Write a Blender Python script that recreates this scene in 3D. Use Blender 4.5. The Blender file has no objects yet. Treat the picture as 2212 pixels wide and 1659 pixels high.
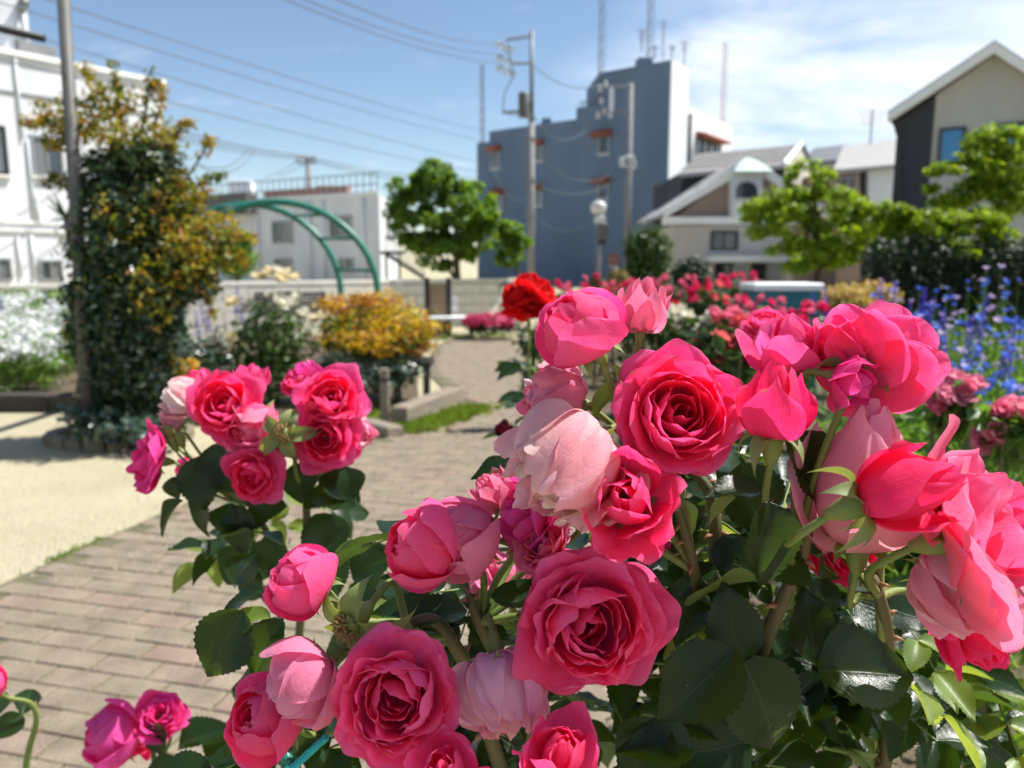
import bpy, math, random
import numpy as np
from mathutils import Vector, Matrix, noise as mnoise

R = math.radians
scene = bpy.context.scene
COL = scene.collection

# ------------------------------------------------------------------ camera, sky, sun, exposure
CAM_H = 1.12
FOC, PCX, PCY, HOR = 1671.0, 1106.0, 829.5, 572.5      # focal length and centre in units of the 2212 px wide view
PITCH = math.atan((PCY - HOR) / FOC)
CP, SP = math.cos(PITCH), math.sin(PITCH)
cam_d = bpy.data.cameras.new('camera')
cam = bpy.data.objects.new('camera', cam_d); COL.objects.link(cam)
cam.location = (0, 0, CAM_H)
cam.rotation_euler = (math.pi / 2 - PITCH, 0, 0)
cam_d.sensor_width = 36.0
cam_d.lens = 36.0 * FOC / 2212.0
cam_d.clip_start = 0.02
cam_d.clip_end = 2000
cam_d.dof.use_dof = True
cam_d.dof.focus_distance = 0.47
cam_d.dof.aperture_fstop = 8.2
cam_d.dof.aperture_blades = 0
scene.camera = cam

SUN_EL, SUN_AZ = 57.0, 76.0          # azimuth clockwise from +Y (the way the camera looks)
world = bpy.data.worlds.new('World'); scene.world = world
world.use_nodes = True
wn, wl = world.node_tree.nodes, world.node_tree.links
wn.clear()
w_out = wn.new('ShaderNodeOutputWorld'); w_bg = wn.new('ShaderNodeBackground')
w_sky = wn.new('ShaderNodeTexSky'); w_sky.sky_type = 'NISHITA'; w_sky.sun_disc = False
w_sky.sun_elevation = R(SUN_EL); w_sky.sun_rotation = R(SUN_AZ)
w_sky.air_density = 1.0; w_sky.dust_density = 0.15; w_sky.ozone_density = 1.7
w_bg.inputs['Strength'].default_value = 0.084
# thin cirrus: noise on the sky dome, spread over all directions
w_tc = wn.new('ShaderNodeTexCoord')
w_sep = wn.new('ShaderNodeSeparateXYZ'); wl.new(w_tc.outputs['Generated'], w_sep.inputs[0])
def wmath(op, a, b=None, c=None, clamp=False):
    n = wn.new('ShaderNodeMath'); n.operation = op; n.use_clamp = clamp
    for i, x in enumerate((a, b, c)):
        if x is None: continue
        if isinstance(x, (int, float)): n.inputs[i].default_value = x
        else: wl.new(x, n.inputs[i])
    return n.outputs[0]
zz = wmath('ADD', wmath('MAXIMUM', w_sep.outputs[2], 0.0), 0.22)
cx_ = wmath('DIVIDE', w_sep.outputs[0], zz); cy_ = wmath('DIVIDE', w_sep.outputs[1], zz)
w_comb = wn.new('ShaderNodeCombineXYZ'); wl.new(cx_, w_comb.inputs[0]); wl.new(cy_, w_comb.inputs[1])
def wnoise(scale, detail, rough, loc, sc=(1, 1, 1), rot=0.0, dist=0.0):
    m = wn.new('ShaderNodeMapping'); wl.new(w_comb.outputs[0], m.inputs[0])
    m.inputs['Location'].default_value = loc; m.inputs['Scale'].default_value = sc; m.inputs['Rotation'].default_value = (0, 0, rot)
    n = wn.new('ShaderNodeTexNoise'); n.inputs['Scale'].default_value = scale; n.inputs['Detail'].default_value = detail
    n.inputs['Roughness'].default_value = rough; n.inputs['Distortion'].default_value = dist
    wl.new(m.outputs[0], n.inputs[0]); return n.outputs[0]
def wramp(x, lo, hi):
    n = wn.new('ShaderNodeMapRange'); n.interpolation_type = 'SMOOTHSTEP'
    n.inputs[1].default_value = lo; n.inputs[2].default_value = hi; wl.new(x, n.inputs[0]); return n.outputs[0]
big = wramp(wmath('ADD', cx_, wmath('MULTIPLY', wmath('SUBTRACT', wnoise(0.9, 3, 0.55, (1.15, 0.3, 0.0)), 0.5), 1.1)), 0.12, 0.62)   # the bank that fills the right of the sky
fine = wramp(wnoise(1.3, 9, 0.60, (3.3, 1.7, 0), (1.0, 1.9, 1), 0.45, 0.35), 0.27, 0.68)
puff = wramp(wnoise(2.2, 7, 0.6, (0.4, 2.2, 0), (1.0, 1.7, 1)), 0.58, 0.80)
cmask = wmath('ADD', wmath('MULTIPLY', big, fine), wmath('MULTIPLY', puff, 0.35), clamp=True)
cmask = wmath('MULTIPLY', cmask, 0.93)
w_mix = wn.new('ShaderNodeMixRGB'); wl.new(cmask, w_mix.inputs[0]); wl.new(w_sky.outputs[0], w_mix.inputs[1])
w_mix.inputs[2].default_value = (7.6, 8.0, 8.6, 1)
wl.new(w_mix.outputs[0], w_bg.inputs['Color']); wl.new(w_bg.outputs[0], w_out.inputs[0])

sun_d = bpy.data.lights.new('sun', 'SUN'); sun_d.energy = 5.0; sun_d.angle = R(0.53); sun_d.color = (1.0, 0.96, 0.90)
sun = bpy.data.objects.new('sun', sun_d); COL.objects.link(sun)
sdir = Vector((math.sin(R(SUN_AZ)) * math.cos(R(SUN_EL)), math.cos(R(SUN_AZ)) * math.cos(R(SUN_EL)), math.sin(R(SUN_EL))))
sun.rotation_euler = sdir.to_track_quat('Z', 'Y').to_euler()
sun.location = sdir * 50

scene.render.engine = 'CYCLES'
scene.cycles.use_denoising = True
scene.cycles.max_bounces = 7
scene.cycles.diffuse_bounces = 5
scene.cycles.use_adaptive_sampling = True
scene.cycles.adaptive_threshold = 0.02
scene.cycles.transmission_bounces = 6
scene.view_settings.view_transform = 'Standard'
scene.view_settings.look = 'None'
scene.view_settings.exposure = 0.82
scene.view_settings.gamma = 1.0

# ------------------------------------------------------------------ helpers: pixels to places
def ray(px, py):
    x = (px - PCX) / FOC; y = -(py - PCY) / FOC
    return Vector((x, CP + y * SP, -SP + y * CP))
def W(px, py, Y):
    d = ray(px, py); return Vector((0, 0, CAM_H)) + d * (Y / d.y)
def G(px, py, z=0.0):
    d = ray(px, py); return Vector((0, 0, CAM_H)) + d * ((z - CAM_H) / d.z)
def GX(px, Y): return (px - PCX) / FOC * Y * CP
def MPX(Y): return Y / FOC                       # metres for one pixel at depth Y
def cdir(r, u, t):                               # direction given as right, up, toward the camera
    v = Vector((1, 0, 0)) * r + Vector((0, SP, CP)) * u + Vector((0, -CP, SP)) * t
    return v.normalized()
def onwall(p0, p1, px, py):                      # where the ray meets the vertical wall p0-p1: distance along it, height
    d = ray(px, py)
    ex, ey = p1[0] - p0[0], p1[1] - p0[1]
    # (d.x t - p0x)/ex = (d.y t - p0y)/ey
    t = (p0[0] * ey - p0[1] * ex) / (d.x * ey - d.y * ex)
    L = math.hypot(ex, ey)
    s = ((d.x * t - p0[0]) * ex + (d.y * t - p0[1]) * ey) / L
    return s, CAM_H + d.z * t

# ------------------------------------------------------------------ helpers: objects
def tag(o, label=None, cat=None, group=None, kind=None):
    if label: o['label'] = label
    if cat: o['category'] = cat
    if group: o['group'] = group
    if kind: o['kind'] = kind
    return o
def empty(name, loc=(0, 0, 0), parent=None):
    o = bpy.data.objects.new(name, None); COL.objects.link(o); o.empty_display_size = 0.05
    o.location = loc
    if parent: o.parent = parent
    return o
def wloc(o):
    v = o.location.copy(); p = o.parent
    while p is not None:
        v = v + p.location; p = p.parent
    return v
def link(name, me, parent=None, loc=None, mat4=None, color=None):
    o = bpy.data.objects.new(name, me); COL.objects.link(o)
    if parent: o.parent = parent
    if mat4 is not None: o.matrix_local = mat4
    elif loc is not None: o.location = loc
    if color is not None: o.color = (*color[:3], 1)
    return o
class MB:
    def __init__(s): s.v, s.f, s.mi, s.uv = [], [], [], None
    def add(s, vs, fs, mi=0):
        b = len(s.v); s.v += [tuple(p) for p in vs]; s.f += [tuple(i + b for i in f) for f in fs]; s.mi += [mi] * len(fs)
        return s
    def box(s, c, d, rz=0.0, mi=0, rot=None):
        c = Vector(c); h = Vector(d) / 2
        M = rot if rot is not None else Matrix.Rotation(rz, 3, 'Z')
        vs = [c + M @ Vector((h.x * a, h.y * b, h.z * e)) for a in (-1, 1) for b in (-1, 1) for e in (-1, 1)]
        return s.add(vs, [(0, 1, 3, 2), (4, 6, 7, 5), (0, 4, 5, 1), (2, 3, 7, 6), (0, 2, 6, 4), (1, 5, 7, 3)], mi)
    def bevbox(s, c, d, b, rz=0.0, mi=0):       # box with chamfered top edges
        c = Vector(c); x, y, z = d[0] / 2, d[1] / 2, d[2] / 2
        M = Matrix.Rotation(rz, 3, 'Z')
        q = [(-1, -1), (1, -1), (1, 1), (-1, 1)]
        vs = [(x * a, y * e, -z) for a, e in q] + [(x * a, y * e, z - b) for a, e in q] + [((x - b) * a, (y - b) * e, z) for a, e in q]
        fs = [(3, 2, 1, 0)] + [(i, (i + 1) % 4, 4 + (i + 1) % 4, 4 + i) for i in range(4)] + [(4 + i, 4 + (i + 1) % 4, 8 + (i + 1) % 4, 8 + i) for i in range(4)] + [(8, 9, 10, 11)]
        return s.add([c + M @ Vector(p) for p in vs], fs, mi)
    def tube(s, pts, rad, n=8, mi=0, cap=True):
        pts = [Vector(p) for p in pts]
        if isinstance(rad, (int, float)): rad = [rad] * len(pts)
        vs = []; up = None
        for i, p in enumerate(pts):
            t = (pts[min(i + 1, len(pts) - 1)] - pts[max(i - 1, 0)])
            t = t.normalized() if t.length > 1e-9 else Vector((0, 0, 1))
            if up is None:
                a = Vector((0, 0, 1)) if abs(t.z) < 0.9 else Vector((1, 0, 0))
                up = (a - t * a.dot(t)).normalized()
            else:
                up = up - t * up.dot(t)
                up = up.normalized() if up.length > 1e-6 else t.orthogonal().normalized()
            sd = t.cross(up)
            for k in range(n):
                a = 2 * math.pi * k / n
                vs.append(p + (up * math.cos(a) + sd * math.sin(a)) * rad[i])
        fs = [(i * n + k, i * n + (k + 1) % n, (i + 1) * n + (k + 1) % n, (i + 1) * n + k) for i in range(len(pts) - 1) for k in range(n)]
        if cap:
            fs.append(tuple(range(n - 1, -1, -1))); fs.append(tuple((len(pts) - 1) * n + k for k in range(n)))
        return s.add(vs, fs, mi)
    def prism(s, poly, z0, z1, mi=0):
        n = len(poly); vs = [(p[0], p[1], z0) for p in poly] + [(p[0], p[1], z1) for p in poly]
        fs = [(i, (i + 1) % n, n + (i + 1) % n, n + i) for i in range(n)] + [tuple(range(n - 1, -1, -1)), tuple(range(n, 2 * n))]
        return s.add(vs, fs, mi)
    def extr(s, pts, dy, mi=0):                 # polygon of points in a vertical plane, given thickness along +Y
        dv = dy if isinstance(dy, tuple) else (0, dy, 0)
        n = len(pts); vs = [tuple(p) for p in pts] + [(p[0] + dv[0], p[1] + dv[1], p[2] + dv[2]) for p in pts]
        fs = [(i, (i + 1) % n, n + (i + 1) % n, n + i) for i in range(n)] + [tuple(range(n - 1, -1, -1)), tuple(range(n, 2 * n))]
        return s.add(vs, fs, mi)
    def lathe(s, prof, c=(0, 0, 0), n=16, mi=0):
        c = Vector(c); vs = [c + Vector((r * math.cos(2 * math.pi * k / n), r * math.sin(2 * math.pi * k / n), z)) for r, z in prof for k in range(n)]
        fs = [(i * n + k, i * n + (k + 1) % n, (i + 1) * n + (k + 1) % n, (i + 1) * n + k) for i in range(len(prof) - 1) for k in range(n)]
        return s.add(vs, fs, mi)
    def mesh(s, name, mats, smooth=False, origin=None):
        me = bpy.data.meshes.new(name)
        v = s.v if origin is None else [(p[0] - origin[0], p[1] - origin[1], p[2] - origin[2]) for p in s.v]
        me.from_pydata(v, [], s.f)
        for m in (mats if isinstance(mats, (list, tuple)) else [mats]): me.materials.append(m)
        if any(s.mi): me.polygons.foreach_set('material_index', s.mi)
        if smooth: me.polygons.foreach_set('use_smooth', [True] * len(s.f))
        me.update(); return me
    def build(s, name, mats, parent=None, smooth=False, origin=None, fixn=False):
        """vertices are world coordinates; the object sits at its parent's origin or at `origin`"""
        org = wloc(parent) if parent is not None else Vector(origin if origin is not None else (0, 0, 0))
        me = s.mesh(name, mats, smooth, org)
        if fixn:
            import bmesh
            bm = bmesh.new(); bm.from_mesh(me); bmesh.ops.recalc_face_normals(bm, faces=bm.faces); bm.to_mesh(me); bm.free()
        return link(name, me, parent, None if parent is not None else org)

# ------------------------------------------------------------------ helpers: materials
def new_mat(name):
    m = bpy.data.materials.new(name); m.use_nodes = True
    nt = m.node_tree; nt.nodes.clear()
    return m, nt.nodes, nt.links
def mnode(ns, ls, typ, ins=None, **kw):
    n = ns.new(typ)
    for k, v in kw.items(): setattr(n, k, v)
    for k, v in (ins or {}).items():
        if hasattr(v, 'links') or isinstance(v, bpy.types.NodeSocket): ls.new(v, n.inputs[k])
        else: n.inputs[k].default_value = v
    return n
def c4(c): return (c[0], c[1], c[2], 1)
def mat(name, col, rough=0.7, col2=None, scale=4.0, detail=4, bump=0.0, bscale=40.0, spec=0.4, metal=0.0, streak=None, dist=0.02):
    m, ns, ls = new_mat(name)
    out = ns.new('ShaderNodeOutputMaterial')
    b = mnode(ns, ls, 'ShaderNodeBsdfPrincipled', {'Roughness': rough, 'Specular IOR Level': spec, 'Metallic': metal})
    tc = ns.new('ShaderNodeTexCoord')
    vec = tc.outputs['Object']
    if streak:
        mp = mnode(ns, ls, 'ShaderNodeMapping', {0: vec, 'Scale': streak}); vec = mp.outputs[0]
    c2 = col2 if col2 else tuple(x * 0.8 for x in col)
    nz = mnode(ns, ls, 'ShaderNodeTexNoise', {0: vec, 'Scale': scale, 'Detail': detail, 'Roughness': 0.6})
    mr = mnode(ns, ls, 'ShaderNodeMapRange', {0: nz.outputs[0], 1: 0.32, 2: 0.68})
    mx = mnode(ns, ls, 'ShaderNodeMixRGB', {0: mr.outputs[0], 1: c4(col), 2: c4(c2)})
    ls.new(mx.outputs[0], b.inputs['Base Color'])
    if bump:
        n2 = mnode(ns, ls, 'ShaderNodeTexNoise', {0: tc.outputs['Object'], 'Scale': bscale, 'Detail': 5, 'Roughness': 0.65})
        bp = mnode(ns, ls, 'ShaderNodeBump', {'Strength': bump, 'Distance': dist, 'Height': n2.outputs[0]})
        ls.new(bp.outputs[0], b.inputs['Normal'])
    ls.new(b.outputs[0], out.inputs[0]); return m
def glass_mat(name, col, rough=0.08):
    m, ns, ls = new_mat(name)
    out = ns.new('ShaderNodeOutputMaterial')
    b = mnode(ns, ls, 'ShaderNodeBsdfPrincipled', {'Base Color': c4(col), 'Roughness': rough, 'Specular IOR Level': 0.8})
    ls.new(b.outputs[0], out.inputs[0]); return m
def foliage_mat(name, cols, trans=0.35, tcol=None, rough=0.45, spec=0.4, glossy=0.0):
    """colour varies from leaf to leaf (random per island)"""
    m, ns, ls = new_mat(name)
    out = ns.new('ShaderNodeOutputMaterial')
    g = ns.new('ShaderNodeNewGeometry')
    rp = ns.new('ShaderNodeValToRGB'); ls.new(g.outputs['Random Per Island'], rp.inputs[0])
    el = rp.color_ramp.elements
    while len(el) < len(cols): el.new(0.5)
    for i, c in enumerate(cols):
        el[i].position = i / max(1, len(cols) - 1); el[i].color = c4(c)
    b = mnode(ns, ls, 'ShaderNodeBsdfPrincipled', {'Base Color': rp.outputs[0], 'Roughness': rough, 'Specular IOR Level': spec})
    t = ns.new('ShaderNodeBsdfTranslucent')
    hs = mnode(ns, ls, 'ShaderNodeMixRGB', {0: 1.0, 1: rp.outputs[0], 2: c4(tcol or (1.9, 2.1, 0.7))}, blend_type='MULTIPLY')
    ls.new(hs.outputs[0], t.inputs['Color'])
    mx = mnode(ns, ls, 'ShaderNodeMixShader', {0: trans, 1: b.outputs[0], 2: t.outputs[0]})
    ls.new(mx.outputs[0], out.inputs[0]); return m

def leaf_cloud(name, blobs, n, size, m, parent=None, seed=0, flat=0.35, aspect=0.5, hollow=0.55, clump=0.0, origin=None, squash=1.0, nclump=0):
    """many small folded leaves spread through ellipsoids: blobs = [(centre, (rx,ry,rz), weight)]"""
    rg = np.random.default_rng(seed)
    w = np.array([b[2] for b in blobs], float); w /= w.sum()
    idx = rg.choice(len(blobs), n, p=w)
    cen = np.array([tuple(b[0]) for b in blobs])[idx]; rad = np.array([tuple(b[1]) for b in blobs])[idx]
    d = rg.normal(size=(n, 3)); d /= np.linalg.norm(d, axis=1)[:, None]
    rr = (hollow + (1 - hollow) * rg.random(n) ** 0.7) * (1 + 0.12 * rg.normal(size=n))
    if nclump:
        cd = rg.normal(size=(len(blobs), nclump, 3)); cd /= np.linalg.norm(cd, axis=2)[:, :, None]
        k = rg.integers(0, nclump, n)
        cdir_ = cd[idx, k]; crr = (0.55 + 0.5 * rg.random((len(blobs), nclump)))[idx, k]
        pos = cen + rad * (cdir_ * crr[:, None] + d * (rg.random(n) ** 0.5)[:, None] * clump)
    else:
        pos = cen + rad * d * rr[:, None]
    # leaf frame
    nrm = d * 0.7 + np.array([0, 0, 1.0]) * flat + rg.normal(size=(n, 3)) * 0.55
    nrm /= np.linalg.norm(nrm, axis=1)[:, None]
    a = rg.normal(size=(n, 3)) + d * 0.6 - np.array([0, 0, 0.35]); a -= nrm * (a * nrm).sum(1)[:, None]; a /= np.linalg.norm(a, axis=1)[:, None]
    b = np.cross(nrm, a)
    L = size * (0.6 + 0.8 * rg.random(n))[:, None]
    hw = L * aspect * 0.5
    v = np.empty((n, 4, 3))
    v[:, 0] = pos - a * L * 0.5
    v[:, 1] = pos + b * hw + nrm * hw * 0.35
    v[:, 2] = pos + a * L * 0.5 - nrm * L * 0.1
    v[:, 3] = pos - b * hw + nrm * hw * 0.35
    org = np.array(wloc(parent) if parent is not None else (origin if origin is not None else (0, 0, 0)))
    v = v.reshape(-1, 3) - org
    v[:, 2] = np.maximum(v[:, 2], 0.004 - org[2])
    me = bpy.data.meshes.new(name)
    me.vertices.add(4 * n); me.vertices.foreach_set('co', v.ravel())
    me.loops.add(6 * n); base = (np.arange(n) * 4)[:, None]
    me.loops.foreach_set('vertex_index', (base + np.array([0, 1, 2, 0, 2, 3])).ravel().astype(np.int32))
    me.polygons.add(2 * n); me.polygons.foreach_set('loop_start', (np.arange(2 * n) * 3).astype(np.int32))
    me.materials.append(m); me.update(calc_edges=True)
    return link(name, me, parent, None if parent is not None else Vector(org))
def blob(px, py, Y, rx, ry, w=None, ry_depth=None):
    k = MPX(Y); c = W(px, py, Y)
    return (c, (rx * k, (ry_depth if ry_depth else rx) * k, ry * k), w if w else rx * ry)
def smooth_path(pts, n=6):
    """Catmull-Rom through the points"""
    pts = [Vector(p) for p in pts]
    if len(pts) < 3:
        return [pts[0].lerp(pts[1], i / n) for i in range(n + 1)]
    q = [pts[0] * 2 - pts[1]] + pts + [pts[-1] * 2 - pts[-2]]; out = []
    for i in range(1, len(q) - 2):
        for k in range(n):
            t = k / n; p0, p1, p2, p3 = q[i - 1:i + 3]
            out.append(0.5 * (2 * p1 + (p2 - p0) * t + (2 * p0 - 5 * p1 + 4 * p2 - p3) * t * t + (3 * p1 - p0 - 3 * p2 + p3) * t ** 3))
    out.append(pts[-1]); return out
# ================================================================== THE SETTING: ground, gravel, brick path, bed soil
rnd = random.Random(7)
def in_poly(x, y, P):
    c = False; j = len(P) - 1
    for i in range(len(P)):
        if (P[i][1] > y) != (P[j][1] > y) and x < (P[j][0] - P[i][0]) * (y - P[i][1]) / (P[j][1] - P[i][1]) + P[i][0]: c = not c
        j = i
    return c
def ground_mat(name, c1, c2, c3, bump, scale=1.0, grain=220.0):
    m, ns, ls = new_mat(name); out = ns.new('ShaderNodeOutputMaterial')
    tc = ns.new('ShaderNodeTexCoord'); v = tc.outputs['Object']
    n1 = mnode(ns, ls, 'ShaderNodeTexNoise', {0: v, 'Scale': 1.3 * scale, 'Detail': 6, 'Roughness': 0.6})
    n2 = mnode(ns, ls, 'ShaderNodeTexNoise', {0: v, 'Scale': grain, 'Detail': 3, 'Roughness': 0.7})
    n3 = mnode(ns, ls, 'ShaderNodeTexVoronoi', {0: v, 'Scale': grain * 0.7})
    r1 = mnode(ns, ls, 'ShaderNodeMapRange', {0: n1.outputs[0], 1: 0.35, 2: 0.66})
    r2 = mnode(ns, ls, 'ShaderNodeMapRange', {0: n2.outputs[0], 1: 0.4, 2: 0.72})
    m1 = mnode(ns, ls, 'ShaderNodeMixRGB', {0: r1.outputs[0], 1: c4(c1), 2: c4(c2)})
    m2 = mnode(ns, ls, 'ShaderNodeMixRGB', {0: r2.outputs[0], 1: m1.outputs[0], 2: c4(c3)})
    bp = mnode(ns, ls, 'ShaderNodeBump', {'Strength': bump, 'Distance': 0.006, 'Height': n3.outputs[0]})
    b = mnode(ns, ls, 'ShaderNodeBsdfPrincipled', {'Base Color': m2.outputs[0], 'Roughness': 0.95, 'Specular IOR Level': 0.15, 'Normal': bp.outputs[0]})
    ls.new(b.outputs[0], out.inputs[0]); return m
M_gravel = ground_mat('decomposed_granite', (0.48, 0.43, 0.295), (0.40, 0.36, 0.235), (0.26, 0.23, 0.15), 1.0, 1.6, 150.0)
M_soil = ground_mat('bed_soil', (0.10, 0.075, 0.05), (0.06, 0.045, 0.03), (0.16, 0.13, 0.09), 0.9, 2.0, 120)
M_mortar = ground_mat('sand_joint', (0.14, 0.125, 0.075), (0.085, 0.09, 0.04), (0.20, 0.18, 0.12), 0.8, 2.0)
def brick_mat():
    m, ns, ls = new_mat('paving_brick'); out = ns.new('ShaderNodeOutputMaterial')
    oi = ns.new('ShaderNodeObjectInfo'); g = ns.new('ShaderNodeNewGeometry')
    tc = ns.new('ShaderNodeTexCoord')
    rnd_ = mnode(ns, ls, 'ShaderNodeMath', {0: oi.outputs['Random'], 1: g.outputs['Random Per Island']}, operation='ADD')
    fr = mnode(ns, ls, 'ShaderNodeMath', {0: rnd_.outputs[0]}, operation='FRACT')
    rp = ns.new('ShaderNodeValToRGB'); ls.new(fr.outputs[0], rp.inputs[0])
    el = rp.color_ramp.elements; el.new(0.5); el.new(0.85)
    for e, p, c in zip(el, (0, 0.45, 0.8, 1.0), ((0.215, 0.178, 0.125), (0.23, 0.19, 0.135), (0.235, 0.188, 0.138), (0.25, 0.178, 0.135))):
        e.position = p; e.color = c4(c)
    n1 = mnode(ns, ls, 'ShaderNodeTexNoise', {0: g.outputs['Position'], 'Scale': 170.0, 'Detail': 5, 'Roughness': 0.7})
    n2 = mnode(ns, ls, 'ShaderNodeTexNoise', {0: g.outputs['Position'], 'Scale': 9.0, 'Detail': 5, 'Roughness': 0.6})
    r1 = mnode(ns, ls, 'ShaderNodeMapRange', {0: n1.outputs[0], 1: 0.3, 2: 0.75, 3: 0.5, 4: 1.45})
    r2 = mnode(ns, ls, 'ShaderNodeMapRange', {0: n2.outputs[0], 1: 0.3, 2: 0.7, 3: 0.74, 4: 1.18})
    m1 = mnode(ns, ls, 'ShaderNodeMixRGB', {0: 1.0, 1: rp.outputs[0], 2: r1.outputs[0]}, blend_type='MULTIPLY')
    m2 = mnode(ns, ls, 'ShaderNodeMixRGB', {0: 1.0, 1: m1.outputs[0], 2: r2.outputs[0]}, blend_type='MULTIPLY')
    bp = mnode(ns, ls, 'ShaderNodeBump', {'Strength': 0.6, 'Distance': 0.003, 'Height': n1.outputs[0]})
    b = mnode(ns, ls, 'ShaderNodeBsdfPrincipled', {'Base Color': m2.outputs[0], 'Roughness': 0.8, 'Specular IOR Level': 0.3, 'Normal': bp.outputs[0]})
    ls.new(b.outputs[0], out.inputs[0]); return m
M_brick = brick_mat()

gnd = MB(); gnd.add([(-600, -40, 0), (600, -40, 0), (600, 1200, 0), (-600, 1200, 0)], [(0, 1, 2, 3)])
tag(gnd.build('ground', M_gravel), 'pale decomposed granite ground', kind='structure')

PATH_L = [G(0, 1270), G(200, 1180), G(400, 1092), G(800, 956), G(850, 942), G(1018, 899), G(915, 800), G(938, 748), G(985, 731)]
PATH_R = [G(1150, 733), G(1160, 800), G(1230, 920), G(1390, 1080)]
PATH = [(-1.98, 1.0)] + [(p.x, p.y) for p in PATH_L] + [(p.x, p.y) for p in PATH_R] + [(0.62, 1.3)]
pb = MB(); pb.add([(x, y, 0.0115) for x, y in PATH], [tuple(range(len(PATH) - 1, -1, -1))])
path = tag(pb.build('brick_path', M_mortar, fixn=True), 'grey-pink brick paved garden path', kind='structure')
BL, BW = 0.180, 0.089
ANG = R(-14.0); ex = Vector((math.cos(ANG), math.sin(ANG))); ey = Vector((-math.sin(ANG), math.cos(ANG)))
bricks = []
for j in range(-8, 175):
    for i in range(-45, 45):
        c = ex * ((i + (0.5 if j % 2 else 0)) * BL) + ey * (j * BW)
        if c.y < 1.1 or c.y > 13: continue
        if all(in_poly(*(c + ex * a * BL * 0.40 + ey * b * BW * 0.4), PATH) for a in (-1, 1) for b in (-1, 1)):
            bricks.append(c)
def inview(c):
    d = c.y; px = PCX + FOC * c.x / (d * CP + CAM_H * SP); return -60 < px < 2270
bricks = [b for b in bricks if inview(b)]
bricks.sort(key=lambda c: c.length)
bm_ = [MB().bevbox((0, 0, 0), (BL - g1 - 0.004, BW - g1, 0.028), 0.003).mesh('brick', M_brick) for g1 in (0.0045, 0.006, 0.005)]
for k, c in enumerate(bricks[:300]):
    o = link('brick', bm_[k % 3], path, (c.x, c.y, 0.004 + rnd.uniform(-0.0015, 0.002)))
    o.rotation_euler = (rnd.uniform(-.012, .012), rnd.uniform(-.012, .012), ANG + rnd.uniform(-.012, .012))
rest = MB()
for c in bricks[300:]:
    rest.bevbox((c.x, c.y, 0.004 + rnd.uniform(-0.0015, 0.002)), (BL - 0.009, BW - 0.005, 0.028), 0.003, ANG + rnd.uniform(-.01, .01))
tag(rest.build('paving_bricks', M_brick, path), kind='stuff')

pbs = MB(); r2_ = random.Random(77)
oct_v = [(1, 0, 0), (-1, 0, 0), (0, 1, 0), (0, -1, 0), (0, 0, 1), (0, 0, -.4)]; oct_f = [(0, 2, 4), (2, 1, 4), (1, 3, 4), (3, 0, 4), (2, 0, 5), (1, 2, 5), (3, 1, 5), (0, 3, 5)]
for k in range(5200):
    q_ = G(r2_.uniform(-40, 800), 905 + 360 * r2_.random() ** 0.8)
    if in_poly(q_.x, q_.y, PATH) and r2_.random() < 0.93: continue
    s_ = r2_.uniform(0.002, 0.0065); a_ = r2_.uniform(0, 6.28); ca, sa_ = math.cos(a_), math.sin(a_); z_ = 0.020 if in_poly(q_.x, q_.y, PATH) else 0.0005
    pbs.add([(q_.x + s_ * (x * ca * 1.3 - y * sa_), q_.y + s_ * (x * sa_ * 1.3 + y * ca), z_ + s_ * .6 * z + s_ * .2) for x, y, z in oct_v], oct_f)
tag(pbs.build('gravel', ground_mat('pebble', (0.42, 0.38, 0.29), (0.30, 0.27, 0.21), (0.50, 0.47, 0.40), 0.3)), 'loose small pebbles on the granite ground', 'gravel', kind='stuff')
# planting bed to the right and at the back, raised a little
BED = [(0.66, 0.2), (0.66, 1.3)] + [(p.x + 0.04, p.y) for p in reversed(PATH_R)] + [(0.9, 12.6), (12, 12.6), (12, 0.2)]
bb = MB(); n_ = len(BED); bb.add([(x, y, 0.03) for x, y in BED] + [(x, y, -0.02) for x, y in BED], [tuple(range(n_))] + [(i, (i + 1) % n_, n_ + (i + 1) % n_, n_ + i) for i in range(n_)])
tag(bb.build('flower_bed', M_soil, fixn=True), 'dark soil of the planting bed', kind='structure')
BED2 = [G(-260, 884), G(180, 888), G(300, 905), G(430, 900), G(760, 905), G(905, 868), G(900, 800), G(925, 745)]
BED2 = [(p.x, p.y) for p in BED2] + [(-1.9, 12.4), (-14, 12.4)]
bb = MB(); n_ = len(BED2); bb.add([(x, y, 0.012) for x, y in BED2], [tuple(range(n_))])
tag(bb.build('flower_bed', M_soil, fixn=True), 'dark soil of the bed beyond the gravel', kind='structure')

# ================================================================== BUILDINGS
M_white = mat('white_paint', (0.70, 0.715, 0.74), 0.75, (0.54, 0.56, 0.59), 1.3, 7, 0.25, 60, streak=(1, 1, 0.22))
M_offwhite = mat('weathered_white', (0.62, 0.64, 0.66), 0.8, (0.52, 0.54, 0.57), 0.8, 5, 0.2, 30, streak=(1, 1, 0.3))
M_blue = mat('blue_grey_wall', (0.145, 0.20, 0.28), 0.85, (0.105, 0.15, 0.215), 0.5, 7, 0.2, 30, streak=(1, 1, 0.25))
M_palegrey = mat('pale_grey_wall', (0.66, 0.69, 0.72), 0.8, (0.58, 0.61, 0.64), 0.7, 5, 0.15, 30, streak=(1, 1, 0.3))
M_beige = mat('beige_wall', (0.50, 0.46, 0.42), 0.85, (0.44, 0.41, 0.38), 1.2, 4, 0.3, 50)
M_greige = mat('grey_beige_siding', (0.44, 0.435, 0.42), 0.8, (0.39, 0.39, 0.38), 1.5, 4, 0.2, 50)
M_charcoal = mat('charcoal_siding', (0.035, 0.038, 0.05), 0.6, (0.028, 0.03, 0.04), 2, 4, 0.1, 50)
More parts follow.
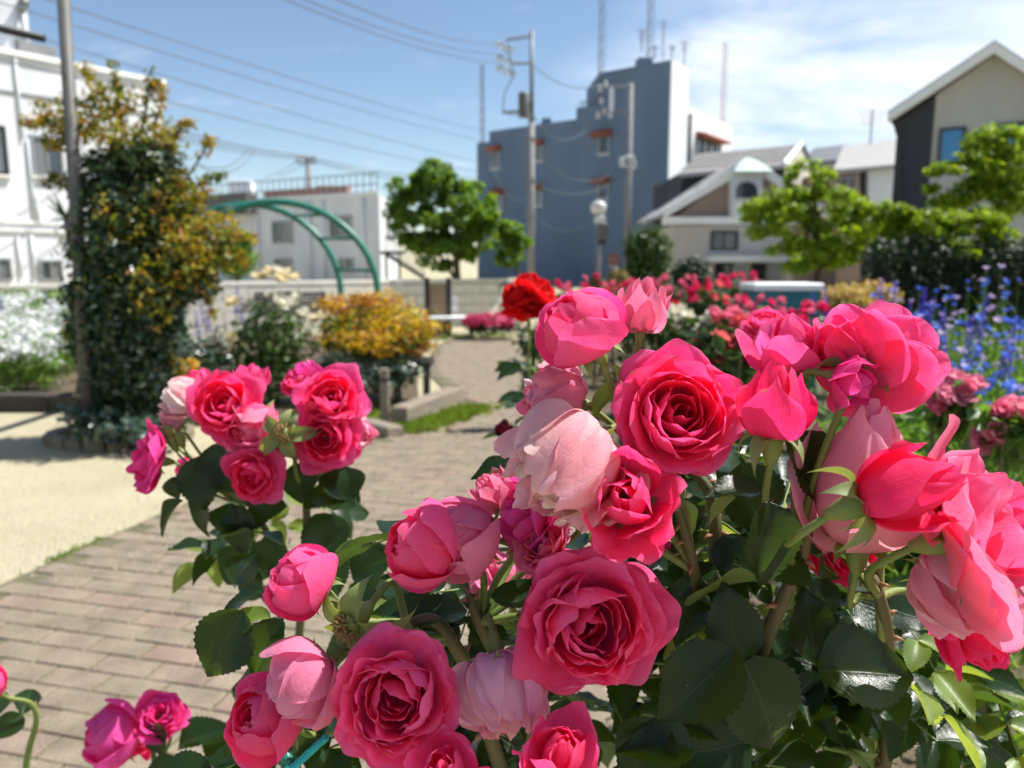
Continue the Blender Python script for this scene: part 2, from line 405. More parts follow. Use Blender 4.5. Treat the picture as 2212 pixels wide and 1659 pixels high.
M_rooftile = mat('grey_roof_tile', (0.34, 0.33, 0.32), 0.75, (0.28, 0.275, 0.27), 6, 4, 0.4, 12)
M_roofdark = mat('dark_roof', (0.12, 0.13, 0.15), 0.7, (0.10, 0.11, 0.12), 6, 4, 0.3, 12)
M_brown = mat('brown_wall', (0.30, 0.22, 0.18), 0.8, (0.26, 0.19, 0.16), 2, 4)
M_trim = mat('white_trim', (0.80, 0.80, 0.79), 0.5, (0.74, 0.74, 0.74), 3, 3)
M_frame = mat('grey_aluminium', (0.35, 0.36, 0.37), 0.4, (0.30, 0.31, 0.32), 5, 2, metal=0.6)
M_darkframe = mat('dark_frame', (0.03, 0.03, 0.035), 0.4)
M_glass = glass_mat('window_glass', (0.035, 0.05, 0.06))
M_glass2 = glass_mat('window_glass_curtained', (0.13, 0.14, 0.145), 0.12)
M_bluepane = glass_mat('blue_pane', (0.02, 0.20, 0.48), 0.25)
M_orange = mat('rust_orange_hood', (0.33, 0.09, 0.04), 0.7, (0.26, 0.07, 0.035), 3, 3)
M_concrete = mat('concrete', (0.25, 0.25, 0.25), 0.85, (0.18, 0.185, 0.185), 3, 6, 0.4, 50)
M_galv = mat('galvanised_steel', (0.20, 0.21, 0.21), 0.55, (0.15, 0.16, 0.16), 6, 4, metal=0.3)
M_steel = mat('painted_grey_steel', (0.11, 0.105, 0.10), 0.55, (0.07, 0.07, 0.068), 8, 4)
M_wire = mat('wire', (0.10, 0.11, 0.12), 0.6)
M_black = mat('black_metal', (0.02, 0.02, 0.022), 0.5)
M_ceramic = mat('white_ceramic', (0.58, 0.59, 0.58), 0.35)
M_copper = mat('verdigris', (0.42, 0.55, 0.50), 0.6)
M_pinkroof = mat('faded_pink_roof', (0.45, 0.27, 0.23), 0.85, (0.36, 0.22, 0.19), 2, 4)

def wallrot(p0, p1): return math.atan2(p1[1] - p0[1], p1[0] - p0[0])
def wallpt(p0, p1, s, z, out=0.0):
    L = math.hypot(p1[0] - p0[0], p1[1] - p0[1]); e = ((p1[0] - p0[0]) / L, (p1[1] - p0[1]) / L)
    n = (e[1], -e[0])
    return Vector((p0[0] + e[0] * s + n[0] * out, p0[1] + e[1] * s + n[1] * out, z))
def wall_rect(p0, p1, x0, x1, y0, y1):
    s0, za = onwall(p0, p1, x0, y0); s1, zb = onwall(p0, p1, x1, y0); _, zc = onwall(p0, p1, x0, y1); _, zd = onwall(p0, p1, x1, y1)
    return min(s0, s1), max(s0, s1), (zc + zd) / 2, (za + zb) / 2
def wall_box(parent, name, m, p0, p1, rect, thick, out=0.0):
    s0, s1, z0, z1 = rect; b = MB()
    b.box(wallpt(p0, p1, (s0 + s1) / 2, (z0 + z1) / 2, out + thick / 2), (s1 - s0, thick, z1 - z0), wallrot(p0, p1))
    return b.build(name, m, parent)
def window(parent, p0, p1, x0, x1, y0, y1, fm, gm, mull=1, bar=0.05, sill=None, deep=0.07):
    s0, s1, z0, z1 = wall_rect(p0, p1, x0, x1, y0, y1); rz = wallrot(p0, p1)
    f = MB(); sc = (s0 + s1) / 2; zc = (z0 + z1) / 2
    f.box(wallpt(p0, p1, s0 - bar / 2, zc, deep / 2), (bar, deep, z1 - z0), rz); f.box(wallpt(p0, p1, s1 + bar / 2, zc, deep / 2), (bar, deep, z1 - z0), rz)
    f.box(wallpt(p0, p1, sc, z0 - bar / 2, deep / 2), (s1 - s0 + 2 * bar, deep, bar), rz); f.box(wallpt(p0, p1, sc, z1 + bar / 2, deep / 2), (s1 - s0 + 2 * bar, deep, bar), rz)
    for k in range(1, mull + 1):
        f.box(wallpt(p0, p1, s0 + (s1 - s0) * k / (mull + 1), zc, deep / 2 - 0.01), (bar * 0.7, deep - 0.02, z1 - z0), rz)
    win = f.build('window', fm, parent)
    for k in range(mull + 1):
        a = s0 + (s1 - s0) * k / (mull + 1); b = s0 + (s1 - s0) * (k + 1) / (mull + 1); g = MB()
        g.box(wallpt(p0, p1, (a + b) / 2, zc, 0.012), (b - a - bar * 0.7, 0.02, z1 - z0), rz)
        g.build('pane', M_glass2 if (gm is M_glass and (int(x0) + k) % 2) else gm, win)
    if sill:
        g = MB(); g.box(wallpt(p0, p1, sc, z0 - bar - 0.03, 0.05), (s1 - s0 + 0.2, 0.10, 0.05), rz); g.build('sill', sill, win)
    return win
def back_quad(p0, p1, depth):
    L = math.hypot(p1[0] - p0[0], p1[1] - p0[1]); n = (-(p1[1] - p0[1]) / L, (p1[0] - p0[0]) / L)
    return [p0, p1, (p1[0] + n[0] * depth, p1[1] + n[1] * depth), (p0[0] + n[0] * depth, p0[1] + n[1] * depth)]
def zat(px, py, Y): return W(px, py, Y).z

# ---- white building at the left
A0, A1 = (W(0, 113, 18.9).x, 18.9), (W(348, 182, 22).x, 22.0)
e_ = (A1[0] - A0[0], A1[1] - A0[1]); A0x = (A0[0] - e_[0] * 1.2, A0[1] - e_[1] * 1.2)
zA = zat(346, 182, 22)
wb = empty('white_building', (A1[0], A1[1], 0))
MB().prism(back_quad(A0x, A1, 9), 0, zA).build('wall', M_white, wb)
LA = math.hypot(*e_) * 2.2
for nm, z0, z1, th in (('parapet_cap', zA + 0.002, zA + 0.12, 0.10),):
    wall_box(wb, nm, M_trim, A0x, A1, (0, LA + 0.1, z0, z1), th)
for py, h in ((487, 0.07), (503, 0.06)):
    _, z = onwall(A0x, A1, 150, py); wall_box(wb, 'ledge', M_trim, A0x, A1, (0, LA, z, z + h), 0.06)
_, z = onwall(A0x, A1, 150, 181 + 40); wall_box(wb, 'cable', M_galv, A0x, A1, (0, LA, z, z + 0.035), 0.04)
window(wb, A0x, A1, 69, 126, 300, 376, M_frame, M_glass, 1, 0.06, M_trim)
window(wb, A0x, A1, -40, 3, 275, 370, M_darkframe, M_glass, 1, 0.06, M_trim)
window(wb, A0x, A1, -28, 17, 562, 602, M_frame, M_glass, 1, 0.05)
window(wb, A0x, A1, 88, 128, 566, 602, M_frame, M_glass, 1, 0.05)
window(wb, A0x, A1, 225, 270, 330, 395, M_frame, M_glass, 1, 0.06, M_trim)
for xs in ((30, 116, 300), (58, 300, 486), (76, 415, 486), (36, 508, 600), (66, 508, 600)):
    s, z1 = onwall(A0x, A1, xs[0], xs[1]); _, z0 = onwall(A0x, A1, xs[0], xs[2])
    MB().tube([wallpt(A0x, A1, s, z0, 0.045), wallpt(A0x, A1, s, z1, 0.045)], 0.028, 8).build('drainpipe', M_palegrey, wb, True)
# stair tower and roof parts on top
B0, B1 = (W(-140, 50, 19.4).x, 19.4), (W(62, 50, 20.6).x, 20.6)
MB().prism(back_quad(B0, B1, 4), zA - 0.02, zat(60, -60, 20.2)).build('stair_tower', M_white, wb)
MB().box(W(72, 110, 20.8), (0.9, 0.6, 0.25), wallrot(A0, A1)).build('roof_slab', M_concrete, wb)
s_, z_ = onwall(B0, B1, 46, 16)
MB().tube([wallpt(B0, B1, s_, z_, -0.02), wallpt(B0, B1, s_, z_, 0.55)], 0.12, 10).build('vent_pipe', M_galv, wb, True)
for xx in (36, 50):
    s_, z1_ = onwall(B0, B1, xx, 30); _, z0_ = onwall(B0, B1, xx, 100)
    MB().tube([wallpt(B0, B1, s_, z0_, 0.06), wallpt(B0, B1, s_, z1_, 0.06)], 0.04, 8).build('conduit', M_palegrey, wb, True)
tag(wb, 'white painted building with stair tower behind the climbing shrub', 'building')

# ---- low white building in the middle
C0, C1, C2 = (GX(425, 40), 40.0), (GX(822, 34), 34.0), (GX(862, 40), 40.0)
zC = zat(822, 421, 34)
mb = empty('low_building', (C1[0], C1[1], 0))
MB().prism([C0, C1, C2, (C2[0] - 13, 47)], 0, zC).build('wall', M_offwhite, mb)
LC = math.hypot(C1[0] - C0[0], C1[1] - C0[1])
wall_box(mb, 'parapet_cap', M_palegrey, C0, C1, (0, LC + 0.05, zC + 0.003, zC + 0.15), 0.1)
s0_, z0_ = onwall(C0, C1, 430, 446); s1_, z1_ = onwall(C0, C1, 640, 432)
wall_box(mb, 'eave', M_steel, C0, C1, (s0_, s0_ + 4.2, zC - 0.55, zC + 0.35), 0.7)
wall_box(mb, 'roof_edge', M_pinkroof, C0, C1, (s0_ + 4.25, s0_ + 9.5, zC + 0.155, zC + 0.5), 0.25, -0.6)
for x0, x1, y0, y1 in ((590, 630, 480, 524), (714, 758, 469, 511), (480, 512, 490, 528), (596, 630, 560, 590), (735, 762, 560, 588)):
    window(mb, C0, C1, x0, x1, y0, y1, M_frame, M_glass, 1, 0.07, M_palegrey)
window(mb, C1, C2, 835, 852, 482, 512, M_frame, M_glass, 0, 0.07)
for xs in (556, 668, 700, 787):
    s, z1 = onwall(C0, C1, xs, 440); MB().tube([wallpt(C0, C1, s, 0.5, 0.08), wallpt(C0, C1, s, zC - 0.1, 0.08)], 0.06, 8).build('drainpipe', M_palegrey, mb, True)
# roof railing
s_a = 0.3; npost = 30
for k in range(npost):
    p = wallpt(C0, C1, s_a + (LC - 0.6) * k / (npost - 1), zC + 0.15, -0.3)
    MB().tube([p, p + Vector((0, 0, 0.85))], 0.022, 5).build('railing_post', M_steel, mb)
for hz in (0.5, 0.97):
    MB().tube([wallpt(C0, C1, s_a, zC + hz, -0.3), wallpt(C0, C1, LC - 0.3, zC + hz, -0.3)], 0.025, 5).build('rail', M_steel, mb)
# things on its roof
tag(mb, 'low white building with roof railing and tank behind the arch', 'building')
tk = empty('roof_tank', (W(511, 425, 40).x, 41, zC))
p = Vector((W(511, 425, 40).x, 41, zC))
MB().bevbox(p + Vector((0, 0, 0.95)), (1.05, 1.0, 0.75), 0.06).build('tank', M_white, tk)
for a in (-0.4, 0.4):
    for b in (-0.35, 0.35): MB().box(p + Vector((a, b, 0.285)), (0.08, 0.08, 0.57)).build('leg', M_steel, tk)
MB().lathe([(0.18, 0), (0.18, 0.06), (0.0, 0.08)], p + Vector((0, 0, 1.325)), 12).build('lid', M_palegrey, tk)
tag(tk, 'white water tank on the roof of the low building', 'tank')
for xx, w_, h_ in ((604, 0.7, 0.5), (705, 0.9, 0.75), (652, 0.5, 0.45)):
    q = Vector((GX(xx, 38), 38.6, zC)); ac = empty('roof_unit', q)
    MB().bevbox(q + Vector((0, 0, h_ / 2 + 0.08)), (w_, 0.4, h_), 0.03).build('casing', M_pinkroof if xx != 705 else M_brown, ac)
    for a in (-0.3, 0.3): MB().box(q + Vector((a * w_, 0, 0.04)), (0.08, 0.4, 0.08)).build('foot', M_steel, ac)
    MB().lathe([(0.0, 0), (0.16, 0), (0.18, 0.02)], (0, 0, 0), 12)
    MB().tube([q + Vector((0, -0.2, h_ / 2 + 0.08)), q + Vector((0, -0.23, h_ / 2 + 0.08))], 0.16, 14).build('fan', M_black, ac)
    tag(ac, {604: 'small rust pink unit nearest the water tank on the roof', 705: 'brown unit beside the roof pole of the low building', 652: 'smallest rust pink unit between two others on the roof'}[xx], 'roof unit')
# outside stair at its right end
st = empty('outside_stair', (C2[0], C2[1] - 1, 0))
for k in range(9):
    q = W(838 + k * 9, 548 + k * 5.6, 33)
    MB().box(q, (0.30, 0.9, 0.04)).build('tread', M_black, st)
MB().tube([W(832, 548, 32.6), W(918, 602, 32.6)], 0.07, 6).build('stringer', M_black, st)
MB().tube([W(832, 512, 32.6), W(866, 512, 32.6), W(918, 558, 32.6)], 0.04, 6).build('handrail', M_black, st)
for k in range(10):
    a = W(834 + k * 9, 552 + k * 5, 32.6); b_ = W(834 + k * 9, 513 + max(0, k - 3) * 7.4, 32.6)
    MB().tube([a, Vector((a.x, a.y, b_.z))], 0.02, 5).build('baluster', M_black, st)
MB().box(W(848, 546, 33.1), (0.9, 1.1, 0.12)).build('landing', M_black, st)
for xx in (834, 862):
    a = W(xx, 546, 33.0); MB().tube([a, (a.x, a.y, 0)], 0.05, 6).build('post', M_black, st)
tag(st, 'black steel outside stair at the end of the low white building', 'stair')

# ---- blue building
D0, D1, D2, D3 = (GX(1032, 48), 48.0), (GX(1436, 40), 40.0), (GX(1473, 41.8), 41.8), (GX(1569, 47.5), 47.5)
bl = empty('blue_building', (D1[0], D1[1], 0))
LD = math.hypot(D1[0] - D0[0], D1[1] - D0[1])
def sD(px, py=400): return onwall(D0, D1, px, py)[0]
zM = zat(1241, 258, 43.6); zT = zat(1436, 129, 40)
sa, sb_, sc_ = sD(1057), sD(1243), sD(1291)
zL = zat(1040, 308, 47.8)
def seg_prism(s0, s1, z0, z1, depth, name, m, mi=0):
    q0 = wallpt(D0, D1, s0, 0); q1 = wallpt(D0, D1, s1, 0)
    return MB().prism(back_quad((q0.x, q0.y), (q1.x, q1.y), depth), z0, z1).build(name, m, bl)
seg_prism(0, sa - 0.005, 0, zL, 9, 'low_wing', M_blue)
seg_prism(sa, sb_ - 0.005, 0, zM, 10, 'wall', M_blue)
seg_prism(sb_, sc_ - 0.005, 0, zat(1266, 229, 43), 10, 'stepped_wall', M_blue)
# tower: front blue, side pale (separate skin, 3 mm proud)
q0 = wallpt(D0, D1, sc_, 0)
tw = back_quad((q0.x, q0.y), D1, 5.0)
MB().prism([(q0.x, q0.y), D1, (D2[0] - 0.01, D2[1]), (D2[0] - 3.2, D2[1] + 3.5), (q0.x - 0.3, q0.y + 4)], 0, zT).build('tower', M_blue, bl)
wall_box(bl, 'side_wall', M_palegrey, D1, D2, (0.0, math.hypot(D2[0] - D1[0], D2[1] - D1[1]), 0.0, zT - 0.02), 0.06, 0.003)
MB().prism([D2, D3, (D3[0] - 6, D3[1] + 4), (D2[0] - 4, D2[1] + 5)], 0, zat(1490, 236, 42.5)).build('rear_wing', M_palegrey, bl)
for (x0, x1, y0, y1, hx0, hx1, hy0, hy1) in ((1296, 1315, 297, 330, 1284, 1321, 279, 296), (1294, 1313, 397, 428, 1284, 1317, 382, 396), (1157, 1171, 314, 346, 1153, 1175, 300, 313),
        (1157, 1171, 411, 442, 1153, 1172, 397, 410), (1063, 1079, 328, 362, 1060, 1082, 313, 327), (1069, 1085, 421, 452, 1066, 1090, 405, 420)):
    window(bl, D0, D1, x0, x1, y0, y1, M_frame, M_glass, 0, 0.08, M_palegrey)
    s0, s1, z0, z1 = wall_rect(D0, D1, hx0, hx1, hy0, hy1); rz = wallrot(D0, D1)
    hd = MB(); pts = [wallpt(D0, D1, s0, z1, 0.0), wallpt(D0, D1, s0, z0, 0.0), wallpt(D0, D1, s0, z0, 0.6), wallpt(D0, D1, s0, z0 + 0.12, 0.6), wallpt(D0, D1, s1, z1, 0.0), wallpt(D0, D1, s1, z0, 0.0), wallpt(D0, D1, s1, z0, 0.6), wallpt(D0, D1, s1, z0 + 0.12, 0.6)]
    hd.add(pts, [(0, 1, 2, 3), (7, 6, 5, 4), (0, 3, 7, 4), (3, 2, 6, 7), (2, 1, 5, 6)]); hd.build('window_hood', M_orange, bl)
for k in range(4):
    x0 = 1505 + k * 14; yy = 298 + k * 5
    window(bl, D2, D3, x0, x0 + 9, yy, yy + 34, M_darkframe, M_glass, 0, 0.06)
    s0, s1, z0, z1 = wall_rect(D2, D3, x0 - 2, x0 + 12, yy - 12, yy - 2)
    hd = MB(); pts = [wallpt(D2, D3, s, z, o) for s in (s0, s1) for z, o in ((z1, 0), (z0, 0), (z0, 0.6), (z0 + 0.1, 0.6))]
    hd.add(pts, [(0, 1, 2, 3), (7, 6, 5, 4), (0, 3, 7, 4), (3, 2, 6, 7), (2, 1, 5, 6)]); hd.build('window_hood', M_orange, bl)
s_, z_ = onwall(D2, D3, 1487, 300); MB().tube([wallpt(D2, D3, s_, 2, 0.1), wallpt(D2, D3, s_, zM, 0.1)], 0.1, 8).build('drainpipe', M_steel, bl, True)
MB().box(Vector((GX(1383, 42), 42.4, zT + 0.3)), (0.75, 0.75, 0.62), 0.1).build('roof_box', M_blue, bl)
MB().box(Vector((GX(1179, 46), 46.5, zM + 0.25)), (0.5, 0.5, 0.6), 0.1).build('chimney', M_blue, bl)
for k in range(9):
    q = wallpt(D0, D1, sb_ + 0.1 + (sc_ - sb_ - 0.2) * k / 8, zat(1266, 229, 43), -0.2)
    MB().tube([q, q + Vector((0, 0, 0.32))], 0.02, 5).build('railing_post', M_galv, bl)
MB().tube([wallpt(D0, D1, sb_ + 0.1, zat(1266, 229, 43) + 0.32, -0.2), wallpt(D0, D1, sc_ - 0.1, zat(1266, 229, 43) + 0.32, -0.2)], 0.03, 5).build('rail', M_galv, bl)
q = wallpt(D0, D1, sa + 0.4, zM, -1.5)
MB().tube([q + Vector((-0.5, 0, 0.05)), q + Vector((0, 0, 0.2)), q + Vector((1.2, 0.3, 0.2)), q + Vector((1.6, 0.3, 0.05))], 0.16, 8).build('roof_duct', M_blue, bl, True)
tag(bl, 'blue grey building with a tall tower and orange window hoods', 'building')

def lattice_mast(name, px, y_top, Y, zbase, w, label, m, bands=None):
    x = GX(px, Y); zt = zat(px, y_top, Y); r = empty(name, (x, Y, zbase))
    b = MB()
    for a, c in ((-w, -w), (w, -w), (0, w)):
        b.tube([(x + a, Y + c, zbase), (x + a * 0.7, Y + c * 0.7, zt)], 0.021 * (Y / 45), 5)
    b.build('mast_leg_frame', m, r)
    n = int((zt - zbase) / (w * 4)); b = MB()
    for k in range(n):
        z0 = zbase + (zt - zbase) * k / n; z1 = zbase + (zt - zbase) * (k + 1) / n
        b.tube([(x - w, Y - w, z0), (x + w, Y - w, z1)], 0.012 * (Y / 45), 4); b.tube([(x + w, Y - w, z0), (x, Y + w, z1)], 0.012 * (Y / 45), 4); b.tube([(x, Y + w, z0), (x - w, Y - w, z1)], 0.012 * (Y / 45), 4)
    b.build('bracing', m, r)
    tag(r, label, 'mast'); return r
lattice_mast('radio_mast', 1291, -60, 42.6, zat(1266, 229, 43), 0.17, 'tall lattice radio mast at the left edge of the blue tower', M_galv)
lattice_mast('radio_mast', 1391, -60, 42.2, zT + 0.55, 0.17, 'tall lattice radio mast standing on the blue tower roof', M_galv)
lattice_mast('radio_mast', 1044, 140, 48.6, zL, 0.13, 'thin radio mast at the far left end of the blue building', M_galv)
M_redmast = mat('faded_red_mast', (0.55, 0.33, 0.30), 0.6, (0.62, 0.55, 0.53), 0.05, 2)
lattice_mast('distant_mast', 1548, 92, 160, 0, 0.55, 'distant slender red and white mast beyond the blue building', M_redmast)
def aerial(px, y0, y1, Y, label, arms=4, w=0.5):
    x = GX(px, Y); za, zb = zat(px, y1, Y), zat(px, y0, Y); r = empty('roof_aerial', (x, Y, za))
    MB().tube([(x, Y, za), (x, Y, zb)], 0.03, 6).build('pole', M_galv, r)
    for k in range(arms):
        z = zb - (zb - za) * (0.04 + 0.12 * k); MB().tube([(x - w * (1 - k * 0.12), Y, z), (x + w * (1 - k * 0.12), Y, z)], 0.015, 5).build('element', M_galv, r)
    tag(r, label, 'aerial')
aerial(1419, 45, 128, 41.6, 'tallest thin aerial right of the tower roof box', 2, 0.25)
aerial(1438, 98, 128, 40.8, 'short aerial at the front right corner of the tower', 3, 0.2)
aerial(1464, 88, 140, 42.0, 'aerial at the rear right corner of the tower', 4, 0.3)
aerial(1403, 100, 128, 42.0, 'shortest aerial just right of the tower roof box', 2, 0.25)
aerial(1375, 62, 112, 42.6, 'small comb aerial left of the tower mast', 5, 0.3)
aerial(1862, 237, 312, 29, 'television aerial on the grey roof between the houses', 4, 0.55)

# ---- house with the arched gable window
YH = 26.0
hs = empty('arched_window_house', (GX(1600, YH), YH, 0))
def P(px, py, Y): return W(px, py, Y)
MB().extr([P(1455, 487, YH), P(1700, 487, YH), P(1700, 640, YH), P(1455, 640, YH)], 7).build('wall', M_beige, hs, fixn=True)
MB().extr([P(1440, 484, YH - 0.25), P(1720, 484, YH - 0.25), P(1720, 468, YH - 0.25), P(1440, 468, YH - 0.25)], 0.8).build('cornice', M_trim, hs, fixn=True)
# front gable wall (shingled) with white rakes
MB().extr([P(1462, 466, YH + 0.02), P(1770, 466, YH + 0.02), P(1617, 352, YH + 0.02)], 5).build('gable', M_brown, hs, fixn=True)
for a, b in (((1436, 470), (1586, 384)), ((1648, 378), (1790, 470))):
    va, vb = P(a[0], a[1], YH - 0.2), P(b[0], b[1], YH - 0.2)
    MB().extr([va, vb, vb + Vector((0, 0, 0.30)), va + Vector((0, 0, 0.30))], 0.5).build('rake_board', M_trim, hs, fixn=True)
# gable roof planes
for a, b in (((1430, 470), (1617, 346)), ((1617, 346), (1796, 470))):
    va, vb = P(a[0], a[1], YH), P(b[0], b[1], YH)
    MB().extr([va, vb, vb + Vector((0, 0, 0.12)), va + Vector((0, 0, 0.12))], 5.2).build('roof', M_rooftile, hs, fixn=True)
# dormer body with arched window and verdigris cap
MB().extr([P(1583, 470, YH - 0.5), P(1583, 372, YH - 0.5), P(1648, 372, YH - 0.5), P(1648, 470, YH - 0.5)], 1.2).build('dormer', M_palegrey, hs, fixn=True)
ring, dark = [], []
for k in range(13):
    a = math.pi * k / 12; ring.append((1613 - 30 * math.cos(a), 412 - 27 * math.sin(a))); dark.append((1613 - 23 * math.cos(a), 412 - 20 * math.sin(a)))
arch = MB().extr([P(x, y, YH - 0.62) for x, y in ring + [(1643, 432), (1583, 432)]], 0.115).build('arched_window', M_offwhite, hs, fixn=True)
MB().extr([P(x, y, YH - 0.65) for x, y in dark + [(1636, 428), (1590, 428)]], 0.03).build('pane', M_glass, arch, fixn=True)
cp0 = P(1613, 370, YH); cap = MB()
for (r_, zz_) in (): pass
hw = 40 * MPX(YH); c0 = Vector((cp0.x, YH - 0.1, P(1613, 372, YH - 0.5).z))
cap.add([c0 + Vector((-hw, -0.7, 0)), c0 + Vector((hw, -0.7, 0)), c0 + Vector((hw, 0.9, 0)), c0 + Vector((-hw, 0.9, 0)), c0 + Vector((-hw * .55, -0.3, 0.32)), c0 + Vector((hw * .55, -0.3, 0.32)), c0 + Vector((hw * .55, 0.5, 0.32)), c0 + Vector((-hw * .55, 0.5, 0.32)), c0 + Vector((0, 0.1, 0.55))],
        [(3, 2, 1, 0), (0, 1, 5, 4), (1, 2, 6, 5), (2, 3, 7, 6), (3, 0, 4, 7), (4, 5, 8), (5, 6, 8), (6, 7, 8), (7, 4, 8)])
cap.build('dormer_cap', M_copper, hs)
MB().extr([P(1513, 410, YH + 1.5), P(1556, 410, YH + 1.5), P(1556, 395, YH + 1.5), P(1513, 395, YH + 1.5)], 1.0).build('side_dormer', M_trim, hs, fixn=True)
# rear block: dark wall and tiled roof whose ridge runs left to right
YB = 30.5
MB().extr([P(1472, 500, YB), P(1472, 372, YB), P(1705, 358, YB), P(1705, 500, YB)], 6).build('rear_wall', M_charcoal, hs, fixn=True)
r0, r1, r2, r3 = P(1466, 374, YB - 0.5), P(1694, 355, YB - 0.5), P(1730, 311, YB + 3.2), P(1513, 332, YB + 3.2)
rf = MB(); rf.add([r0, r1, r2, r3] + [p_ + Vector((0, 0, -0.16)) for p_ in (r0, r1, r2, r3)], [(0, 1, 2, 3), (7, 6, 5, 4), (0, 4, 5, 1), (1, 5, 6, 2), (2, 6, 7, 3), (3, 7, 4, 0)])
rfo = rf.build('rear_roof', M_rooftile, hs)
for k in range(1, 9):
    t = k / 9; a = r0.lerp(r3, t); b = r1.lerp(r2, t)
    MB().tube([a + Vector((0, -0.02, 0.02)), b + Vector((0, -0.02, 0.02))], 0.05, 4).build('tile_course', M_rooftile, rfo)
gb = MB(); gb.add([r1, r2, P(1750, 352, YB + 7), P(1750, 470, YB + 7), P(1705, 470, YB)], [(0, 1, 2, 3, 4)]); gb.build('side_gable', M_beige, hs)
va, vb = r1, r2
MB().tube([va, vb], 0.12, 5).build('rake_board', M_trim, hs); MB().tube([vb, P(1752, 352, YB + 7)], 0.12, 5).build('rake_board', M_roofdark, hs)
F0, F1 = (GX(1455, YH), YH), (GX(1700, YH), YH)
window(hs, F0, F1, 1540, 1590, 504, 538, M_darkframe, M_glass, 1, 0.07, M_trim)
wall_box(hs, 'porch_roof', M_palegrey, F0, F1, wall_rect(F0, F1, 1522, 1690, 553, 566), 1.6)
for xx in (1600, 1672):
    q = W(xx, 566, YH - 1.4); MB().box((q.x, q.y, q.z / 2), (0.38, 0.38, q.z - 0.02)).build('porch_pillar', M_concrete, hs)
for x0, x1 in ((1548, 1585), (1628, 1660)): window(hs, F0, F1, x0, x1, 572, 600, M_darkframe, M_glass, 0, 0.05)
tag(hs, 'beige house with white gable trim and a dark arched window', 'house')

# ---- grey roofed houses between
YG = 31.0
g4 = empty('grey_roofed_house', (GX(1870, YG), YG, 0))
MB().extr([P(1806, 640, YG), P(1806, 362, YG), P(1858, 360, YG), P(1858, 640, YG)], 5).build('brown_wall', M_brown, g4, fixn=True)
MB().extr([P(1859, 640, YG + 0.3), P(1859, 358, YG + 0.3), P(1875, 358, YG + 0.3), P(1875, 640, YG + 0.3)], 4).build('dark_panel', M_charcoal, g4, fixn=True)
MB().extr([P(1876, 640, YG), P(1876, 357, YG), P(1960, 353, YG), P(1960, 640, YG)], 5).build('wall', M_palegrey, g4, fixn=True)
ra, rb, rc, rd = P(1800, 367, YG - 0.4), P(1965, 352, YG - 0.4), P(1965, 298, YG + 3), P(1822, 314, YG + 3)
rq = MB(); rq.add([ra, rb, rc, rd] + [p_ + Vector((0, 0, -0.16)) for p_ in (ra, rb, rc, rd)], [(0, 1, 2, 3), (7, 6, 5, 4), (0, 4, 5, 1), (1, 5, 6, 2), (2, 6, 7, 3), (3, 7, 4, 0)]); rq.build('roof', M_rooftile, g4)
window(g4, (GX(1806, YG), YG), (GX(1858, YG), YG), 1816, 1846, 385, 412, M_frame, M_glass, 1, 0.06)
tag(g4, 'grey roofed house with brown and white walls behind the bright tree', 'house')
g5 = empty('dark_roofed_house', (GX(1780, 38), 38, 0))
MB().extr([P(1735, 640, 38), P(1735, 348, 38), P(1830, 340, 38), P(1830, 640, 38)], 5).build('wall', M_greige, g5, fixn=True)
ra, rb, rc, rd = P(1728, 352, 37.6), P(1835, 342, 37.6), P(1835, 311, 40.5), P(1758, 320, 40.5)
rq = MB(); rq.add([ra, rb, rc, rd] + [p_ + Vector((0, 0, -0.16)) for p_ in (ra, rb, rc, rd)], [(0, 1, 2, 3), (7, 6, 5, 4), (0, 4, 5, 1), (1, 5, 6, 2), (2, 6, 7, 3), (3, 7, 4, 0)]); rq.build('roof', M_roofdark, g5)
tag(g5, 'house with a dark roof partly hidden behind the grey roof', 'house')

# ---- modern house at the right
YR = 19.0
mh = empty('modern_house', (GX(2100, YR), YR, 0))
_e = Vector((0.86, -0.51)); _d = Vector((0.51, 0.86))          # along the gable front, and back into the plot
H0 = (GX(1939, YR), YR); H1 = (H0[0] + _e.x * 8, H0[1] + _e.y * 8)
def HP(px, py, out=0.0):
    s_, z_ = onwall(H0, H1, px, py); q = wallpt(H0, H1, s_, z_, out); return q
def back(k): return (_d.x * k, _d.y * k, 0)
def zlow(v): return Vector((v.x, v.y, 0))
a_, b_ = HP(1939, 262), HP(2022, 205)
MB().extr([zlow(a_), a_, b_, zlow(b_)], back(9)).build('dark_wall', M_charcoal, mh, fixn=True)
a_, b_, c_ = HP(2022.4, 205, 0.01), HP(2147, 120, 0.01), HP(2330, 240, 0.01)
MB().extr([zlow(a_), a_, b_, c_, zlow(c_)], back(9)).build('wall', M_greige, mh, fixn=True)
for a, b in (((1921, 260), (2147, 112)), ((2147, 112), (2345, 240))):
    va, vb = HP(*a, 0.45), HP(*b, 0.45); U = lambda v, z: v + Vector((0, 0, z)); O = lambda v, k: v + Vector((-_d.x * k, -_d.y * k, 0))
    MB().extr([U(va, .02), U(vb, .02), U(vb, .14), U(va, .14)], back(9.8)).build('roof', M_roofdark, mh, fixn=True)
    MB().extr([U(O(va, .05), -.12), U(O(vb, .05), -.12), U(O(vb, .05), .10), U(O(va, .05), .10)], back(0.045)).build('barge_board', M_trim, mh, fixn=True)
    MB().extr([U(va, -.06), U(vb, -.06), U(vb, -.003), U(va, -.003)], back(0.43)).build('soffit', M_trim, mh, fixn=True)
a = HP(1934, 266, 0.2)
MB().tube([a, a + Vector((0.06, 0, -0.22)), HP(1943, 300, 0.06), HP(1943, 600, 0.06)], 0.035, 8).build('downpipe', M_charcoal, mh, True)
window(mh, H0, H1, 2035, 2082, 281, 350, M_darkframe, M_bluepane, 0, 0.05)
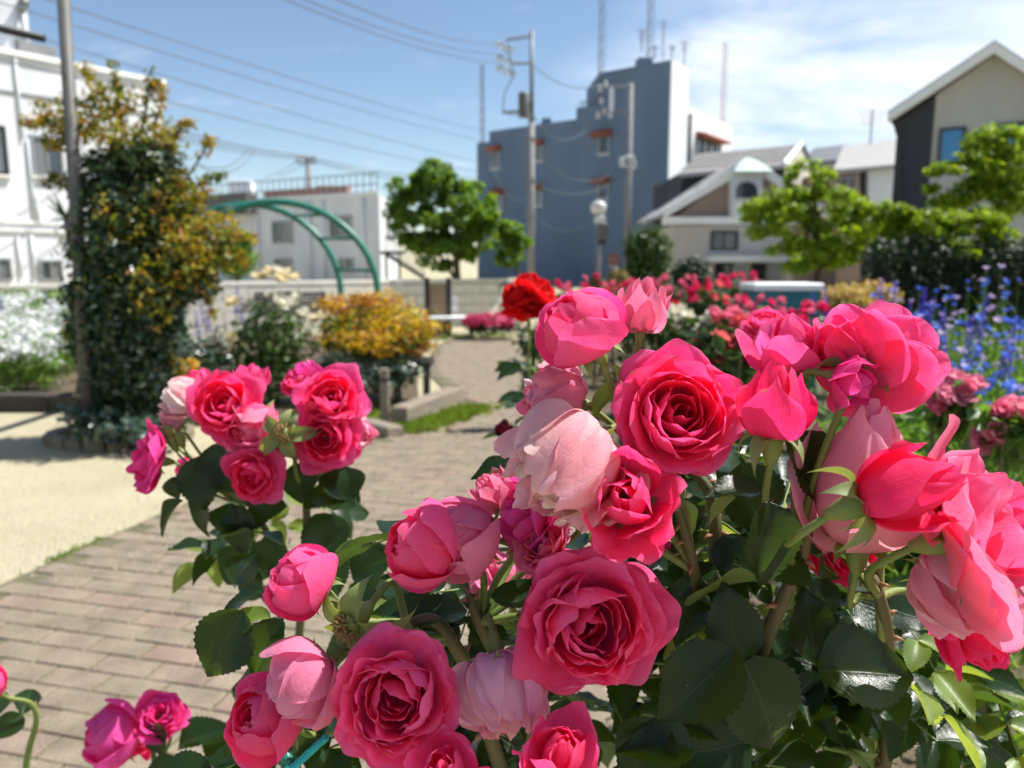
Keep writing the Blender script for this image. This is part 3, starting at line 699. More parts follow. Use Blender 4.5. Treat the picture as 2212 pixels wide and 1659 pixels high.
window(mh, H0, H1, 2154, 2230, 270, 330, M_darkframe, M_bluepane, 2, 0.05)
window(mh, H0, H1, 2050, 2100, 470, 540, M_darkframe, M_glass, 1, 0.05)
tag(mh, 'modern gabled house with charcoal and beige walls and white trim', 'house')

# ================================================================== POLES, WIRES, LAMPS
def ins_group(parent, pts, r=0.055):
    for p in pts:
        p = Vector(p); MB().lathe([(0.0, -0.16), (r * .5, -0.15), (r, -0.11), (r * .5, -0.07), (r, -0.03), (r * .5, 0.02), (r * .9, 0.06), (0.02, 0.1), (0, 0.12)], p, 10).build('insulator', M_ceramic, parent, True)
YP = 28.0
up = empty('utility_pole', (GX(1150, YP), YP, 0)); xp = GX(1147, YP)
MB().tube([(xp, YP, 0), (xp, YP, zat(1147, 265, YP))], [0.135, 0.105], 14).build('concrete_post', M_concrete, up, True)
MB().tube([(xp, YP, zat(1147, 268, YP)), (xp, YP, zat(1147, 66, YP))], [0.085, 0.06], 10).build('steel_post', M_galv, up, True)
for (x0, y0, x1, y1) in ((1146, 79, 1094, 86), (1146, 137, 1110, 137), (1146, 239, 1085, 243)):
    MB().tube([(xp, YP - 0.05, zat(1147, y0, YP)), P(x1, y1, YP - 0.3)], 0.045, 6).build('crossarm', M_galv, up)
for py in (98, 125, 148):
    MB().tube([P(1077, py - 6, YP - 0.4), P(1110, py + 8, YP - 0.2)], 0.03, 6).build('bracket', M_steel, up)
    ins_group(up, [P(1077, py - 3, YP - 0.4), P(1090, py + 4, YP - 0.35), P(1104, py + 9, YP - 0.25)], 0.08)
MB().tube([P(1096, 86, YP - .3), P(1092, 100, YP - .35), P(1104, 130, YP - .3), P(1112, 160, YP - .25), P(1090, 200, YP - .3), P(1086, 235, YP - .3)], 0.018, 5).build('jumper_wire', M_wire, up, True)
MB().tube(smooth_path([P(1086, 235, YP - .3), P(1100, 247, YP - .3), P(1130, 248, YP - .2), P(1144, 262, YP - .1)]), 0.018, 5).build('jumper_wire', M_wire, up, True)
c_ = P(1131, 226, YP - 0.35); MB().lathe([(0, -0.42), (0.17, -0.42), (0.18, -0.38), (0.18, 0.34), (0.15, 0.40), (0, 0.42)], c_, 16).build('transformer', M_steel, up, True)
MB().box(P(1140, 226, YP - 0.15), (0.25, 0.2, 0.1)).build('transformer_bracket', M_steel, up)
for py in (300, 390, 470): MB().lathe([(0.125, -0.05), (0.142, -0.04), (0.142, 0.04), (0.125, 0.05)], (xp, YP, zat(1147, py, YP)), 12).build('band', M_galv, up)
tag(up, 'tall utility pole with steel top, transformer and stacked insulators', 'utility pole')
YQ = 31.0
u2 = empty('utility_pole', (GX(1354, YQ), YQ, 0)); xq = GX(1354, YQ)
MB().tube([(xq, YQ, 0), (xq, YQ, zat(1354, 180, YQ))], [0.135, 0.10], 14).build('concrete_post', M_concrete, u2, True)
MB().tube([(xq, YQ - .1, zat(1354, 190, YQ)), P(1305, 186, YQ - .3)], 0.045, 6).build('crossarm', M_galv, u2)
MB().tube([(xq, YQ - .1, zat(1354, 243, YQ)), P(1290, 243, YQ - .3)], 0.045, 6).build('crossarm', M_galv, u2)
ins_group(u2, [P(1296, 190, YQ - .3), P(1308, 180, YQ - .3), P(1299, 216, YQ - .3), P(1292, 246, YQ - .3), P(1318, 246, YQ - .3), P(1306, 238, YQ - .3)], 0.09)
MB().box(P(1321, 215, YQ - .35), (0.16, 0.16, 0.85)).build('cut_out', M_palegrey, u2)
for x, y, w_ in ((1347, 350, .3), (1360, 346, .34), (1366, 356, .26)): MB().bevbox(P(x, y, YQ - .3), (w_, 0.25, 0.35), 0.03).build('junction_box', M_ceramic, u2)
tag(u2, 'grey concrete utility pole with white junction boxes before the blue tower', 'utility pole')
u3 = empty('utility_pole', (GX(674, 46), 46, 0)); x3 = GX(674, 46)
MB().tube([(x3, 46, 0), (x3, 46, zat(674, 338, 46))], [0.2, 0.15], 10).build('post', M_concrete, u3, True)
for py in (343, 352): MB().tube([P(640, py, 45.8), P(684, py, 45.8)], 0.06, 6).build('crossarm', M_galv, u3)
ins_group(u3, [P(x, 338, 45.8) for x in (642, 652, 662, 682)], 0.1)
tag(u3, 'distant utility pole rising behind the roof of the low building', 'utility pole')
sl = empty('street_lamp', (GX(1293, 22), 22, 0)); xl = GX(1293, 22)
MB().tube([(xl, 22, 0), (xl, 22, zat(1293, 463, 22))], [0.07, 0.05], 10).build('post', M_galv, sl, True)
MB().lathe([(0.07, -0.17), (0.19, -0.13), (0.22, 0.02), (0.21, 0.10), (0.13, 0.17), (0.0, 0.19)], P(1293, 449, 22), 16).build('globe', M_ceramic, sl, True)
MB().bevbox(P(1296, 474, 21.9), (0.28, 0.2, 0.22), 0.03).build('control_box', M_ceramic, sl)
MB().bevbox(P(1302, 500, 21.9), (0.3, 0.24, 0.45), 0.04).build('loudspeaker', M_steel, sl)
MB().bevbox(P(1300, 520, 21.9), (0.22, 0.18, 0.2), 0.04).build('meter_box', M_black, sl)
tag(sl, 'white globed street lamp with boxes on its post', 'street lamp')
rs = empty('road_sign', (GX(1325, 21), 21, 0))
MB().tube([(GX(1325, 21), 21, 0), (GX(1325, 21), 21, zat(1325, 545, 21))], 0.035, 8).build('post', M_galv, rs)
MB().tube([P(1325, 560, 20.96), P(1325, 560, 20.93)], 0.16, 20).build('disc', mat('sign_red', (0.20, 0.07, 0.06), 0.6), rs)
MB().box(P(1325, 560, 20.92), (0.19, 0.012, 0.035)).build('bar', M_concrete, rs)
MB().box(P(1325, 575, 20.95), (0.24, 0.02, 0.10)).build('plate', M_concrete, rs)
tag(rs, 'small round red road sign on a post near the street lamp', 'sign')

def wire(name, a, b, sag, r, label, n=18):
    a, b = Vector(a), Vector(b); pts = [a.lerp(b, k / n) - Vector((0, 0, 4 * sag * (k / n) * (1 - k / n))) for k in range(n + 1)]
    tag(MB().tube(pts, r, 5).build(name, M_wire, None, True, origin=a), label, 'wire', 'overhead power lines')
WL = [(('highest'), (120, -45, 20), (1960, 322, 48)), ('second highest', (0, 20, 20), (1960, 352, 48)), ('third highest', (0, 0 + 42, 20), (1960, 398, 48)), ('fourth highest', (0, 140, 20), (1700, 430, 46))]
sagw = [0.35, 0.45, 0.5, 0.55]
wspec = [((152, 0, 17), (1035, 281, 44), 'uppermost of the four parallel wires crossing the sky at left'), ((58, 8, 17), (1035, 303, 44), 'second of the four parallel wires crossing the sky at left'),
         ((64, 60, 17), (1035, 350, 44), 'third of the four parallel wires crossing the sky at left'), ((100, 138, 17), (1035, 372, 44), 'lowest of the four parallel wires crossing the sky at left')]
for (a, b, lb) in wspec:
    pa, pb_ = W(*a), W(*b); d = (pa - pb_)
    wire('power_line', pa + d * 0.25, pb_, 0.22, 0.013, lb)
for k, (x0, y1) in enumerate(((665, 140), (708, 121), (778, 98))):
    pa, pb_ = W(x0, 0, 14), P(1078, y1 - 4, YP - .4); d = pa - pb_
    wire('power_line', pa + d * 0.2, pb_, 0.25, 0.011, ('lowest', 'middle', 'highest')[k] + ' of the three wires reaching the tall pole insulators')
for k, dy in enumerate((-5, 2, 10, 18)):
    pa, pb_ = W(360, 268 + dy, 30), W(662, 338 + dy * 0.4, 45.8)
    wire('cable', pa + (pa - pb_) * 0.3, pb_, 0.25, 0.018, ('topmost', 'second', 'third', 'lowest')[k] + ' cable of the bundle running to the distant pole')
    wire('cable', W(662, 338 + dy * 0.4, 45.8), W(1030, 388 + dy, 47), 0.35, 0.014, ('topmost', 'second', 'third', 'lowest')[k] + ' cable from the distant pole to the blue building')
for k, (a, b, s) in enumerate((((424, 352, 30), (540, 318, 36), 0.5), ((430, 358, 30), (552, 322, 36), 0.6), ((570, 385, 44), (650, 342, 45.8), 0.1), ((600, 380, 44), (672, 346, 45.8), 0.1))):
    wire('drop_wire', W(*a), W(*b), s, 0.02, ('upper slack wire looping beside the climbing shrub', 'lower slack wire looping beside the climbing shrub', 'left drop wire falling from the distant pole', 'right drop wire falling from the distant pole')[k])
for k, (a, b, s) in enumerate((((1150, 140, 28), (1300, 182, 31), .4), ((1152, 250, 28), (1295, 244, 31), .9), ((1150, 320, 28), (1350, 352, 31), .9), ((1156, 395, 28), (1350, 372, 31), .6), ((1362, 352, 31), (1560, 440, 40), .5), ((1362, 368, 31), (1560, 470, 40), .5), ((1150, 460, 28), (1290, 470, 22), .5), ((1060, 340, 47), (1148, 420, 28), 1.0))):
    wire('service_cable', W(*a), W(*b), s, 0.017, ('cable between the two poles at the level of their upper insulators', 'sagging cable between the two poles at transformer height', 'cable from the tall pole to the white junction boxes', 'lower cable just under the junction boxes', 'upper cable running right from the junction boxes', 'lower cable running right from the junction boxes', 'cable from the tall pole to the street lamp', 'sagging cable from the blue building to the tall pole')[k])

# steel pole in front of the climbing shrub and arm of another lamp at the upper left
YS = 4.7
sp = empty('steel_pole', (GX(162, YS), YS, 0))
MB().tube([(GX(162, YS), YS, 0), W(134, -60, YS)], [0.042, 0.034], 14).build('shaft', M_steel, sp, True)
MB().lathe([(0.10, 0.0), (0.10, 0.02), (0.06, 0.03), (0.06, 0.10), (0.04, 0.11)], (GX(162, YS), YS, 0.002), 14).build('base_flange', M_steel, sp, True)
MB().lathe([(0.042, -0.03), (0.05, -0.02), (0.05, 0.02), (0.042, 0.03)], W(158, 490, YS), 14).build('collar', M_steel, sp, True)
MB().tube([W(150, 372, YS), W(192, 366, YS)], 0.012, 8).build('bracket', M_trim, sp)
tag(sp, 'plain grey steel pole standing in the climbing shrub', 'pole')
la = empty('lamp_post', (GX(-330, 4.4), 4.4, 0))
MB().tube([(GX(-330, 4.4), 4.4, 0), (GX(-330, 4.4), 4.4, 2.95)], 0.04, 12).build('shaft', M_black, la, True)
MB().tube([(GX(-330, 4.4), 4.4, W(-330, -30, 4.4).z), W(95, 83, 4.4)], [0.024, 0.021], 12).build('arm', M_black, la, True)
tag(la, 'dark bracket arm reaching in at the upper left corner', 'lamp arm')
# ================================================================== ROSE GENERATOR: petals, blooms, leaves, stems
def petal_mat():
    m, ns, ls = new_mat('rose_petal'); out = ns.new('ShaderNodeOutputMaterial')
    oi = ns.new('ShaderNodeObjectInfo'); g = ns.new('ShaderNodeNewGeometry'); uv = ns.new('ShaderNodeUVMap')
    sx = mnode(ns, ls, 'ShaderNodeSeparateXYZ', {0: uv.outputs[0]})
    # inner (upper) face deeper, outer face paler; both from the petal's own colour
    deep = mnode(ns, ls, 'ShaderNodeGamma', {0: oi.outputs['Color'], 1: 1.32})
    lite = mnode(ns, ls, 'ShaderNodeGamma', {0: oi.outputs['Color'], 1: 0.62})  # paler tint that also puts sunlit highlights into the petal colour
    side = mnode(ns, ls, 'ShaderNodeMixRGB', {0: g.outputs['Backfacing'], 1: deep.outputs[0], 2: oi.outputs['Color']})
    # paler claw at the base and a paler rim, its sunlit edge put into the colour
    base = mnode(ns, ls, 'ShaderNodeMapRange', {0: sx.outputs[1], 1: 0.0, 2: 0.25, 3: 0.7, 4: 0.0})
    m1 = mnode(ns, ls, 'ShaderNodeMixRGB', {0: base.outputs[0], 1: side.outputs[0], 2: lite.outputs[0]})
    rim = mnode(ns, ls, 'ShaderNodeMapRange', {0: sx.outputs[1], 1: 0.82, 2: 1.0, 3: 0.0, 4: 0.35})
    m2 = mnode(ns, ls, 'ShaderNodeMixRGB', {0: rim.outputs[0], 1: m1.outputs[0], 2: lite.outputs[0]})
    # blotches
    tc = ns.new('ShaderNodeTexCoord')
    n1 = mnode(ns, ls, 'ShaderNodeTexNoise', {0: tc.outputs['Object'], 'Scale': 55.0, 'Detail': 5, 'Roughness': 0.6})
    r1 = mnode(ns, ls, 'ShaderNodeMapRange', {0: n1.outputs[0], 1: 0.42, 2: 0.75, 3: 0.0, 4: 0.30})
    m3 = mnode(ns, ls, 'ShaderNodeMixRGB', {0: r1.outputs[0], 1: m2.outputs[0], 2: lite.outputs[0]})
    # brown scorch on a few rims
    n2 = mnode(ns, ls, 'ShaderNodeTexNoise', {0: tc.outputs['Object'], 'Scale': 130.0, 'Detail': 3})
    e1 = mnode(ns, ls, 'ShaderNodeMapRange', {0: sx.outputs[1], 1: 0.93, 2: 1.0})
    r2 = mnode(ns, ls, 'ShaderNodeMapRange', {0: n2.outputs[0], 1: 0.60, 2: 0.72})
    e2 = mnode(ns, ls, 'ShaderNodeMath', {0: e1.outputs[0], 1: r2.outputs[0]}, operation='MULTIPLY')
    m4 = mnode(ns, ls, 'ShaderNodeMixRGB', {0: e2.outputs[0], 1: m3.outputs[0], 2: (0.45, 0.27, 0.13, 1)})
    # veins: fan of fine lines
    fan = mnode(ns, ls, 'ShaderNodeMath', {0: sx.outputs[0], 1: 60.0}, operation='MULTIPLY')
    cb = mnode(ns, ls, 'ShaderNodeCombineXYZ', {0: fan.outputs[0], 1: sx.outputs[1]})
    n3 = mnode(ns, ls, 'ShaderNodeTexNoise', {0: cb.outputs[0], 'Scale': 1.0, 'Detail': 4, 'Roughness': 0.6})
    n4 = mnode(ns, ls, 'ShaderNodeTexNoise', {0: tc.outputs['Object'], 'Scale': 95.0, 'Detail': 3, 'Roughness': 0.55, 'Distortion': 0.8})
    hsum = mnode(ns, ls, 'ShaderNodeMath', {0: n4.outputs[0], 1: 1.6, 2: n3.outputs[0]}, operation='MULTIPLY_ADD')
    n5 = mnode(ns, ls, 'ShaderNodeTexNoise', {0: tc.outputs['Object'], 'Scale': 420.0, 'Detail': 1})
    r5 = mnode(ns, ls, 'ShaderNodeMapRange', {0: n5.outputs[0], 1: 0.70, 2: 0.76, 3: 0.0, 4: 0.45})
    dk = mnode(ns, ls, 'ShaderNodeGamma', {0: oi.outputs['Color'], 1: 2.2})
    m4 = mnode(ns, ls, 'ShaderNodeMixRGB', {0: r5.outputs[0], 1: m4.outputs[0], 2: dk.outputs[0]})
    bp = mnode(ns, ls, 'ShaderNodeBump', {'Strength': 0.5, 'Distance': 0.0011, 'Height': hsum.outputs[0]})
    rs = mnode(ns, ls, 'ShaderNodeMapRange', {0: n3.outputs[0], 1: 0.42, 2: 0.72, 3: 0.0, 4: 0.22})
    m4 = mnode(ns, ls, 'ShaderNodeMixRGB', {0: rs.outputs[0], 1: m4.outputs[0], 2: lite.outputs[0]})
    b = mnode(ns, ls, 'ShaderNodeBsdfPrincipled', {'Base Color': m4.outputs[0], 'Roughness': 0.6, 'Specular IOR Level': 0.13, 'Normal': bp.outputs[0]})
    t = ns.new('ShaderNodeBsdfTranslucent')
    tcv = mnode(ns, ls, 'ShaderNodeGamma', {0: m4.outputs[0], 1: 1.25})
    ls.new(tcv.outputs[0], t.inputs['Color']); ls.new(bp.outputs[0], t.inputs['Normal'])
    mx = mnode(ns, ls, 'ShaderNodeMixShader', {0: 0.57, 1: b.outputs[0], 2: t.outputs[0]})
    ls.new(mx.outputs[0], out.inputs[0]); return m
M_petal = petal_mat()

def leaf_mat(name, dark, light, vein, rough=0.33, trans=0.3, tcol=(0.30, 0.48, 0.03), spec=0.5):
    m, ns, ls = new_mat(name); out = ns.new('ShaderNodeOutputMaterial')
    oi = ns.new('ShaderNodeObjectInfo'); g = ns.new('ShaderNodeNewGeometry'); uv = ns.new('ShaderNodeUVMap')
    sx = mnode(ns, ls, 'ShaderNodeSeparateXYZ', {0: uv.outputs[0]})
    au = mnode(ns, ls, 'ShaderNodeMath', {0: sx.outputs[0], 1: 0.5}, operation='SUBTRACT')
    au = mnode(ns, ls, 'ShaderNodeMath', {0: au.outputs[0]}, operation='ABSOLUTE')
    mid = mnode(ns, ls, 'ShaderNodeMapRange', {0: au.outputs[0], 1: 0.008, 2: 0.022, 3: 1.0, 4: 0.0})
    k1 = mnode(ns, ls, 'ShaderNodeMath', {0: au.outputs[0], 1: -0.62}, operation='MULTIPLY')
    vv = mnode(ns, ls, 'ShaderNodeMath', {0: k1.outputs[0], 1: sx.outputs[1]}, operation='ADD')
    vv = mnode(ns, ls, 'ShaderNodeMath', {0: vv.outputs[0], 1: 9.0}, operation='MULTIPLY')
    tri = mnode(ns, ls, 'ShaderNodeMath', {0: vv.outputs[0], 1: 0.5}, operation='PINGPONG')
    sec = mnode(ns, ls, 'ShaderNodeMapRange', {0: tri.outputs[0], 1: 0.0, 2: 0.06, 3: 0.6, 4: 0.0})
    tc = ns.new('ShaderNodeTexCoord')
    vo = mnode(ns, ls, 'ShaderNodeTexVoronoi', {0: tc.outputs['Object'], 'Scale': 700.0}, feature='DISTANCE_TO_EDGE')
    net = mnode(ns, ls, 'ShaderNodeMapRange', {0: vo.outputs[0], 1: 0.0, 2: 0.12, 3: 0.22, 4: 0.0})
    vm = mnode(ns, ls, 'ShaderNodeMath', {0: mid.outputs[0], 1: sec.outputs[0]}, operation='MAXIMUM')
    vm2 = mnode(ns, ls, 'ShaderNodeMath', {0: vm.outputs[0], 1: net.outputs[0]}, operation='MAXIMUM')
    n1 = mnode(ns, ls, 'ShaderNodeTexNoise', {0: tc.outputs['Object'], 'Scale': 60.0, 'Detail': 4})
    rr = mnode(ns, ls, 'ShaderNodeMath', {0: oi.outputs['Random'], 1: n1.outputs[0]}, operation='MULTIPLY')
    c0 = mnode(ns, ls, 'ShaderNodeMixRGB', {0: rr.outputs[0], 1: c4(dark), 2: c4(light)})
    und = mnode(ns, ls, 'ShaderNodeMixRGB', {0: 0.5, 1: c0.outputs[0], 2: (0.20, 0.26, 0.13, 1)})
    c0b = mnode(ns, ls, 'ShaderNodeMixRGB', {0: g.outputs['Backfacing'], 1: c0.outputs[0], 2: und.outputs[0]})
    vf = mnode(ns, ls, 'ShaderNodeMath', {0: vm2.outputs[0], 1: 0.55}, operation='MULTIPLY')
    c1 = mnode(ns, ls, 'ShaderNodeMixRGB', {0: vf.outputs[0], 1: c0b.outputs[0], 2: c4(vein)})
    sp1 = mnode(ns, ls, 'ShaderNodeTexNoise', {0: tc.outputs['Object'], 'Scale': 170.0, 'Detail': 2})
    sp2 = mnode(ns, ls, 'ShaderNodeMapRange', {0: sp1.outputs[0], 1: 0.70, 2: 0.74, 3: 0.0, 4: 0.7})
    c1 = mnode(ns, ls, 'ShaderNodeMixRGB', {0: sp2.outputs[0], 1: c1.outputs[0], 2: (0.10, 0.06, 0.025, 1)})
    inv = mnode(ns, ls, 'ShaderNodeMath', {0: 1.0, 1: vm2.outputs[0]}, operation='SUBTRACT')
    bp = mnode(ns, ls, 'ShaderNodeBump', {'Strength': 0.25, 'Distance': 0.0005, 'Height': inv.outputs[0]})
    ro = mnode(ns, ls, 'ShaderNodeMapRange', {0: g.outputs['Backfacing'], 3: rough, 4: 0.7})
    b = mnode(ns, ls, 'ShaderNodeBsdfPrincipled', {'Base Color': c1.outputs[0], 'Roughness': ro.outputs[0], 'Specular IOR Level': spec, 'Normal': bp.outputs[0]})
    t = ns.new('ShaderNodeBsdfTranslucent')
    tv = mnode(ns, ls, 'ShaderNodeMixRGB', {0: vf.outputs[0], 1: c4(tcol), 2: (tcol[0] * 0.5, tcol[1] * 0.5, tcol[2], 1)})
    ls.new(tv.outputs[0], t.inputs['Color'])
    mx = mnode(ns, ls, 'ShaderNodeMixShader', {0: trans, 1: b.outputs[0], 2: t.outputs[0]})
    ls.new(mx.outputs[0], out.inputs[0]); return m
M_leaf = leaf_mat('rose_leaf', (0.006, 0.016, 0.008), (0.014, 0.034, 0.011), (0.04, 0.075, 0.028), 0.27, 0.2, (0.15, 0.28, 0.012), 0.24)
M_young_backlit = leaf_mat('young_backlit_leaf', (0.10, 0.17, 0.03), (0.15, 0.21, 0.04), (0.22, 0.28, 0.10), 0.4, 0.4, (0.45, 0.55, 0.05))  # lighter leaf copy: the glow of backlit leaves is put into its colour
M_sepal = leaf_mat('sepal', (0.16, 0.22, 0.07), (0.24, 0.29, 0.13), (0.30, 0.34, 0.18), 0.6, 0.3, (0.35, 0.42, 0.06), 0.3)
M_stem = mat('green_stem', (0.12, 0.19, 0.035), 0.5, (0.17, 0.20, 0.05), 30, 3, 0.2, 300, dist=0.001)
M_cane = mat('old_cane', (0.075, 0.085, 0.03), 0.6, (0.11, 0.075, 0.035), 30, 3, 0.3, 200, dist=0.001)
M_thorn = mat('thorn', (0.35, 0.16, 0.08), 0.5)
M_stamen = mat('dry_stamen', (0.36, 0.22, 0.08), 0.8, (0.18, 0.10, 0.03), 300, 3)

def grid_mesh(name, X, UVm, m):
    nv, nu = X.shape[0], X.shape[1]
    idx = np.arange(nv * nu).reshape(nv, nu)
    f = np.stack([idx[:-1, :-1], idx[:-1, 1:], idx[1:, 1:], idx[1:, :-1]], -1).reshape(-1, 4)
    me = bpy.data.meshes.new(name)
    me.vertices.add(nv * nu); me.vertices.foreach_set('co', X.reshape(-1).astype(np.float32))
    me.loops.add(f.size); me.loops.foreach_set('vertex_index', f.ravel().astype(np.int32))
    me.polygons.add(len(f)); me.polygons.foreach_set('loop_start', (np.arange(len(f)) * 4).astype(np.int32))
    me.polygons.foreach_set('use_smooth', np.ones(len(f), bool))
    ul = me.uv_layers.new(name='UVMap'); ul.data.foreach_set('uv', UVm.reshape(-1, 2)[f.ravel()].ravel().astype(np.float32))
    me.materials.append(m); me.update(calc_edges=True)
    return me

def petal_grid(ctrl, phimax, rw, rho_f, rg, ruffle=0.0, curl=0.0, point=0.0, twist=0.0, crumple=0.0, nu=12, nv=12, notch=0.0):
    t = np.linspace(0, 1, 65)[:, None]; P = np.array(ctrl, float)
    B = (1 - t) ** 3 * P[0] + 3 * (1 - t) ** 2 * t * P[1] + 3 * (1 - t) * t ** 2 * P[2] + t ** 3 * P[3]
    sl_ = np.concatenate([[0], np.cumsum(np.linalg.norm(np.diff(B, axis=0), axis=1))]); L = sl_[-1]; sl_ /= L
    Tn = np.gradient(B, axis=0); Tn /= np.linalg.norm(Tn, axis=1)[:, None] + 1e-9
    u = np.linspace(-1, 1, nu + 1)[None, :]; v = np.linspace(0, 1, nv + 1)[:, None] ** 0.9
    tl = 1 - 0.20 * np.abs(u) ** 2.3 + point * np.exp(-(u / 0.16) ** 2) - notch * np.exp(-(u / 0.14) ** 2)
    tl += 0.02 * np.sin(u * (4 + 3 * rg.random()) + 6.28 * rg.random())
    tl /= tl.max(); s = v * tl
    r = np.interp(s, sl_, B[:, 0]); z = np.interp(s, sl_, B[:, 1]); tr = np.interp(s, sl_, Tn[:, 0]); tz = np.interp(s, sl_, Tn[:, 1])
    w = 0.26 + 0.74 * np.sin(np.pi / 2 * np.minimum(1, v / 0.64)) ** 0.95
    w = w * np.sqrt(1 - 0.62 * (np.maximum(0, v - 0.64) / 0.36) ** 2.2)
    x = u * phimax * rw * w
    rho = rho_f * np.maximum(r, 0.35 * rw)
    ph = np.clip(x / rho, -2.5, 2.5)
    nr, nz = tz, -tr
    ed = np.maximum(v ** 3, np.abs(u) ** 3 * np.minimum(1, v * 1.6))
    a = rg.random(8) * 6.28
    wav = np.sin(u * 3.1 + a[0] + v) + 0.6 * np.sin(u * 5.5 + a[1] - 2 * v) + 0.2 * np.sin(u * 10 + a[2]) + 0.6 * np.sin(v * 7 + a[3] + 2 * u)
    disp = ruffle * ed * wav * 0.5
    disp += curl * (np.maximum(0, np.abs(u) - 0.45) / 0.55) ** 2 * np.minimum(1, v * 1.4)
    lf = np.sin(u * 2.1 + a[4]) * np.sin(v * 3.0 + a[5]) + 0.5 * np.sin(u * 4.3 + v * 3 + a[6])
    disp += (0.018 * L) * lf * v
    if crumple:
        cw = 0
        for k in range(7):
            fu, fv = rg.uniform(2, 10), rg.uniform(2, 9); cw = cw + np.sqrt(np.sin(fu * u + fv * v + rg.random() * 6.28) ** 2 + 0.06) / (1 + 0.3 * k)
        disp += crumple * (cw - 2.4) * (0.25 + 0.75 * v)
    disp += twist * u * rw * np.minimum(1, v * 2)
    R_ = r - rho + rho * np.cos(ph) + disp * nr * np.cos(ph); T_ = rho * np.sin(ph) + disp * nr * np.sin(ph); Z_ = z + disp * nz
    X = np.stack([R_, T_, Z_], -1)
    UV = np.stack([np.broadcast_to(u * 0.5 + 0.5, X.shape[:2]), np.broadcast_to(v, X.shape[:2])], -1)
    return X[:, ::-1], UV[:, ::-1]
def rotz(X, a): 
    c, s = math.cos(a), math.sin(a); Y = X.copy(); Y[..., 0] = c * X[..., 0] - s * X[..., 1]; Y[..., 1] = s * X[..., 0] + c * X[..., 1]; return Y
def roty(X, a, p=(0, 0, 0)):
    c, s = math.cos(a), math.sin(a); Y = X - np.array(p); Z = Y.copy(); Z[..., 0] = c * Y[..., 0] + s * Y[..., 2]; Z[..., 2] = -s * Y[..., 0] + c * Y[..., 2]; return Z + np.array(p)

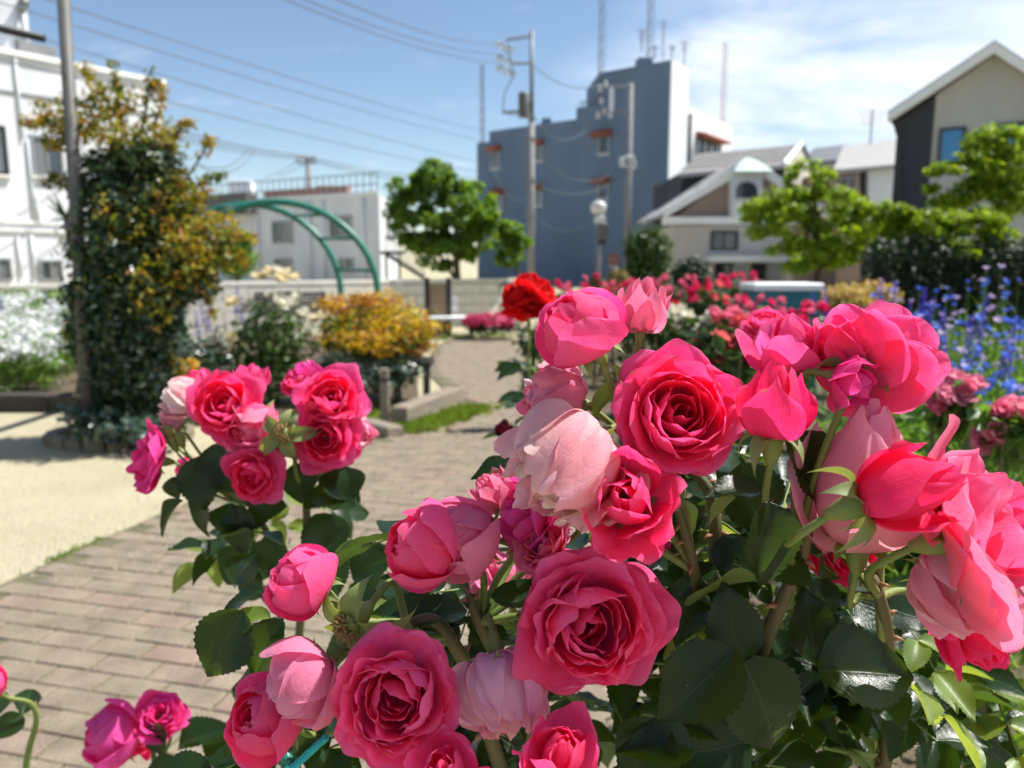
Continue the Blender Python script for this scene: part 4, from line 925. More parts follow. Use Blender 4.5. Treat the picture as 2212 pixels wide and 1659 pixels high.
def petal_specs(kind, rg, n=None):
    """list of (grid kwargs, azimuth, tilt)"""
    out = []; GA = 2.39996
    def jit(a): return rg.uniform(-a, a)
    if kind in ('rosette', 'messy'):
        n = n or (36 if kind == 'rosette' else 40); mess = 2.0 if kind == 'messy' else 0.5
        for i in range(n):
            f = i / (n - 1); r1 = 0.0036 + 0.0345 * f ** 0.82
            z1 = 0.030 + 0.007 * math.sin(math.pi * min(1, f * 1.15)) - 0.010 * max(0, (f - 0.6) / 0.4) ** 1.4 + jit(0.0022 * mess)
            if f < 0.62:
                ctrl = [(0.0015 + 0.003 * f, 0.003), (r1 * 1.05 + 0.004, 0.007), (r1 * 1.14, z1 * 0.7), (r1 * (0.84 if f < 0.3 else 0.95) * (1 + jit(0.10 * mess)), z1)]
                curl = 0.001 + 0.002 * f
            else:
                g = (f - 0.62) / 0.38
                ctrl = [(0.004, 0.001), (r1 * 0.98, 0.001), (r1 * 1.0, z1 * (0.9 - 0.1 * g)), (r1 + 0.003 + 0.012 * g + jit(0.006), z1 - 0.001 - 0.008 * g + jit(0.006))]
                curl = 0.003 + 0.004 * g
            out.append((dict(ctrl=ctrl, phimax=1.65 - 0.86 * f ** 0.8 + jit(0.12), rw=r1, rho_f=1.0 + 0.25 * f, ruffle=(0.0007 + 0.0022 * f) * (1 + 0.55 * mess), curl=curl,
                             point=0.05 * rg.random(), twist=0.07 + jit(0.02), crumple=0.0006 * mess * f, notch=0.04 * rg.random()), i * GA + jit(0.3 * mess), jit(0.09) * mess))
    elif kind == 'cup':
        n = n or 20
        for i in range(n):
            f = i / (n - 1); rb = 0.010 + 0.023 * f ** 0.9; zh = 0.050 + 0.006 * math.sin(math.pi * f) + jit(0.003) - (0.004 if f > 0.8 else 0)
            rim = rb * (0.30 + 0.50 * f) * (1 + jit(0.15))
            if f > 0.88: rim = rb * rg.uniform(0.9, 1.35)
            ctrl = [(0.003, 0.0), (rb * 1.45, -0.003), (rb * 1.30, zh * 0.78), (rim, zh * rg.uniform(0.93, 1.0))]
            out.append((dict(ctrl=ctrl, phimax=1.45 - 0.42 * f + jit(0.08), rw=rb, rho_f=1.04 + 0.06 * f, ruffle=0.0012 + 0.0012 * f, curl=0.002 * f + 0.0005, point=0.05 * rg.random(), twist=0.06,
                             crumple=0.0004, notch=0.05 * rg.random()), i * GA + jit(0.2), jit(0.05)))
    elif kind == 'goblet':       # half open: tight heart with broad outer petals flung open
        n = n or 15
        for i in range(n):
            f = i / (n - 1); rb = 0.006 + 0.016 * f; zh = 0.046 + jit(0.002)
            if f < 0.6: ctrl = [(0.003, 0.0), (rb * 1.5, 0.002), (rb * 1.3, zh * 0.65), (rb * (0.25 + 0.7 * f), zh)]
            else:
                g = (f - 0.6) / 0.4; ctrl = [(0.003, 0.0), (rb * 1.5, -0.001), (rb * 1.5, zh * (0.7 - 0.2 * g)), (rb * 1.25 + 0.014 * g + jit(0.004), zh * (1.0 - 0.22 * g) + jit(0.003))]
            out.append((dict(ctrl=ctrl, phimax=1.6 - 0.55 * f, rw=rb, rho_f=1.0 + 0.35 * f, ruffle=0.001 + 0.0018 * f, curl=0.001 + 0.004 * f, point=0.07 * rg.random(), twist=0.07, crumple=0.0003), i * GA + jit(0.25), jit(0.06)))
    elif kind == 'bud':
        n = n or 11
        for i in range(n):
            f = i / (n - 1); rb = 0.006 + 0.0105 * f; zh = 0.048 - 0.004 * (f > 0.7) + jit(0.002)
            ctrl = [(0.003, 0.0), (rb * 1.55, 0.004), (rb * 1.30, zh * 0.6), (rb * (0.16 + 0.5 * f), zh)]
            cu = 0.001
            if f > 0.74:
                ctrl = [(0.003, 0.0), (rb * 1.6, 0.003), (rb * 1.25, zh * 0.62), (rb * rg.uniform(0.9, 1.5), zh * rg.uniform(0.9, 0.97))]; cu = 0.005
            out.append((dict(ctrl=ctrl, phimax=1.5 - 0.35 * f, rw=rb, rho_f=1.03, ruffle=0.0006 + 0.0008 * f, curl=cu, point=0.09 * rg.random() + 0.02, twist=0.08), i * GA + jit(0.2), jit(0.03)))
    elif kind == 'faded':
        n = n or 22
        for i in range(n):
            f = i / (n - 1); rb = 0.010 + 0.021 * f; zh = 0.050 * rg.uniform(0.86, 1.12)
            rim = rb * rg.uniform(0.25, 1.0) * (0.5 + 0.6 * f)
            ctrl = [(0.003, 0.0), (rb * 1.45, -0.002), (rb * rg.uniform(1.1, 1.4), zh * 0.7), (rim, zh)]
            out.append((dict(ctrl=ctrl, phimax=1.35 - 0.45 * f + jit(0.1), rw=rb, rho_f=1.05 + jit(0.1) + 0.1 * f, ruffle=0.0055, curl=0.003 + jit(0.004), point=0.05 * rg.random(), twist=0.06, crumple=0.0024, notch=0.1 * rg.random()), i * GA + jit(0.4), jit(0.14)))
    elif kind == 'blown':        # wide, loose, last petals only
        n = n or 26
        for i in range(n):
            f = i / (n - 1); r1 = 0.008 + 0.034 * f; z1 = 0.034 - 0.010 * f + jit(0.005)
            ctrl = [(0.004, 0.0), (r1 * 1.0 + 0.003, 0.003), (r1 * 1.05, z1 * 0.85), (r1 * 1.0 + 0.012 * f + jit(0.004), z1 * (1.0 - 0.35 * f) + jit(0.004))]
            out.append((dict(ctrl=ctrl, phimax=1.2 - 0.45 * f + jit(0.1), rw=r1, rho_f=1.1 + 0.5 * f, ruffle=0.0024, curl=0.004 * f + jit(0.002), point=0.05 * rg.random(), twist=0.06, crumple=0.0003), i * GA + jit(0.4), jit(0.10)))
    return out
KIND_D = dict(rosette=0.086, messy=0.088, cup=0.080, goblet=0.062, bud=0.050, faded=0.080, blown=0.094)      # size that `size px` refers to
KIND_ZC = dict(rosette=0.026, messy=0.026, cup=0.026, goblet=0.026, bud=0.024, faded=0.026, blown=0.022)
_tmpl = {}
def bloom_template(kind, seed, n=None, res=12):
    key = (kind, seed, n, res)
    if key not in _tmpl:
        rg = np.random.default_rng(seed * 101 + len(kind)); ms = []
        for kw, az, tilt in petal_specs(kind, rg, n):
            X, UV = petal_grid(rg=rg, nu=res, nv=res, **kw)
            X = rotz(roty(X, tilt), az)
            ms.append(grid_mesh('petal', X, UV, M_petal))
        _tmpl[key] = ms
    return _tmpl[key]
def joined_bloom(kind, seed, n, res, m=None):
    rg = np.random.default_rng(seed); V, F, U = [], [], []; o = 0
    for kw, az, tilt in petal_specs(kind, rg, n):
        X, UV = petal_grid(rg=rg, nu=res, nv=res, **kw); X = rotz(roty(X, tilt), az)
        k = X.shape[0] * X.shape[1]; idx = np.arange(k).reshape(X.shape[:2]) + o
        F.append(np.stack([idx[:-1, :-1], idx[:-1, 1:], idx[1:, 1:], idx[1:, :-1]], -1).reshape(-1, 4)); V.append(X.reshape(-1, 3)); U.append(UV.reshape(-1, 2)); o += k
    V = np.concatenate(V); F = np.concatenate(F); U = np.concatenate(U)
    me = bpy.data.meshes.new('bloom'); me.vertices.add(len(V)); me.vertices.foreach_set('co', V.ravel().astype(np.float32))
    me.loops.add(F.size); me.loops.foreach_set('vertex_index', F.ravel().astype(np.int32)); me.polygons.add(len(F)); me.polygons.foreach_set('loop_start', (np.arange(len(F)) * 4).astype(np.int32))
    me.polygons.foreach_set('use_smooth', np.ones(len(F), bool))
    ul = me.uv_layers.new(name='UVMap'); ul.data.foreach_set('uv', U[F.ravel()].ravel().astype(np.float32)); me.materials.append(m or M_petal); me.update(calc_edges=True)
    return me

# sepal and hip
def sepal_mesh(seed, reflex):
    rg = np.random.default_rng(seed); nu, nv = 4, 10
    u = np.linspace(-1, 1, nu + 1)[None, :]; v = np.linspace(0, 1, nv + 1)[:, None]
    w = 0.0062 * (np.sin(np.pi * np.minimum(1, v * 0.75 + 0.22)) ** 1.0) * (1 - v ** 2.2) + 0.0006 * (1 - v)
    L = 0.032 * rg.uniform(0.8, 1.15); th0, th1 = 0.5, 0.5 - reflex
    th = th0 + (th1 - th0) * v
    r = 0.004 + np.cumsum(np.cos(th) * L / nv, axis=0) - np.cos(th0) * L / nv; z = np.cumsum(np.sin(th) * L / nv, axis=0) - math.sin(th0) * L / nv - 0.001
    lat = u * w
    X = np.stack([r + 0 * u, lat + 0.004 * v ** 3 * np.sin(6.28 * rg.random()), z + np.abs(u) * w * 0.5], -1)
    UV = np.stack([np.broadcast_to(u * 0.5 + 0.5, X.shape[:2]), np.broadcast_to(v, X.shape[:2])], -1)
    return grid_mesh('sepal', X[:, ::-1], UV[:, ::-1], M_sepal)
SEPALS = [[sepal_mesh(k + 10 * j, rf) for k in range(3)] for j, rf in enumerate((1.0, 2.2, -0.7))]
HIP = MB().lathe([(0.0, 0.004), (0.0062, 0.003), (0.0068, -0.001), (0.0066, -0.006), (0.0058, -0.010), (0.0042, -0.014), (0.0028, -0.018), (0.0, -0.019)][::-1], (0, 0, 0), 12).mesh('hip', M_stem, True)
STAM = MB()
_r = random.Random(3)
for k in range(70):
    a, e = _r.uniform(0, 6.28), _r.uniform(0.2, 1.45); d = Vector((math.cos(a) * math.cos(e), math.sin(a) * math.cos(e), math.sin(e)))
    STAM.tube([d * 0.002, d * 0.006 + Vector((_r.uniform(-1, 1), _r.uniform(-1, 1), _r.uniform(-1, 1))) * 0.001, d * 0.0095 + Vector((_r.uniform(-1, 1), _r.uniform(-1, 1), _r.uniform(-1, 1))) * 0.0022], [0.0004, 0.00035, 0.0006], 4)
STAM = STAM.mesh('stamens', M_stamen, True)

def frame_for(axis, roll):
    q = axis.to_track_quat('Z', 'Y').to_matrix() @ Matrix.Rotation(roll, 3, 'Z'); return q
PINK = (0.98, 0.125, 0.365)
def bloom(bush, kind, px, py, Y, size, axis, roll=0.0, col=PINK, seed=1, sepals=1, n=None, res=12, squash=1.0, label=None, inner=None):
    ax = cdir(*axis); sc = size * MPX(Y) / KIND_D[kind]
    c = W(px, py, Y); base = c - ax * KIND_ZC[kind] * sc
    b = empty('bloom', base - wloc(bush), bush)
    if label: b['label'] = label
    M = frame_for(ax, roll).to_4x4() @ Matrix.Diagonal((sc, sc, sc * squash, 1))
    ms = bloom_template(kind, seed, n, res)
    for i, me in enumerate(ms):
        f = i / max(1, len(ms) - 1)
        cc = col
        if inner is not None: cc = tuple(inner[k] * (1 - f) + col[k] * f for k in range(3))
        if inner is not None and kind == 'faded':
            q = 0.5 + 0.5 * math.sin(i * 7.7 + seed); cc = tuple(inner[k] * (1 - q) + col[k] * q for k in range(3))
        j = 1 + 0.16 * math.sin(i * 12.9 + seed)
        link('petal', me, b, mat4=M, color=(cc[0], cc[1] * j, cc[2] * j))
    hs_ = min(sc, 1.05)
    M2 = frame_for(ax, roll).to_4x4() @ Matrix.Scale(hs_, 4)
    link('hip', HIP, b, mat4=M2)
    if sepals:
        for k in range(5):
            link('sepal', SEPALS[sepals - 1][(k + seed) % 3], b, mat4=M2 @ Matrix.Rotation(k * 1.2566 + 0.3 * math.sin(seed + k), 4, 'Z'))
    return b, base - ax * 0.018 * hs_, ax
def stem(bush, pts, r0, r1, thorns=0, m=None, name='stem', n=8, seed=0, prickles=0):
    P_ = smooth_path(pts, n); rr = [r0 + (r1 - r0) * i / (len(P_) - 1) for i in range(len(P_))]
    b = MB(); b.tube(P_, rr, 9)
    rg = random.Random(seed)
    for k in range(thorns + prickles):
        i = rg.randrange(1, len(P_) - 1); t = (P_[i + 1] - P_[i - 1]).normalized(); o = t.orthogonal().normalized(); o.rotate(Matrix.Rotation(rg.uniform(0, 6.28), 3, t).to_quaternion())
        L = rr[i] * (1.5 if k < thorns else 0.5)
        w = rr[i] * (0.55 if k < thorns else 0.12)
        b.tube([P_[i] + o * rr[i] * 0.8, P_[i] + o * (rr[i] + L * 0.6) - t * L * 0.15, P_[i] + o * (rr[i] + L) - t * L * 0.5], [w, w * 0.5, w * 0.05], 5, 1 if k < thorns else 0)
    return b.build(name, [m or M_stem, M_thorn], bush, True)

# leaflet: serrated, folded, puckered along the veins
def leaflet_mesh(seed, L=0.055, Wd=0.0185, fold=0.35, droop=0.3, m=None, nv=26, nu=8):
    rg = np.random.default_rng(seed)
    u = np.linspace(-1, 1, 2 * (nu // 2) + 1)[None, :]; v = np.linspace(0, 1, nv + 1)[:, None]
    w = Wd * 1.1 * (np.sin(np.pi * v ** 0.78) ** 0.85) * (1 - 0.30 * v ** 2) + 0.0002
    teeth = ((np.arange(nv + 1) % 2) * 2 - 1)[:, None] * 0.0008 * np.sin(np.pi * v) ** 0.5
    au = np.abs(u)
    x = u * (w + teeth * (au > 0.97)); y = v * L + (au ** 2) * 0.10 * L * (1 - v) * v * 2
    z = fold * au ** 1.3 * w * (1 - 0.3 * v) - droop * L * v ** 2 * 0.6
    vein = np.sin((v - 0.31 * au) * 9 * 2 * np.pi)
    z = z + 0.00055 * vein * au ** 0.7 * (1 - au ** 3) * np.sin(np.pi * v)
    z = z + 0.0022 * np.sin(u * 2 + 6 * rg.random()) * np.sin(v * 4 + 6 * rg.random()) * v + 0.0015 * au ** 3 * np.sin(v * 11 + 6 * rg.random())
    x = x + 0.006 * v ** 2 * np.sin(rg.random() * 6.28)
    X = np.stack([x, y + 0 * u, z], -1)
    UV = np.stack([np.broadcast_to(u * 0.5 + 0.5, X.shape[:2]), np.broadcast_to(v, X.shape[:2])], -1)
    return grid_mesh('leaflet', X, UV, m or M_leaf)
LEAFLETS = [leaflet_mesh(k, 0.055, 0.0172 + 0.0018 * (k % 3), 0.22 + 0.14 * (k % 4), 0.15 + 0.16 * (k % 5)) for k in range(8)]
YLEAFLETS = [leaflet_mesh(20 + k, 0.05, 0.014, 0.5, 0.4, M_young_backlit) for k in range(3)]
def rachis_mesh(L, droop):
    b = MB(); pts = [(0, L * t, -droop * L * t * t) for t in (0, .25, .5, .75, 1)]
    b.tube(pts, [0.0011, 0.001, 0.0009, 0.0008, 0.0007], 6); return b.mesh('leaf', M_stem, True)
RACHIS = [rachis_mesh(0.075, 0.25), rachis_mesh(0.085, 0.05), rachis_mesh(0.08, 0.5)]
RDROOP = [(0.075, 0.25), (0.085, 0.05), (0.08, 0.5)]
def dir_frame(d, nrm):                         # Y along d, Z near nrm
    y = d.normalized(); z = (nrm - y * nrm.dot(y)); z = z.normalized() if z.length > 1e-5 else y.orthogonal().normalized(); x = y.cross(z)
    return Matrix((x, y, z)).transposed()
def compound_leaf(bush, pos, d, nrm, sc=1.0, rg=random, n=5, young_backlit=False, parent=None):
    k = rg.randrange(3); L, dr = RDROOP[k]
    lf = link('leaf', RACHIS[k], bush, mat4=Matrix.Translation(Vector(pos) - wloc(bush)) @ dir_frame(d, nrm).to_4x4() @ Matrix.Scale(sc, 4))
    bank = YLEAFLETS if young_backlit else LEAFLETS
    spots = [(1.0, 0.0, 1.0)] + [(t, s * a, q) for t, a, q in ((0.68, 1.0, 0.92), (0.30, 1.15, 0.74)) for s in (1, -1)]
    for t, a, q in spots[:n]:
        p = Vector((0, L * t, -dr * L * t * t))
        Mx = Matrix.Translation(p) @ Matrix.Rotation(-a + rg.uniform(-.2, .2), 4, 'Z') @ Matrix.Rotation(rg.uniform(-.35, .2), 4, 'X') @ Matrix.Rotation(rg.uniform(-.35, .35), 4, 'Y') @ Matrix.Scale(q * rg.uniform(0.9, 1.1), 4)
        link('leaflet', bank[rg.randrange(len(bank))], lf, mat4=Mx)
    return lf
def single_leaf(bush, px, py, Y, length, d, nrm, seed=0, young_backlit=False, wide=1.0, tip=None):
    """a leaflet drawn at its base pixel; length in pixels, directions in right/up/toward; a short petiole goes with it"""
    bank = YLEAFLETS if young_backlit else LEAFLETS
    sc = length * MPX(Y) / 0.055; dd, nn = cdir(*d), cdir(*nrm)
    p = W(px, py, Y)
    return link('leaf', bank[seed % len(bank)], bush, mat4=Matrix.Translation(p - wloc(bush)) @ dir_frame(dd, nn).to_4x4() @ Matrix.Diagonal((sc * wide, sc, sc, 1)))
# ================================================================== GARDEN BEHIND: wall, arch, shrubs, trees, beds
M_block = mat('concrete_block', (0.66, 0.63, 0.55), 0.9, (0.56, 0.53, 0.46), 2.5, 5, 0.5, 60)
M_mort = mat('wall_mortar', (0.33, 0.31, 0.28), 0.9)
M_green = mat('green_enamel', (0.02, 0.18, 0.12), 0.35, (0.018, 0.15, 0.10), 8, 3)
M_bark = mat('bark', (0.10, 0.075, 0.055), 0.9, (0.06, 0.045, 0.035), 12, 5, 0.8, 40)
M_timber = mat('weathered_timber', (0.26, 0.22, 0.17), 0.9, (0.18, 0.15, 0.115), 6, 5, 0.6, 40, streak=(1, 1, 6))
M_darkwood = mat('dark_timber', (0.06, 0.05, 0.04), 0.85, (0.04, 0.033, 0.028), 8, 4, 0.4, 40)
F_dark = foliage_mat('dark_evergreen', [(0.012, 0.03, 0.012), (0.028, 0.055, 0.018), (0.05, 0.08, 0.025)], 0.2, rough=0.4)
F_glauc = foliage_mat('bluish_leaves', [(0.02, 0.045, 0.03), (0.05, 0.085, 0.06), (0.08, 0.12, 0.085)], 0.2, rough=0.28, spec=0.7)
F_autumn = foliage_mat('orange_yellow_shoots', [(0.34, 0.11, 0.03), (0.38, 0.25, 0.02), (0.34, 0.32, 0.02), (0.16, 0.22, 0.02)], 0.4, (1.5, 1.3, 0.7))
F_olive = foliage_mat('turning_leaves', [(0.04, 0.08, 0.015), (0.09, 0.14, 0.02), (0.20, 0.21, 0.02), (0.17, 0.12, 0.02)], 0.35, (1.6, 1.5, 0.7))
F_tree = foliage_mat('tree_leaves', [(0.05, 0.11, 0.014), (0.08, 0.16, 0.018), (0.15, 0.23, 0.022)], 0.5, (2.2, 2.1, 0.8))
F_maple = foliage_mat('maple_leaves', [(0.10, 0.17, 0.012), (0.16, 0.25, 0.018), (0.26, 0.33, 0.02)], 0.55, (1.9, 1.85, 0.8))
F_hedge = foliage_mat('hedge_leaves', [(0.008, 0.02, 0.010), (0.018, 0.035, 0.014), (0.03, 0.05, 0.018)], 0.15)
F_meadow = foliage_mat('meadow_green', [(0.06, 0.13, 0.025), (0.11, 0.19, 0.04), (0.16, 0.23, 0.06)], 0.45)
F_yellow = foliage_mat('golden_leaves', [(0.34, 0.11, 0.02), (0.55, 0.33, 0.015), (0.64, 0.47, 0.02), (0.48, 0.23, 0.02)], 0.4, (1.4, 1.3, 0.6))
F_gold = foliage_mat('pale_gold_leaves', [(0.40, 0.30, 0.06), (0.50, 0.40, 0.10), (0.48, 0.28, 0.14)], 0.4, (1.4, 1.3, 0.8))
F_white = foliage_mat('white_florets', [(0.72, 0.74, 0.72), (0.80, 0.80, 0.78), (0.66, 0.70, 0.70)], 0.35, (1, 1, 1))
F_violet = foliage_mat('violet_florets', [(0.07, 0.05, 0.42), (0.12, 0.08, 0.55), (0.05, 0.04, 0.34)], 0.35, (1.3, 1.2, 1.3))
F_blue = foliage_mat('cornflower_blue', [(0.03, 0.11, 0.58), (0.06, 0.18, 0.70), (0.10, 0.12, 0.60)], 0.35, (1.2, 1.2, 1.2))
F_lilac = foliage_mat('lilac_florets', [(0.45, 0.32, 0.58), (0.58, 0.42, 0.66), (0.35, 0.30, 0.62)], 0.35, (1.1, 1.1, 1.1))
F_magenta = foliage_mat('magenta_florets', [(0.55, 0.03, 0.10), (0.62, 0.05, 0.16), (0.40, 0.03, 0.08)], 0.35, (1.2, 1.2, 1.2))
F_grass = foliage_mat('grass', [(0.09, 0.15, 0.02), (0.14, 0.20, 0.03), (0.20, 0.22, 0.05)], 0.4)
rg = random.Random(11)

# ---- concrete block wall, running away from the camera to the right like the white building
K0, K1 = (GX(-110, 10.0), 10.0), (GX(1085, 15.0), 15.0)
LK = math.hypot(K1[0] - K0[0], K1[1] - K0[1]); RK = wallrot(K0, K1)
bw = empty('block_wall', (K0[0], K0[1], 0))
MB().box(wallpt(K0, K1, LK / 2, 0.40, -0.05), (LK, 0.08, 0.80), RK).build('core', M_mort, bw)
blk = [MB().bevbox((0, 0, 0), (0.385 - d, 0.11, 0.185 - d), 0.006).mesh('block', M_block) for d in (0, 0.004)]
for j in range(4):
    k = 0; x = 0.2 if j % 2 else 0.0
    while x + 0.2 < LK:
        o_ = link('block', blk[(j + k) % 2], bw, wallpt(K0, K1, x + 0.195, 0.1 + j * 0.195, rg.uniform(-.004, .004)) - wloc(bw)); o_.rotation_euler = (0, 0, RK); x += 0.395; k += 1
x = 0.0
while x < LK - 0.2:
    MB().bevbox(wallpt(K0, K1, x + 0.3, 0.83, -0.02), (0.595, 0.16, 0.07), 0.01, RK).build('cap_stone', M_block, bw); x += 0.6
tag(bw, 'low pale concrete block wall at the back of the garden', 'wall')
for nm, a, b, y0, y1, m_, lb in (('slatted_panel', 537, 700, 640, 684, M_steel, 'grey horizontal slat panel in front of the block wall'),):
    pr = empty(nm, (GX(a, 12.2), 12.2, 0)); n = 7
    za, zb = zat(620, y1, 12.2), zat(620, y0 - 10, 12.2)
    for k in range(n): MB().box(((GX(a, 12.2) + GX(b, 12.2)) / 2, 12.2, za + (zb - za) * (k + .5) / n), (GX(b, 12.2) - GX(a, 12.2), 0.02, (zb - za) / n * 0.8)).build('slat', m_, pr)
    for xx in (a + 3, (a + b) / 2, b - 3): MB().box((GX(xx, 12.23), 12.235, zb / 2), (0.05, 0.05, zb)).build('post', m_, pr)
    tag(pr, lb, 'fence')
gt = empty('plank_gate', (GX(945, 12.3), 12.3, 0))
M_plank = mat('tan_plank', (0.33, 0.24, 0.13), 0.85, (0.24, 0.17, 0.09), 5, 4, streak=(1, 1, 4))
for k in range(4):
    MB().box((GX(928 + k * 10.5, 12.3), 12.35, 0.42), (0.072, 0.03, 0.80)).build('plank', M_plank, gt)
for xx in (921, 968): MB().box((GX(xx, 12.3), 12.36, 0.46), (0.08, 0.08, 0.92)).build('post', M_darkwood, gt)
tag(gt, 'narrow tan plank gate between dark posts by the tree trunk', 'gate')

# ---- green tubular arch with rungs
ar = empty('garden_arch', (GX(817, 10), 10.0, 0))
def arch_pts(xc, Y, a, zc, b):
    return [(xc + a, Y, 0)] + [(xc + a * math.cos(math.pi * k / 24), Y, zc + b * math.sin(math.pi * k / 24)) for k in range(25)] + [(xc - a, Y, 0)]
x1a, x2a = GX(600, 10.0), GX(537, 10.9)
f1, f2 = arch_pts(x1a, 10.0, 1.27, 0.75, 1.16), arch_pts(x2a, 10.9, 1.27, 0.75, 1.20)
MB().tube(f1, 0.042, 10).build('hoop', M_green, ar, True); MB().tube(f2, 0.042, 10).build('hoop', M_green, ar, True)
for k in (3, 6, 9, 12, 15, 18, 21, 24):
    MB().tube([f1[k], f2[k]], 0.022, 8).build('rung', M_green, ar, True)
tag(ar, 'dark green tubular garden arch with ladder rungs', 'arch')

# ---- climbing shrub on a post: dark below, orange and yellow shoots
Yc = 4.85
cs = empty('climbing_shrub', G(300, 940))
MB().tube(smooth_path([G(290, 925), W(285, 700, Yc), W(270, 450, Yc), W(250, 300, Yc)]), [0.05] * 1 + [0.04] * 18, 8).build('trunk', M_bark, cs, True)
for k in range(5):
    a = W(280 + rg.uniform(-20, 20), 850 - k * 85, Yc); b = a + Vector((rg.uniform(-.3, .3), rg.uniform(-.15, .15), 0.35)); MB().tube(smooth_path([a, a.lerp(b, .5) + Vector((rg.uniform(-.08, .08), 0, 0)), b], 4), [0.02 - 0.0014 * i for i in range(9)], 6).build('limb', M_bark, cs, True)
bl_d = [blob(215, 640, Yc, 70, 70), blob(220, 730, Yc, 66, 70), blob(235, 830, Yc, 60, 70), blob(290, 890, Yc, 80, 55), blob(290, 800, Yc, 95, 85), blob(285, 700, Yc, 112, 80), blob(290, 620, Yc, 115, 80), blob(270, 540, Yc, 110, 75), blob(275, 455, Yc, 98, 70), blob(345, 420, Yc, 55, 55), blob(220, 380, Yc, 62, 50), blob(310, 345, Yc, 75, 38), blob(390, 540, Yc, 60, 90), blob(420, 600, Yc, 50, 55)]
leaf_cloud('foliage', bl_d, 15000, 0.055, F_dark, cs, 5, 0.3, 0.55, 0.45)
bl_o = [blob(380, 430, Yc - .05, 62, 60), blob(420, 520, Yc - .1, 80, 60), blob(470, 500, Yc, 55, 45), blob(400, 570, Yc - .15, 70, 50), blob(300, 300, Yc, 85, 30), blob(180, 250, Yc, 80, 42), blob(150, 270, Yc, 70, 25), blob(240, 215, Yc, 55, 35), blob(345, 290, Yc, 45, 40), blob(275, 470, Yc - .2, 70, 55, 1200), blob(330, 640, Yc - .28, 55, 60, 800), blob(130, 300, Yc, 45, 25), blob(450, 545, Yc, 60, 40)]
leaf_cloud('coloured_shoots', bl_o, 2300, 0.046, F_autumn, cs, 6, 0.3, 0.38, 0.35, 0.5, nclump=20)
leaf_cloud('turning_leaves', bl_o + [bl_d[k] for k in (6, 7, 8, 9, 11, 12, 13)], 3200, 0.05, F_olive, cs, 8, 0.3, 0.45, 0.5)
for k, pts in enumerate(([(300, 300), (322, 205), (330, 160)], [(380, 420), (440, 330), (455, 300)], [(430, 560), (495, 540), (530, 560)], [(150, 420), (120, 380), (95, 400)], [(330, 280), (350, 215), (340, 180)], [(400, 600), (450, 640), (460, 690)], [(180, 640), (150, 690), (140, 740)], [(350, 760), (390, 790), (400, 840)], [(250, 250), (205, 180), (180, 140)], [(400, 470), (430, 395), (480, 378)], [(360, 330), (395, 270), (412, 268)], [(160, 280), (90, 262), (52, 262)], [(270, 290), (255, 200), (245, 138)], [(440, 500), (500, 505), (545, 512)])):
    p3 = smooth_path([W(x, y, Yc) for x, y in pts], 5); MB().tube(p3, [0.008 - 0.0006 * i for i in range(len(p3))], 5).build('shoot', M_bark, cs, True)
    leaf_cloud('shoot_leaves', [(p, (0.05, 0.05, 0.04), 1) for p in p3[2:]], 80, 0.05, F_autumn if k % 3 else F_olive, cs, 40 + k, 0.3, 0.4, 0.2)
leaf_cloud('glossy_foliage', bl_d, 2600, 0.05, F_glauc, cs, 9, 0.5, 0.6, 0.75)
tag(cs, 'tall climbing shrub with dark leaves and orange yellow shoots', 'shrub')
pm = empty('spiky_palm', G(185, 870))
MB().tube([G(185, 870), W(178, 600, 5.2), W(150, 470, 5.2)], [0.05, 0.045, 0.04], 8).build('trunk', M_bark, pm, True)
c_ = W(142, 470, 5.2)
for k in range(26):
    a = rg.uniform(0, 6.28); e = rg.uniform(-0.5, 1.0); d = Vector((math.cos(a) * math.cos(e), 0.7 * math.sin(a) * math.cos(e), math.sin(e))); L = rg.uniform(0.13, 0.24); s = d.orthogonal().normalized() * 0.009
    MB().add([c_ - s, c_ + s, c_ + d * L * .6 + s * .8, c_ + d * L, c_ + d * L * .6 - s * .8], [(0, 1, 2, 3, 4)]).build('frond', F_dark, pm)
tag(pm, 'small dark spiky palm half hidden at the left of the climbing shrub', 'palm')

# low bluish leaved plants at its foot
def low_plant(name, pts, n, size, m, label, cat, seed, group=None, base=None):
    c = pts[0][0]; o = empty(name, (c.x, c.y, 0))
    leaf_cloud('foliage', pts, n, size, m, o, seed, 0.6, 0.6, 0.3)
    st = MB()
    for k in range(6):
        a = rg.uniform(0, 6.28); q = pts[rg.randrange(len(pts))]; e = Vector(q[0]) + Vector((q[1][0] * math.cos(a), q[1][1] * math.sin(a), 0)) * 0.6
        st.tube([(c.x + 0.3 * (e.x - c.x), c.y + 0.3 * (e.y - c.y), 0.0), ((c.x + e.x) / 2, (c.y + e.y) / 2, e.z * 0.6), e], [0.008, 0.006, 0.003], 5)
    st.build('stems', M_bark, o); tag(o, label, cat, group); return o
low_plant('low_rose', [blob(235, 920, 4.6, 75, 38), blob(330, 925, 4.55, 70, 32), blob(180, 895, 4.7, 50, 30)], 750, 0.06, F_glauc, 'low plant with bluish leaves at the foot of the climbing shrub', 'plant', 3)
c_ = G(262, 948); er = empty('edging_ring', c_)
eb = MB().bevbox((0, 0, 0), (0.12, 0.07, 0.07), 0.006).mesh('brick', M_brick)
for k in range(20):
    a = 6.283 * k / 20; o_ = link('brick', eb, er, (0.42 * math.cos(a), 0.30 * math.sin(a), 0.03 + rg.uniform(-.004, .004))); o_.rotation_euler = (rg.uniform(-.05, .05), rg.uniform(-.05, .05), a + 1.57 + rg.uniform(-.08, .08))
tag(er, 'ring of edging bricks round the foot of the climbing shrub', 'edging')

